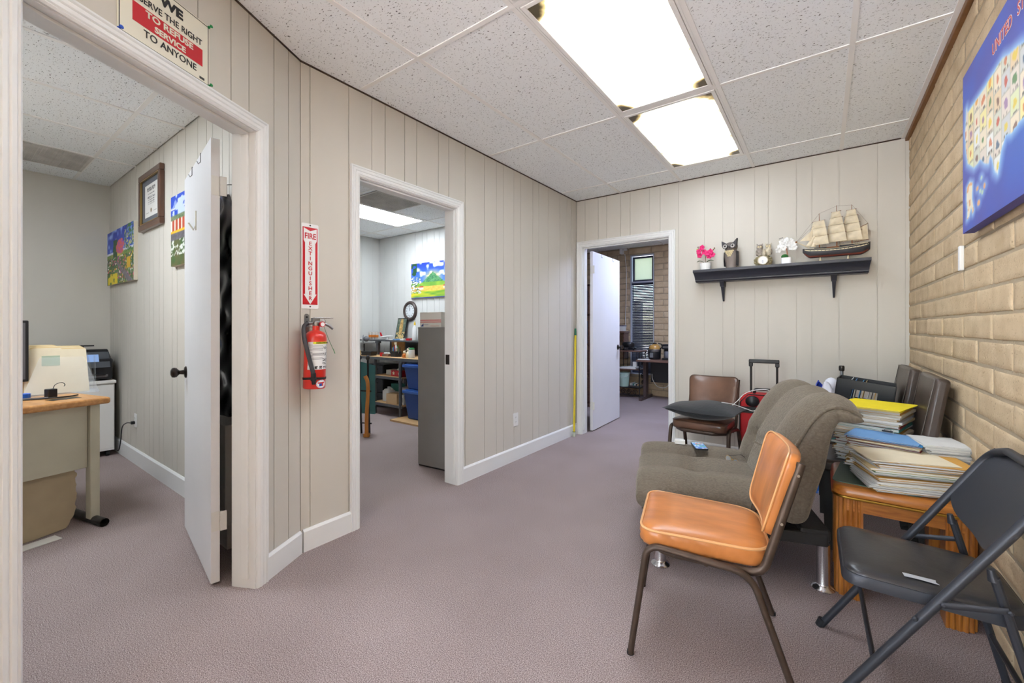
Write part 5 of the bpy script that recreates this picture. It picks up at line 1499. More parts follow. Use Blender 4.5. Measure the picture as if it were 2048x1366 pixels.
def sail(x, z0, z1, hw0, hw1, belly, yaw):
    def fn(u, v):
        hw = hw0 + (hw1 - hw0) * v; y = (u - .5) * 2 * hw
        b = belly * math.sin(PI * u) ** .7 * math.sin(PI * min(1, v * .8 + .15))
        q = Vector((-b, y, 0)); q.rotate(Matrix.Rotation(yaw, 3, 'Z'))
        return (x + q.x, q.y, z0 + (z1 - z0) * v)
    return G().grid(fn, 11, 9)
for i, (mx, mz) in enumerate(MAST):
    ms_ = G().tube([(mx, 0, .10), (mx, 0, .26), (mx - .002, 0, mz)], [.0042, .0034, .0016], 8).obj('mast', 'ship_wood', t)
    lv = [(.135, .205, .075, .064), (.205, .268, .064, .052), (.268, .325, .052, .040), (.325, .372, .038, .028)]
    if i == 0: lv = lv[:3]
    if i > 0: lv = [(a + .012, b + .012, c, d) for a, b, c, d in lv]
    yaw = math.radians(60)
    for (a, b, c, d) in lv:
        sail(mx - .006, a, b, c, d, .024, yaw).obj('square_sail', 'sail', t, smooth=70)
        q = Vector((0, d + .006, 0)); q.rotate(Matrix.Rotation(yaw, 3, 'Z'))
        G().cyl((mx - .004 - q.x, -q.y, b), (mx - .004 + q.x, q.y, b), .0018, n=6).obj('yard', 'ship_wood', ms_)
    G().lathe([(.006, 0), (.007, .003), (.006, .006)], 8, (mx, 0, .262)).obj('top_platform', 'ship_wood', ms_)
def tri(a, b, c, bel, name='jib_sail'):
    a, b, c = Vector(a), Vector(b), Vector(c)
    G().grid(lambda u, v: a.lerp(b, u).lerp(c, v) + Vector((0, -bel * math.sin(PI * u) * (1 - v), 0)), 9, 7).obj(name, 'sail', t, smooth=70)
tri((-.235, 0, .178), (-.150, 0, .172), (-.150, 0, .262), .012)
tri((-.195, 0, .135), (-.150, 0, .125), (-.128, 0, .235), .010)
tri((-.165, 0, .125), (-.128, 0, .120), (-.112, 0, .225), .010)
sp_ = [Vector((.11, 0, .225)), Vector((.188, 0, .262)), Vector((.195, 0, .15)), Vector((.11, 0, .14))]
G().grid(lambda u, v: sp_[3].lerp(sp_[2], u).lerp(sp_[0].lerp(sp_[1], u), v) + Vector((0, -.012 * math.sin(PI * u) * math.sin(PI * v), 0)), 9, 7).obj('spanker_sail', 'sail', t, smooth=70)
G().tube([(.10, 0, .132), (.20, 0, .148)], .002, 6).obj('boom', 'ship_wood', t)
G().tube([(.10, 0, .222), (.194, 0, .268)], .0018, 6).obj('gaff', 'ship_wood', t)
rg = [((-.105, 0, .385), (-.255, 0, .175)), ((-.105, 0, .33), (-.255, 0, .175)), ((-.105, 0, .385), (.005, 0, .428)), ((.005, 0, .428), (.098, 0, .421)), ((.098, 0, .421), (.193, 0, .268)), ((.193, 0, .268), (.198, 0, .15))]
for mx, mz in MAST:
    for s in (-1, 1):
        for dx in (-.0, .012, .024): rg.append(((mx, 0, .262), (mx + .02 + dx, s * .028, .112)))
for a, b in rg: G().tube([a, b], .0007, 4).obj('rigging_line', 'rope', t)
for s in (-.10, .075): G().lathe([(.013, 0), (.013, .003), (.008, .012), (.004, .026), (.005, .042)], 14, (s, 0, 0)).obj('stand_peg', 'hull_cream', t)
# ================================================================== prints used by the paintings
FL = [(232, 96, 110), (240, 240, 236), (236, 190, 50), (60, 120, 70), (190, 80, 160), (40, 80, 50), (90, 150, 80)]
def dab(u, v, k, su, sv): return FL[int(noise2(int(u * su) + k, int(v * sv)) * 6.99)]
def paint_road(u, v):
    n = smooth_noise(u * 14, v * 11); n2 = smooth_noise(u * 46, v * 40)
    c = mixc((44, 84, 200), (24, 44, 160), (v - .6) * 2.2)
    if n > .5 and v > .62: c = mixc(c, (150, 180, 236), (n - .5) * 2.5)
    if v < .60 + .24 * max(0, 1 - abs(u - .36) / .10): c = (226, 230, 242)
    if v < .56: c = mixc((244, 220, 90), (120, 150, 70), abs(u - .45) * 3 + n * .5)
    if abs(u - .33) < .07 + .03 * n and .5 < v < .82: c = mixc((24, 70, 40), (60, 110, 60), n2)
    if math.hypot(u - .52, (v - .66) * 1.1) < .12 + .05 * n2: c = (226, 104, 96) if n2 > .45 else (190, 90, 170)
    if u > .68 and v > .52 and n2 > .5: c = (70, 120, 60) if n > .5 else (206, 206, 120)
    if v < .5: c = mixc((40, 84, 44), (96, 132, 60), n)
    if v < .5 and n2 > .55: c = dab(u, v, 3, 40, 34)
    if v < .42 and abs(u - (.36 + 1.25 * (.42 - v))) < .03 + .16 * (.42 - v): c = mixc((142, 136, 146), (98, 92, 106), n2)
    if .24 < v < .42 and u > .76 and n > .4: c = (224, 180, 40)
    if v < .20 and u < .42: c = (236, 214, 40) if (n > .35) else (70, 110, 50)
    return c
def paint_volcano(u, v):
    n = smooth_noise(u * 13 + 5, v * 10); n2 = smooth_noise(u * 44, v * 38)
    c = mixc((70, 120, 214), (20, 50, 180), (v - .55) * 2)
    if n > .52 and v > .6: c = mixc(c, (240, 242, 250), (n - .52) * 4)
    g_ = math.hypot((u - .5) * 1.2, v - .55)
    if g_ < .3 and v < .8: c = mixc((250, 226, 90), c, g_ / .3)
    if v < .44 + .28 * max(0, 1 - abs(u - .5) / .24) : c = mixc((40, 104, 70), (110, 170, 110), n2)
    if v < .44: c = mixc((150, 190, 60), (90, 150, 60), n)
    if .20 < v < .33: c = mixc((226, 168, 70), (240, 204, 100), n2)
    if v < .20: c = mixc((240, 216, 40), (90, 160, 60), smooth_noise(u * 8, v * 20))
    e_ = abs(u - .5)
    if e_ > .26 and .14 < v < .60 and n2 > .42: c = (236, 238, 232) if n2 > .58 else (50, 96, 60)
    if e_ > .36 and v > .6 and n > .42: c = (226, 232, 200) if u > .5 else (30, 80, 44)
    for cx in (.24, .78):
        if abs(u - cx) < .045 and .24 < v < .34: c = (190, 80, 50) if v > .29 else (240, 230, 200)
    if v < .025: c = (50, 60, 150)
    return c
def paint_roofs(u, v):
    n = smooth_noise(u * 14 + 9, v * 12); n2 = smooth_noise(u * 46, v * 40)
    c = (40, 80, 196)
    if v < .84 + .10 * max(0, 1 - abs((u % .3) - .12) / .08): c = mixc((230, 234, 244), (60, 100, 206), .5 if v > .82 else .0) if v > .80 else c
    if n > .6 and v > .7: c = (196, 212, 240)
    if v < .72: c = mixc((70, 110, 70), (150, 150, 120), n2)
    if .50 < v < .66: c = (190, 74, 44) if int(u * 34) % 3 else (238, 230, 214)
    if .46 < v <= .50: c = (236, 190, 40)
    if v <= .46: c = mixc((120, 116, 122), (90, 86, 92), n2)
    if v < .36: c = mixc((60, 100, 50), (110, 100, 60), n)
    if .15 < v < .36 and n2 > .6: c = (226, 230, 220)
    return c
def canvas_thing(name, label, x, z, w, h, fn, M, nx, ny, cat='painting'):
    t = thing(name, label, cat); t.matrix_world = M @ Matrix.Translation((x, 0, z))
    G().bx(0, w, -.028, -.001, 0, h).obj('stretcher', mat('canvas_edge', (206, 196, 176), .8), t, smooth=0)
    paint('painted_face', w, h, nx, ny, fn, t, (0, -.0285, 0))
    return t
MO = frame_m(-5.77, 1.05, 1, 0)         # desk office picture wall: local x = X + 5.77
canvas_thing('painting', 'bright canvas of a road through a flower village in the desk office', .05, 1.60, .93, .51, paint_road, MO, 120, 80)
canvas_thing('painting', 'tall-looking canvas with red roofs half hidden by the open door', 1.95, 1.63, .80, .50, paint_roofs, MO, 70, 60)
t = thing('framed_certificate', 'framed certificate with dark mat in the desk office', 'certificate'); t.matrix_world = MO @ Matrix.Translation((1.13, 0, 1.985))
w_, h_ = .575, .462
mat('frame_walnut', (92, 60, 44), .3, coat=.5); mat('mat_grey', (96, 100, 108), .6); mat('gold', (190, 158, 96), .3, .9)
g = G()
for (a, b, c, d) in ((0, w_, 0, .05), (0, w_, h_ - .05, h_), (0, .05, .05, h_ - .05), (w_ - .05, w_, .05, h_ - .05)): g.bx(a, b, -.032, -.001, c, d)
g.obj('frame', 'frame_walnut', t, smooth=0, bevel=.006)
g = G()
for (a, b, c, d) in ((.046, w_ - .046, .046, .056), (.046, w_ - .046, h_ - .056, h_ - .046), (.046, .056, .056, h_ - .056), (w_ - .056, w_ - .046, .056, h_ - .056)): g.bx(a, b, -.030, -.018, c, d)
g.obj('gilt_fillet', 'gold', t, smooth=0)
G().bx(.05, w_ - .05, -.014, -.004, .05, h_ - .05).obj('mat_board', 'mat_grey', t, smooth=0)
def cert(u, v):
    if .78 < v < .90 and .18 < u < .82 and noise2(int(u * 60), int(v * 50)) > .45: return (60, 60, 64)
    if any(abs(v - c) < .012 and .25 < u < .75 for c in (.70, .52, .45, .39)) and noise2(int(u * 70), 3) > .3: return (120, 118, 116)
    if abs(v - .60) < .03 and .2 < u < .8 and noise2(int(u * 60), int(v * 60)) > .5: return (70, 70, 74)
    if math.hypot((u - .5), (v - .18) * .8) < .055: return (120, 104, 70)
    if abs(v - .14) < .008 and (u < .32 or u > .68) and .08 < u < .92: return (140, 138, 134)
    return (226, 224, 220)
paint('certificate_sheet', w_ - .25, h_ - .2, 60, 60, cert, t, (.125, -.0145, .10))

# ================================================================== desk office furniture
DM = frame_m(-3.545, .650, -.235, .972)   # local x toward the viewer's right, local y into the room
t = thing('office_desk', 'cream metal desk with wooden top in the first office', 'desk'); t.matrix_world = DM
mat('desk_cream', (196, 190, 168), .45, vary=.04)
G().bx(-1.45, 0, 0, .70, .722, .762).obj('desk_top', 'desk_wood', t, bevel=.012, seg=3)
G().bx(-1.40, -.088, .055, .075, .345, .722).obj('modesty_panel', 'desk_cream', t, bevel=.003)
G().bx(-.086, -.040, .03, .085, .03, .722).obj('leg', 'desk_cream', t, bevel=.004)
G().bx(-.086, -.040, .45, .505, .03, .722).obj('leg', 'desk_cream', t, bevel=.004)
G().bx(-.080, -.048, .085, .45, .60, .722).obj('side_rail', 'desk_cream', t)
ft = G().cyl((-.063, -.07, .024), (-.063, .60, .024), .024, n=18, caps=False).cyl((-.063, -.07, .024), (-.063, .60, .024), .019, n=18, caps=False)
ft.obj('foot_tube', mat('worn_black', (56, 52, 50), .55, .3, vary=.3, vscale=30), t)
G().bx(-.22, -.09, .12, .2, .757, .7635).obj('grommet_plate', 'metal_dark', t, smooth=0)
# kraft paper taped under the desk, torn at its side
rt = random.Random(2)
mat('kraft_paper', (178, 160, 130), .85, vary=.05, vscale=8)
t = thing('kraft_paper', 'torn brown paper sheet hanging below the cream desk panel', 'paper'); t.matrix_world = DM
edge = [(-.125 - .012 * rt.random() - .05 * max(0, (.12 - z) / .12), z) for z in np.linspace(.345, .015, 26)]
vs = [(-1.30, .085, .345), (-1.30, .075, .006)]
pl_ = [(-1.30, .345)] + [(-1.30, .005)] + [(-.30, .005)] + edge[::-1]
G().prism(pl_, .082, .0835, lambda p, q, a: (p, a - .03 * (.345 - q), q)).obj('sheet', 'kraft_paper', t, smooth=0)
b_ = tag(G().bx(-1.1, -.235, -.035, .045, 0, .004).obj('board_strip', mat('strip_white', (214, 210, 202), .7), smooth=0), 'pale flat strip lying on the carpet under the desk', 'board'); b_.matrix_world = DM
# monitor, seen edge-on at the door casing
t = thing('monitor', 'dark computer monitor on the cream desk at the door edge', 'monitor', (-3.98, .09, .7625), math.radians(6))
G().bx(-.022, .022, -.26, .262, .09, .47).obj('screen_housing', 'black_plastic', t, bevel=.006)
G().bx(.022, .0225, -.245, .247, .105, .455).obj('back_shell', 'grey_plastic', t, smooth=0)
G().bx(-.02, .02, -.04, .04, .006, .12).obj('neck', 'black_plastic', t)
G().bx(-.10, .10, -.12, .12, 0, .008).obj('base', 'black_plastic', t, bevel=.003)
# clear folder holder and its folders
HM = Matrix.Translation((-4.02, .50, .7625)) @ Matrix.Rotation(math.radians(84), 4, 'Z')
t = thing('acrylic_file_holder', 'clear acrylic file holder on the cream desk', 'file holder'); t.matrix_world = HM
mat('acrylic', (225, 232, 236), .05, alpha=.13)
G().hexa([(-.17, -.115, 0), (.17, -.115, 0), (.17, -.112, 0), (-.17, -.112, 0), (-.10, -.045, .235), (.10, -.045, .235), (.10, -.042, .235), (-.10, -.042, .235)]).obj('front_plate', 'acrylic', t, smooth=0)
G().hexa([(-.17, .112, 0), (.17, .112, 0), (.17, .115, 0), (-.17, .115, 0), (-.12, .05, .25), (.12, .05, .25), (.12, .053, .25), (-.12, .053, .25)]).obj('back_plate', 'acrylic', t, smooth=0)
G().prism([(-.13, 0), (.115, 0), (.045, .235), (-.045, .235)], .150, .153, lambda p, q, a: (a, p, q)).obj('end_plate', 'acrylic', t, smooth=0)
G().bx(-.17, .17, -.115, .115, 0, .003).obj('base_plate', 'acrylic', t, smooth=0)
for k in range(8):
    f = thing('file_folder', 'manila folder leaning in the acrylic holder' if k else 'frontmost manila folder with greenish sticker in the acrylic holder', 'folder', group='manila folders in the acrylic holder')
    f.matrix_world = HM @ Matrix.Translation((-.02 - .004 * k, -.058 + .0135 * k, .004)) @ Matrix.Rotation(math.radians(-12 + 1.2 * k), 4, 'X')
    G().prism([(-.145, 0), (.145, 0), (.130, .287 + .002 * k), (.02, .287 + .002 * k), (.01, .296 + .002 * k), (-.10, .296 + .002 * k), (-.135, .285)], 0, .006, lambda p, q, a: (p, a, q)).obj('cover', 'folder_manila' if k % 3 else 'folder_cream', f, smooth=0)
    if k == 0: G().bx(-.07, .01, -.0008, 0, .18, .245).obj('sticker', mat('sticker_green', (168, 184, 160), .6), f, smooth=0)
t = thing('power_adapter', 'small black power adapter with cable on the cream desk', 'adapter', (-3.80, .425, .7625), .3)
G().bx(-.022, .022, -.022, .022, 0, .052).obj('body', 'black_plastic', t, bevel=.004)
G().tube(catmull([(0, .01, .052), (0, .02, .075), (0, .05, .085), (0, .065, .07), (0, .06, .06)], 5), .002, 6).obj('wire', 'black_plastic', t)
t = tag(G().tube(catmull([(-3.78, .27, .766), (-3.74, .36, .766), (-3.72, .44, .767), (-3.73, .50, .767), (-3.755, .535, .768)], 6), .004, 8).obj('desk_cable', 'black_plastic', smooth=60), 'black cable lying across the cream desk top', 'cable')
t = tag(G().tube(catmull([(-3.82, .28, .767), (-3.80, .34, .767), (-3.77, .41, .768)], 6), .003, 8).obj('desk_cable', 'grey_plastic', smooth=60), 'thin grey cable lying beside the adapter on the desk', 'cable')
t = tag(G().lathe([(.018, 0), (.035, 0), (.035, .024), (.018, .024)], 20).obj('tape_roll', mat('tape_blue', (30, 100, 210), .4), smooth=40), 'blue tape roll beside the monitor on the cream desk', 'tape'); t.location = (-3.90, .318, .763)
# printer cabinet and printer
t = thing('printer_cabinet', 'white cabinet on casters under the black printer', 'cabinet', (-5.52, .735, 0))
mat('laminate_white', (226, 224, 220), .45)
G().bx(-.21, .21, -.26, .262, .055, .672).obj('body', 'laminate_white', t, bevel=.003)
G().bx(-.22, .225, -.27, .272, .672, .70).obj('top_board', 'laminate_white', t, bevel=.004)
G().bx(.208, .214, -.255, .257, .075, .66).obj('door', 'laminate_white', t, bevel=.002)
for x in (-.17, .17):
    for y in (-.22, .22): G().cyl((x, y - .012, .028), (x, y + .012, .028), .028, n=14).bx(x - .015, x + .015, y - .015, y + .015, .03, .06).obj('caster', 'rubber', t)
t = thing('printer', 'black office printer with small screen on the white cabinet', 'printer', (-5.51, .745, .7005))
G().bx(-.19, .18, -.245, .245, .01, .20).obj('body', 'black_plastic', t, bevel=.014, seg=3)
G().hexa([(-.19, -.245, .20), (.12, -.245, .20), (.12, .245, .20), (-.19, .245, .20), (-.19, -.23, .275), (.07, -.23, .285), (.07, .23, .285), (-.19, .23, .275)]).obj('scanner_lid', 'black_plastic', t, bevel=.01)
pn = G().hexa([(.178, .02, .12), (.205, .02, .12), (.205, .225, .12), (.178, .225, .12), (.12, .02, .262), (.14, .02, .262), (.14, .225, .262), (.12, .225, .262)]).obj('control_panel', mat('panel_grey', (72, 76, 82), .35), t, bevel=.003)
G().hexa([(.1885, .05, .175), (.1895, .05, .175), (.1895, .15, .175), (.1885, .15, .175), (.1575, .05, .24), (.1585, .05, .24), (.1585, .15, .24), (.1575, .15, .24)]).obj('screen', mat('lcd', (120, 140, 170), .2, emit=(110, 140, 190), estr=.4), pn, smooth=0)
G().bx(.14, .22, -.19, .19, .05, .062).obj('paper_tray', 'black_plastic', t, bevel=.003)
G().bx(.176, .184, .03, .20, .03, .045).bx(.18, .186, .19, .21, .035, .055).obj('label_plate', 'grey_plastic', t)
G().bx(.0, -.19, -.23, .23, .0, .012).obj('base', 'black_plastic', t)
G().hexa([(-.19, -.34, .305), (.05, -.34, .312), (.05, .14, .312), (-.19, .14, .305), (-.19, -.34, .318), (.05, -.34, .324), (.05, .14, .324), (-.19, .14, .318)]).bx(-.16, -.13, -.1, .1, .27, .308).obj('output_flap', 'black_plastic', t, smooth=0)
o_ = outlet(MO, -4.85 + 5.77, .375, 'white wall outlet with plugged black cord in the desk office')
t = thing('extension_lead', 'black power cord plugged into the desk office outlet', 'cord', (0, 0, 0))
G().bx(-4.865, -4.835, 1.015, 1.041, .345, .37).obj('plug', 'black_plastic', t, bevel=.004)
G().tube(catmull([(-4.85, 1.018, .357), (-4.92, 1.0, .35), (-5.03, .995, .30), (-5.10, 1.0, .18), (-5.16, 1.0, .08), (-5.22, 1.0, .06)], 7), .0042, 8).obj('lead', 'black_plastic', t)
# behind the open door: a bagged garment and a white cabinet
t = thing('garment_bag', 'shiny black plastic garment bag hanging behind the first door', 'garment bag', (-2.80, 1.0, .69))
mat('bin_bag', (34, 38, 38), .18, coat=.4)
def gb(u, v):
    a = 2 * PI * u; z = 1.26 * v
    r = .06 * (1 + .22 * math.sin(3 * a + 17 * v) + .15 * math.sin(7 * a - 29 * v)) * (1 if v < .9 else 1 - (v - .9) * 6)
    return (r * 3.0 * math.cos(a), -.006 + r * .42 * math.sin(a) + .006 * math.sin(40 * v + 3 * a), z)
G().grid(gb, 40, 70, cu=True).obj('bag', 'bin_bag', t, smooth=50)
G().tube([(0, .01, 1.25), (0, .01, 1.33), (0, .045, 1.34)], .003, 6).obj('hook', 'metal_dark', t)
t = thing('low_cabinet', 'narrow white cabinet behind the first open door', 'cabinet', (-2.79, .975, 0))
G().bx(-.30, .22, -.055, .055, .13, .665).obj('body', 'laminate_white', t, bevel=.003)
G().bx(-.30, .22, -.045, .055, 0, .13).obj('plinth', 'laminate_white', t)
G().bx(-.05, -.04, -.065, -.055, .35, .47).obj('handle', 'grey_plastic', t)

# ================================================================== workbench office
t = thing('filing_cabinet', 'tall plain grey metal filing cabinet just inside the middle doorway', 'filing cabinet', (-2.66, 2.83, 0), math.radians(5))
mat('cabinet_grey', (136, 134, 132), .45, .2, vary=.05, vscale=3, bump=.03, bscale=150)
G().bx(-.185, .185, -.345, .345, .012, 1.183).obj('case', 'cabinet_grey', t, bevel=.004)
G().bx(-.186, .186, -.346, .347, 1.178, 1.19).obj('top_plate', 'cabinet_grey', t, bevel=.002)
G().bx(-.18, .18, -.34, .34, 0, .014).obj('base_plate', 'metal_dark', t)
for k in range(4):
    dr = G().bx(-.175, .175, .345, .362, .03 + .288 * k, .305 + .288 * k).obj('drawer', 'cabinet_grey', t, bevel=.003)
    G().bx(-.05, .05, .362, .378, .20 + .288 * k, .215 + .288 * k).obj('handle', 'metal_chrome', dr)
t = thing('mail_box', 'white flat-rate mailing box with red stripes on the grey filing cabinet', 'box', (-2.735, 2.585, 1.1905), math.radians(8))
G().bx(-.115, .115, -.05, .05, 0, .128).obj('carton', 'paper', t, smooth=0)
def mail(u, v):
    if .16 < v < .24 and u > .05: return (214, 60, 50) if u > .0 else (232, 230, 224)
    if abs(v - .44) < .03 or abs(v - .32) < .03: return (208, 66, 56) if u > .03 else (232, 230, 224)
    return (232, 230, 224)
def mail2(u, v):
    if abs(v - .47) < .028 or abs(v - .34) < .028: return (212, 74, 62)
    if .05 < v < .24 and .04 < u < .16 and (v - .05) < (u - .03) * 1.7: return (40, 70, 140)
    if .13 < v < .17 and .18 < u < .40: return (60, 84, 150)
    if abs(v - .08) < .02 and .5 < u < .9: return (214, 150, 130)
    return (234, 232, 226)
paint('printed_side', .228, .126, 60, 40, mail2, t, (-.114, -.0505, .001))
# wall things
MW = frame_m(-5.74, 4.235, 1, 0)
canvas_thing('painting', 'bright canvas of a green volcano and fields in the workbench office', .80, 1.615, .92, .51, paint_volcano, MW, 100, 70)
t = thing('wall_clock', 'round dark-framed wall clock with roman dial above the workbench', 'clock'); t.matrix_world = MW @ Matrix.Translation((.752, 0, 1.432))
G().lathe([(.098, .004), (.100, .020), (.112, .030), (.128, .034), (.142, .026), (.150, .012), (.150, 0)], 48, (0, 0, 0), (0, -1, 0)).obj('frame', mat('clock_brown', (72, 60, 56), .4), t, smooth=40)
dl = G().cyl((0, -.006, 0), (0, -.014, 0), .100, n=48).obj('dial', mat('dial_white', (226, 230, 232), .3), t, smooth=30)
g = G()
for k in range(12):
    a = PI * k / 6
    c, s = math.cos(a), math.sin(a)
    for off in ((-.006, 0, .006) if k % 3 == 0 else (-.004, .004)):
        p0 = (s * .066 + c * off, c * .066 - s * off); p1 = (s * .088 + c * off, c * .088 - s * off)
        g.tube([(p0[0], -.0145, p0[1]), (p1[0], -.0145, p1[1])], .0018, 4)
o_ = g.obj('numerals', 'ink', dl); o_['kind'] = 'stuff'
G().tube([(0, -.016, 0), (.004, -.016, .045)], .0025, 5).obj('hour_hand', 'ink', dl); G().tube([(0, -.017, 0), (.0, -.017, .072)], .0018, 5).obj('minute_hand', 'ink', dl)

# workbench
t = thing('workbench', 'metal-framed workbench with tan top, hutch shelf and lower shelves', 'workbench', (0, 0, 0))
mat('bench_metal', (96, 98, 102), .4, .5, vary=.1, vscale=20)
G().bx(-5.42, -4.05, 3.58, 4.20, .765, .785).obj('bench_top', 'bench_wood', t, smooth=0)
G().bx(-5.42, -4.05, 3.574, 3.582, .75, .785).obj('top_edge', 'bench_metal', t, smooth=0)
for (x, y) in ((-5.0, 3.62), (-5.0, 4.15), (-4.44, 4.15), (-5.41, 3.60)):
    G().cyl((x, y, 0), (x, y, .765), .021, n=14).obj('leg', 'bench_metal', t)
G().tube(path([(-4.44, 3.60, 0), (-4.44, 3.60, .755), (-4.10, 3.60, .755)], .09, 8), .021, 12).obj('leg', 'bench_metal', t)
for z in (.515, .150):
    G().bx(-5.02, -4.40, 3.60, 4.15, z, z + .018).obj('lower_shelf', 'bench_wood', t, smooth=0)
    G().bx(-5.02, -4.40, 3.592, 3.602, z - .022, z + .012).obj('shelf_edge', 'bench_metal', t, smooth=0)
    for x in (-5.0, -4.44): G().prism([(x - .0, z - .02), (x + .05 * (1 if x < -4.7 else -1), z - .02), (x, z - .09)] if x < -4.7 else [(x, z - .09), (x - .05, z - .02), (x, z - .02)][::-1], 3.605, 3.615, lambda p, q, a: (p, a, q)).obj('gusset', 'bench_metal', t, smooth=0)
G().bx(-5.70, -4.25, 3.85, 4.17, .985, 1.005).obj('hutch_shelf', 'bench_metal', t, smooth=0)
for x in (-5.29, -4.35): G().bx(x - .022, x + .022, 3.86, 3.90, .785, .985).bx(x - .05, x + .05, 3.865, 3.895, .955, .985).obj('hutch_post', 'bench_metal', t, smooth=0)
G().bx(-5.42, -4.05, 4.19, 4.205, .785, .985).obj('back_panel', 'bench_metal', t, smooth=0)

def put(name, label, cat, x, y, z, rz=0, group=None): return thing(name, label, cat, (x, y, z), rz, group)
# on the hutch shelf
ZH = 1.0055
t = put('desk_fan', 'small grey round desk fan at the end of the workbench', 'fan', -5.372, 3.70, .7855, math.radians(-35))
G().lathe([(.055, 0), (.058, .01), (.03, .022), (.012, .03)], 20).cyl((0, 0, .025), (0, 0, .165), .010, n=10).obj('stand', 'metal_dark', t)
G().blob((0, .03, .232), (.04, .045, .04), 16, 10).obj('motor', 'grey_plastic', t)
for k in range(9):
    r = .012 + .0068 * k
    G().tube([(r * math.cos(a), -.028 + .02 * (r / .066) ** 2, .232 + r * math.sin(a)) for a in np.linspace(0, 2 * PI, 25)[:-1]], .0015, 5, True).obj('guard_ring', 'grey_metal', t)
G().cyl((0, -.026, .232), (0, -.032, .232), .024, n=20).obj('hub_badge', 'white_plastic', t)
for k in range(4):
    a = PI / 2 * k
    G().grid(lambda u, v: ((.012 + .045 * u) * math.cos(a + (v - .5) * .9), -.012 + .010 * (v - .5), .232 + (.012 + .045 * u) * math.sin(a + (v - .5) * .9)), 5, 5).obj('blade', 'grey_plastic', t)
mat('tumbler', (220, 214, 206), .08, alpha=.4)
for k in range(3):
    t = put('tumbler', 'clear tumbler with orange decoration on the hutch shelf' if k else 'clear tumbler nearest the far corner on the hutch shelf', 'glass', -5.60 + .075 * k, 3.97, ZH, 0, 'tumblers on the hutch shelf')
    G().lathe([(.026, 0), (.029, .11), (.027, .11), (.024, .006)], 16).obj('wall', 'tumbler', t, smooth=40)
    G().lathe([(.0285, .03), (.0292, .032), (.0298, .065), (.029, .067)], 16).obj('decoration', mat('decor_orange', (206, 120, 50), .5), t, smooth=40)
t = put('toy_plane', 'white toy airplane with red tail on the hutch shelf', 'toy', -5.20, 3.97, ZH, math.radians(20))
G().lathe([(.003, -.11), (.012, -.08), (.015, 0), (.013, .05), (.004, .10)], 14, (0, 0, .045), (1, 0, .08)).obj('fuselage', 'white_plastic', t)
for s in (-1, 1): G().prism([(.02, 0), (-.03, 0), (-.055, .10), (-.03, .10)], .044, .048, lambda p, q, a: (p, s * q, a)).obj('wing', 'white_plastic', t, smooth=0)
G().prism([(-.075, .05), (-.11, .05), (-.125, .105), (-.10, .105)], -.002, .002, lambda p, q, a: (p, a, q)).obj('tail_fin', 'sign_red', t, smooth=0)
G().bx(-.02, .02, -.012, .012, 0, .035).obj('stand', 'sign_white', t)
for k, (x, w_, c) in enumerate(((-5.02, .07, 'paper'), (-4.90, .08, 'folder_blue'), (-4.76, .06, 'paper'), (-4.66, .05, 'sign_red'))):
    o = tag(G().bx(-w_ / 2, w_ / 2, -.06, .06, 0, .010 + .006 * k).obj('paper_scrap', c, smooth=0), ['white loose sheet below the framed picture on the hutch shelf', 'blue notepad on the hutch shelf', 'white notepad near the clock on the hutch shelf', 'small red booklet on the hutch shelf'][k], 'paper')
    o.location = (x, 3.93, ZH); o.rotation_euler = (0, 0, .3 * k - .4)
t = put('framed_picture', 'small dark-framed picture leaning on the hutch shelf', 'picture', -5.225, 4.14, ZH + .0)
def pic(u, v):
    n = smooth_noise(u * 10, v * 14)
    if abs(u - .5) < .22 * (1 - abs(v - .55)) and v > .2: return mixc((214, 184, 110), (150, 110, 60), n)
    if v < .35 and n > .4: return (206, 180, 120)
    return mixc((60, 80, 70), (120, 130, 110), n * v * 1.4)
G().hexa([(0, -.012, 0), (.21, -.012, 0), (.21, .0, 0), (0, .0, 0), (0, .055, .32), (.21, .055, .32), (.21, .067, .32), (0, .067, .32)]).obj('frame', 'black_plastic', t, smooth=0)
paint('picture_face', .194, .308, 40, 56, pic, t, (.008, -.0115, .006), (math.atan2(-.067, .32), 0, 0))
t = put('glue_bottle', 'tall white bottle with yellow cap beside the framed picture', 'bottle', -4.60, 3.98, ZH)
G().lathe([(.035, 0), (.037, .01), (.034, .17), (.015, .20), (.012, .215)], 18).obj('body', 'white_plastic', t); G().lathe([(.014, .212), (.013, .235), (.004, .265)], 14).obj('cap', mat('cap_yellow', (226, 186, 50), .4), t)
# on the bench
ZB = .7855
t = put('tray', 'small black tray beside the desk fan', 'tray', -5.22, 3.68, ZB, .1)
G().hexa([(-.09, -.05, 0), (.09, -.05, 0), (.09, .05, 0), (-.09, .05, 0), (-.105, -.06, .06), (.105, -.06, .06), (.105, .06, .06), (-.105, .06, .06)]).obj('shell', 'black_plastic', t, smooth=0); G().bx(-.09, .09, -.045, .045, .0603, .061).obj('inside', 'rubber', t, smooth=0)
t = put('spice_box', 'small tan box at the end of the bench by the fan', 'box', -5.385, 3.62, ZB, 0); G().bx(-.03, .03, -.02, .02, 0, .07).obj('carton', 'folder_tan', t, bevel=.002); G().bx(-.028, .028, -.021, -.0202, .02, .05).obj('label_print', 'paper', t, smooth=0)
t = put('mug', 'small red mug on the workbench', 'mug', -4.965, 3.70, ZB); G().lathe([(.022, 0), (.026, .05), (.023, .05), (.02, .006)], 16).obj('body', 'sign_red', t, smooth=40); G().tube([(.025, 0, .04), (.042, 0, .036), (.042, 0, .018), (.025, 0, .012)], .004, 6).obj('handle', 'sign_red', t)
t = put('wooden_box', 'small brown box with white items on the workbench', 'box', -4.86, 3.71, ZB, .1); G().bx(-.06, .06, -.035, .035, 0, .035).obj('box_body', 'dark_wood', t, bevel=.003)
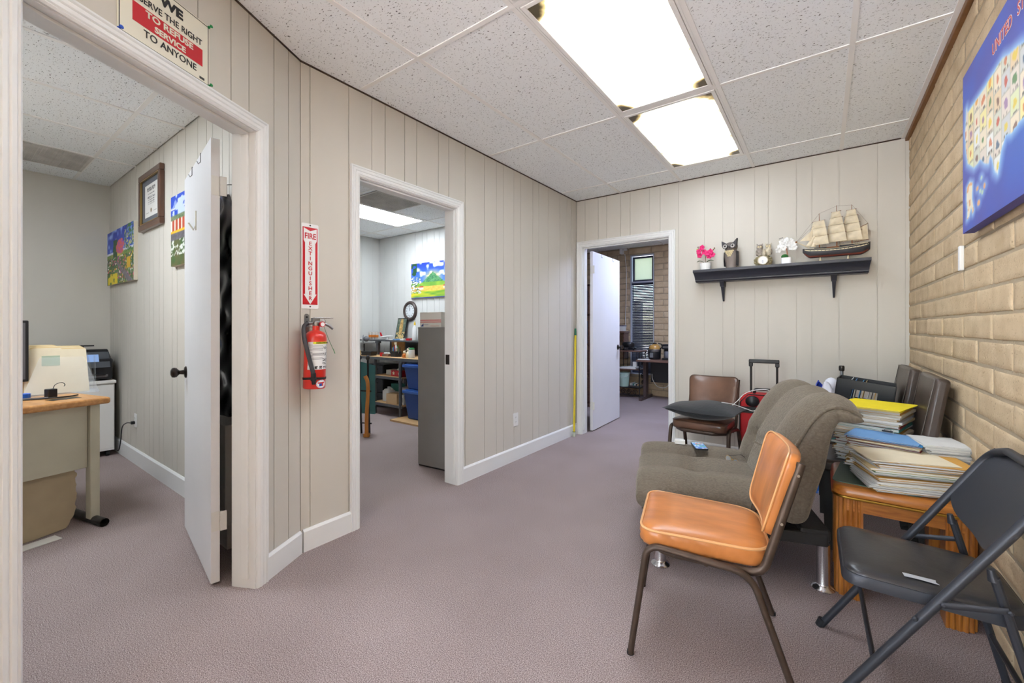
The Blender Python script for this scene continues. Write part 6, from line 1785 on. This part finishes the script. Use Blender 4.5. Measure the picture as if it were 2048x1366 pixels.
for k in range(3): G().blob((-.035 + .034 * k, 0, .043), (.02, .018, .013), 10, 6).obj('cotton_ball', 'paper', t)
t = put('pencil_caddy', 'black hexagonal pen caddy filled with bottles and tools', 'pen caddy', -4.715, 3.75, ZB)
hexp = [(.10 * math.cos(PI / 3 * k), .06 * math.sin(PI / 3 * k)) for k in range(6)]
G().prism(hexp, 0, .075, lambda p, q, a: (p, q, a)).obj('caddy', 'black_plastic', t, smooth=0)
for k in range(9):
    x, y = -.075 + .019 * k, .02 * math.sin(k * 2.1); hh = .11 + .05 * noise2(k, 4)
    G().cyl((x, y, .05), (x + .008 * math.sin(k), y, hh), .0055, n=8).obj('pen', ['deco_' + str(k) if False else c for c in ('metal_chrome', 'sign_red', 'folder_deepblue', 'ink', 'decor_orange', 'white_plastic', 'pin_green', 'ink', 'metal_steel')][k], t)
t = put('spray_bottle', 'small white spray bottle standing behind the pen caddy', 'bottle', -4.83, 3.84, ZB); G().lathe([(.024, 0), (.026, .01), (.025, .11), (.012, .14), (.010, .155)], 16).obj('body', 'white_plastic', t); G().bx(-.03, .014, -.008, .008, .155, .19).obj('trigger_head', mat('cream_cap', (226, 206, 170), .5), t, bevel=.003)
t = tag(G().bx(-5.17, -4.88, 4.03, 4.045, ZB, .98).obj('cork_board', mat('cork', (176, 136, 92), .9, vary=.15, vscale=60), smooth=0), 'tan board leaning behind the pen caddy', 'board')
for k, (x, c, lb) in enumerate(((-4.475, 'decor_orange', 'small round-bellied doll beside the pen caddy'), (-4.40, 'folder_cream', 'taller pale doll beside the pen caddy'))):
    t = put('doll', lb, 'doll', x, 3.70, ZB, 0, 'dolls on the workbench')
    G().lathe([(.03, 0), (.036, .02), (.03, .045 + .02 * k), (.016, .055 + .03 * k)], 14).obj('body', c, t); G().blob((0, 0, .072 + .035 * k), (.024, .022, .024), 12, 8).obj('head', 'folder_cream', t)
    G().blob((0, .006, .084 + .035 * k), (.025, .022, .018), 12, 8).obj('hair', 'vinyl_brown_trim', t)
t = put('white_jar', 'white jar at the filing cabinet end of the workbench', 'jar', -4.315, 3.68, ZB); G().lathe([(.04, 0), (.042, .01), (.04, .10), (.034, .115)], 18).obj('body', 'white_plastic', t); G().lathe([(.036, .112), (.036, .13), (.03, .133)], 18).obj('lid', 'pin_green', t)
# lower shelves
t = put('carton', 'long white carton on the upper lower shelf', 'box', -4.80, 3.80, .5335, .06); G().bx(-.10, .10, -.07, .07, 0, .065).obj('carton_body', 'paper', t, bevel=.002); G().bx(-.10, .10, -.012, .012, .065, .0655).obj('tape_strip', 'folder_tan', t, smooth=0)
t = put('tissue_box', 'red tissue box with white star print on the lower shelf', 'tissue box', -4.575, 3.70, .5335, 0)
G().bx(-.115, .115, -.055, .055, 0, .078).obj('carton_body', 'sign_red', t, bevel=.002)
for x in (-.06, .055):
    st_ = [((.030 if k % 2 == 0 else .014) * math.sin(PI * k / 5), (.030 if k % 2 == 0 else .014) * math.cos(PI * k / 5)) for k in range(10)][::-1]
    G().prism(st_, -.0562, -.0552, lambda p, q, a: (x + p, a, .040 + q)).obj('star_print', 'folder_cream', t, smooth=0)
G().blob((0, 0, .085), (.05, .02, .02), 12, 8).obj('tissue', 'paper', t)
for k in range(3):
    t = put('tin', ['dark tin behind the tissue box', 'white tin behind the tissue box', 'grey tin behind the tissue box'][k], 'tin', -4.67 + .09 * k, 3.86, .5335); G().lathe([(.035, 0), (.036, .004), (.036, .12 + .02 * k), (.033, .125 + .02 * k)], 16).obj('body', ['metal_dark', 'paper', 'metal_steel'][k], t); G().lathe([(.0365, .118 + .02 * k), (.0365, .13 + .02 * k), (.03, .132 + .02 * k)], 16).obj('lid', 'metal_steel', t)
t = put('plastic_jug', 'white plastic jug on the bottom shelf of the workbench', 'jug', -4.87, 3.75, .1685)
G().prism(rrect(.16, .12, .03), 0, .14, lambda p, q, a: (p, q, a)).prism(rrect(.15, .11, .03), .14, .165, lambda p, q, a: (p * (1 - (a - .14) * 12), q * (1 - (a - .14) * 12), a)).cyl((0, 0, .16), (0, 0, .195), .022, n=14).obj('body', 'white_plastic', t, smooth=40)
G().tube([(.06, 0, .15), (.075, 0, .17), (.03, 0, .185)], .008, 8).obj('handle', 'white_plastic', t)
t = put('cardboard_box', 'small tan cardboard box on the bottom shelf', 'box', -4.64, 3.67, .1685, .08); G().bx(-.10, .10, -.06, .06, 0, .13).obj('carton_body', mat('cardboard', (196, 164, 124), .8, vary=.05), t, bevel=.002); G().bx(-.10, .10, -.01, .01, .13, .1305).obj('tape_strip', 'folder_tan', t, smooth=0)
t = put('carton', 'green and white carton behind the plastic jug', 'box', -4.86, 3.90, .1685); G().bx(-.09, .09, -.05, .05, 0, .22).obj('carton_body', 'folder_teal', t, bevel=.002); G().bx(-.085, .085, -.0508, -.0502, .02, .12).obj('label_print', 'paper', t, smooth=0)
t = put('carton', 'grey carton behind the cardboard box', 'box', -4.62, 3.86, .1685); G().bx(-.10, .10, -.06, .06, 0, .19).obj('carton_body', 'folder_grey', t, bevel=.002); G().bx(-.06, .06, -.0608, -.0602, .06, .15).obj('label_print', 'paper', t, smooth=0)
t = put('carton', 'white carton near the blue bins on the bottom shelf', 'box', -4.475, 3.74, .1685); G().bx(-.045, .045, -.09, .06, 0, .12).obj('carton_body', 'paper', t, bevel=.002); G().bx(-.03, .03, -.0908, -.0902, .03, .09).obj('label_print', 'folder_grey', t, smooth=0)
t = put('drawer_unit', 'black plastic drawer tower under the workbench', 'drawer unit', -5.355, 4.02, 0)
G().bx(-.19, .18, -.12, .14, .03, .64).obj('case', 'black_plastic', t, bevel=.004)
for k in range(3):
    dr = G().bx(-.185, .175, -.14, -.12, .04 + .20 * k, .225 + .20 * k).obj('drawer', mat('drawer_black', (44, 44, 48), .45, vary=.2, vscale=10), t, bevel=.006)
    G().bx(-.06, .05, -.15, -.138, .16 + .20 * k, .18 + .20 * k).obj('handle', 'black_plastic', dr, bevel=.003)
# blue bins
mat('bin_blue', (38, 74, 140), .4)
def bin_(label, x, y, z, h):
    t = put('storage_bin', label, 'bin', x, y, z, 0, 'blue storage bins')
    def tub(u, v):
        pass
    G().hexa([(-.17, -.12, 0), (.17, -.12, 0), (.17, .12, 0), (-.17, .12, 0), (-.215, -.155, h - .03), (.215, -.155, h - .03), (.215, .155, h - .03), (-.215, .155, h - .03)]).obj('tub', 'bin_blue', t, bevel=.015)
    G().prism(rrect(.47, .35, .03), h - .045, h - .012, lambda p, q, a: (p, q, a)).obj('lid_rim', mat('bin_lid', (48, 92, 168), .4), t, smooth=40, bevel=.004)
    G().prism(rrect(.41, .29, .03), h - .012, h - .0005, lambda p, q, a: (p, q, a)).obj('lid', 'bin_lid', t, smooth=40)
    for s in (-1, 1): G().bx(s * .235 - .01, s * .235 + .01, -.06, .06, h - .07, h - .02).obj('handle', 'bin_lid', t, bevel=.003)
b_ = tag(G().bx(-4.42, -3.75, 3.42, 3.95, 0, .022).obj('base_board', 'bench_wood', smooth=0), 'tan wooden board under the blue bins', 'board')
bin_('lower blue storage bin standing on the tan board', -4.10, 3.70, .0225, .375)
bin_('upper blue storage bin stacked beside the workbench', -4.12, 3.72, .3985, .325)
# folded lounger by the doorway
t = put('folded_deck_chair', 'folded black-framed deck chair with teal fabric by the middle doorway', 'deck chair', -4.12, 2.84, 0, math.radians(20))
mat('teal_fabric', (86, 140, 140), .8, bump=.2, bscale=60)
for x in (-.05, .055):
    G().tube([(x, .02, 0), (x, -.01, .45), (x - .01, .0, .83)], .011, 10).obj('frame_tube', 'metal_dark', t)
    G().blob((x - .01, 0, .85), (.022, .03, .028), 12, 8).obj('hinge_knob', 'metal_dark', t)
G().grid(lambda u, v: (-.18 + .29 * u, .035 + .02 * math.sin(u * 6) * math.sin(v * 3), .22 + .60 * v - .06 * u * v), 12, 10).grid(lambda u, v: (-.18 + .29 * (1 - u), .05 + .02 * math.sin((1 - u) * 6) * math.sin(v * 3), .22 + .60 * v - .06 * (1 - u) * v), 12, 10).obj('sling', 'teal_fabric', t, smooth=60)
G().cyl((-.08, .01, .12), (.085, .01, .12), .008, n=8).cyl((-.08, .0, .48), (.085, .0, .48), .008, n=8).obj('cross_tubes', 'metal_dark', t)
t = put('wooden_leg_frame', 'orange wooden chair side leaning by the deck chair', 'wooden frame', -3.985, 2.775, 0, math.radians(35))
G().tube(catmull([(.0, 0, 0), (.0, .005, .25), (.012, .01, .48), (.006, .01, .60), (-.02, .01, .66)], 6), .022, 10, sx=.7).obj('post', 'orange_wood', t, smooth=60)
G().bx(-.03, .03, -.02, .03, 0, .04).obj('foot', 'orange_wood', t, bevel=.004)

# ================================================================== brick office
t = thing('work_table', 'brown-topped table with a T-shaped metal leg in the brick office', 'table', (-2.05, 7.0, 0))
G().bx(-.385, .75, -.28, .28, .632, .662).obj('table_top', 'dark_wood', t, bevel=.003)
for x in (-.32, .66):
    G().bx(x - .025, x + .025, -.06, .06, .05, .632).obj('leg', mat('leg_brown', (86, 72, 70), .5, .3), t, bevel=.003)
    G().bx(x - .025, x + .025, -.27, .27, 0, .05).obj('foot', 'leg_brown', t, bevel=.003)
G().bx(-.30, .63, .19, .205, .26, .60).obj('modesty_panel', mat('panel_dark', (54, 52, 56), .6), t)
t = tag(G().tube(catmull([(-2.32, 7.165, .40), (-2.30, 7.15, .30), (-2.22, 7.14, .20), (-2.10, 7.14, .19), (-2.03, 7.15, .26), (-2.02, 7.165, .36)], 6), .006, 8).obj('cable', 'white_plastic', smooth=60), 'white cable looping below the brown table', 'cable')
t = thing('slow_cooker', 'black cooker with amber domed lid on the brown table', 'cooker', (-2.235, 7.03, .6625))
G().lathe([(.085, 0), (.098, .02), (.100, .15), (.096, .165)], 24).obj('body', 'black_plastic', t); G().lathe([(.101, .125), (.104, .13), (.104, .16), (.100, .165)], 24).obj('steel_band', 'metal_steel', t)
G().lathe([(.088, .163), (.086, .20), (.065, .235), (.02, .25)], 24).obj('glass_lid', mat('amber', (196, 150, 80), .15, coat=.5), t, smooth=60)
G().lathe([(.03, .245), (.04, .255), (.03, .268), (.008, .272)], 16).obj('lid_knob', 'black_plastic', t); G().tube([(.09, 0, .17), (.125, 0, .20), (.11, 0, .25), (.06, 0, .262)], .010, 8).obj('handle', 'black_plastic', t)
G().bx(-.045, .01, -.104, -.098, .03, .11).obj('control_plate', 'grey_metal', t)
t = thing('coffee_maker', 'black coffee maker beside the amber-lidded cooker', 'coffee maker', (-2.02, 7.02, .6625))
G().bx(-.065, .075, -.09, .09, 0, .03).obj('base', 'black_plastic', t, bevel=.006); G().bx(-.065, .075, .02, .09, .03, .25).obj('column', 'black_plastic', t, bevel=.006)
G().bx(-.068, .078, -.09, .09, .17, .25).obj('head', 'black_plastic', t, bevel=.01); G().lathe([(.045, .032), (.052, .05), (.050, .11), (.038, .135)], 18, (0, -.03, 0)).obj('carafe', 'grey_plastic', t); G().bx(-.05, .06, -.0915, -.090, .19, .22).obj('badge', 'metal_chrome', t)
t = tag(G().bx(-.09, .09, -.05, .05, 0, .010).obj('paper_pad', 'paper', smooth=0), 'white papers on the near edge of the brown table', 'paper'); t.location = (-2.33, 6.79, .6625); t.rotation_euler = (0, 0, .15)
# wrought iron stand
t = thing('iron_stand', 'wrought iron stand with wooden top in front of the window', 'stand', (-2.69, 7.08, 0))
mat('iron', (48, 44, 46), .5, .6)
G().bx(-.25, .25, -.16, .16, .775, .795).obj('top_board', 'dark_wood', t, bevel=.003)
G().bx(-.235, .235, -.15, .15, .47, .482).obj('middle_shelf', 'dark_wood', t); G().bx(-.235, .235, -.15, .15, .165, .175).obj('bottom_shelf', 'iron', t)
for x in (-.235, .235):
    for y in (-.15, .15): G().cyl((x, y, 0), (x, y, .775), .009, n=8).obj('leg', 'iron', t)
for sgn in (-1, 1):
    for (cx, cz, r) in ((sgn * .235, .66, .05), (sgn * .235, .57, .04), (sgn * .235, .36, .055), (sgn * .235, .26, .04)):
        pts = [(cx + .0, -.08 * 0 + (r * (1 - k / 26)) * math.cos(k * .45) , cz + (r * (1 - k / 26)) * math.sin(k * .45)) for k in range(22)]
        G().tube(pts, .005, 6).obj('scroll', 'iron', t)
for (cx, r) in ((-.14, .045), (-.04, .05), (.06, .05), (.16, .045)):
    G().tube([(cx + (r * (1 - k / 26)) * math.cos(k * .45), -.152, .10 + (r * (1 - k / 26)) * math.sin(k * .45)) for k in range(22)], .005, 6).obj('scroll', 'iron', t)
G().tube([(-.235, -.152, .05), (-.12, -.152, .04), (0, -.152, .05), (.12, -.152, .04), (.235, -.152, .05)], .006, 6).obj('front_rail', 'iron', t)
for k in range(5): G().cyl((-.16 + .08 * k, .15, .482), (-.16 + .08 * k, .15, .775), .005, n=6).obj('spindle', 'iron', t)
t = thing('electric_grill', 'low black electric appliance on the iron stand', 'appliance', (-2.69, 7.06, .7955))
G().bx(-.115, .115, -.09, .09, .012, .055).obj('base', 'black_plastic', t, bevel=.01); G().lathe([(.098, .055), (.105, .065), (.104, .12), (.092, .135), (.02, .14)], 24, sx=1, sy=.8).obj('pan', 'metal_dark', t)
G().bx(-.03, .03, -.10, -.088, .02, .045).obj('dial_panel', 'metal_steel', t)
for s in (-1, 1): G().bx(s * .118 - .012, s * .118 + .012, -.03, .03, .03, .045).obj('handle', 'black_plastic', t, bevel=.003)
for x in (-.09, .09): G().cyl((x, 0, 0), (x, 0, .014), .012, n=10).obj('foot', 'rubber', t)
t = tag(G().bx(-.17, .15, -.11, .11, 0, .022).bx(-.05, .12, -.1, .08, .022, .034).obj('paper_tray', 'paper', smooth=0), 'white paper tray on the middle shelf of the iron stand', 'tray'); t.location = (-2.66, 7.06, .4825)
t = tag(G().bx(-.03, .03, -.03, .03, 0, .085).obj('small_box', 'paper', bevel=.003), 'small white box on the middle shelf end of the iron stand', 'box'); t.location = (-2.43, 7.02, .5175); t.location = (-2.565, 7.03, .5175)
t = thing('bucket', 'pale green plastic bucket on the iron stand', 'bucket', (-2.755, 7.02, .1755))
mat('bucket_green', (186, 214, 198), .4)
G().lathe([(.072, 0), (.078, .004), (.098, .22), (.104, .225), (.104, .24), (.097, .24), (.095, .225), (.074, .008)], 28).obj('pail', 'bucket_green', t, smooth=40)
G().tube([(.101 * math.cos(a), -.02 - .10 * abs(math.sin(a)), .215 - .05 * math.sin(a)) for a in np.linspace(0, PI, 14)], .003, 6).obj('bail_handle', 'white_plastic', t)
t = thing('wire_basket', 'flat silver tray of odds and ends beside the bucket', 'basket', (-2.56, 7.06, .1755))
G().bx(-.085, .085, -.10, .10, 0, .03).obj('tray', 'metal_steel', t, bevel=.006)
for k in range(6): G().bx(-.075 + .025 * k, -.058 + .025 * k, -.08, .07, .03, .055 + .02 * noise2(k, 8)).obj('packet', ['paper', 'folder_grey', 'folder_teal', 'paper', 'folder_black', 'folder_manila'][k], t, bevel=.002)
# wall shelf, its box, cords, bracket
t = thing('wall_shelf', 'narrow wooden wall shelf beside the window in the brick office', 'shelf', (-2.98, 7.2, 1.09))
G().bx(-.22, .205, -.12, .135, 0, .03).obj('board', 'dark_wood', t, bevel=.003); G().bx(.17, .19, -.08, .13, -.45, 0).obj('side_support', 'dark_wood', t)
t = thing('storage_box', 'white box with dark rim on the wooden wall shelf', 'box', (-2.89, 7.16, 1.1205))
G().hexa([(-.12, -.06, 0), (.085, -.06, 0), (.085, .06, 0), (-.12, .06, 0), (-.13, -.07, .085), (.10, -.07, .085), (.10, .07, .085), (-.13, .07, .085)]).obj('box_body', 'paper', t, smooth=0); G().bx(-.133, .103, -.073, .073, .085, .10).obj('rim', mat('rim_blue', (70, 74, 110), .5), t, bevel=.002)
t = tag(G().tube(catmull([(-2.86, 7.33, 2.50), (-2.835, 7.335, 2.2), (-2.84, 7.335, 1.7), (-2.85, 7.335, 1.3), (-2.83, 7.335, .95)], 6), .006, 8).obj('wall_cable', 'white_plastic', smooth=60), 'white cable running down beside the window', 'cable')
t = tag(G().bx(-2.93, -2.88, 7.26, 7.345, 2.50, 2.592).bx(-2.90, -2.82, 7.32, 7.345, 2.56, 2.592).obj('ceiling_bracket', 'white_plastic', smooth=0), 'white bracket at the top of the brick wall by the window', 'bracket')
# rack seen through the gap behind the third door
t = thing('storage_rack', 'brown rack of boxes glimpsed behind the third door', 'rack', (-3.02, 6.05, 0))
for z in (.05, .48, .92, 1.36, 1.80): G().bx(-.22, .22, -.28, .28, z, z + .025).obj('shelf_board', 'dark_wood', t)
for x in (-.22, .19):
    for y in (-.28, .25): G().bx(x, x + .03, y, y + .03, 0, 1.83).obj('post', 'dark_wood', t)
for k, (z, h_, c, lb) in enumerate(((.0755, .30, 'folder_black', 'dark carton on the lowest board behind the third door'), (.5055, .32, 'folder_black', 'black carton on the second board behind the third door'), (.9455, .34, 'folder_deepblue', 'pale blue carton on the third board behind the third door'), (1.3855, .36, 'bin_blue', 'dark blue carton on the top board behind the third door'))):
    o = tag(G().bx(-.17, .17, -.22, .22, 0, h_).obj('carton', c, bevel=.004), lb, 'box'); o.location = (-3.02, 6.05, z)
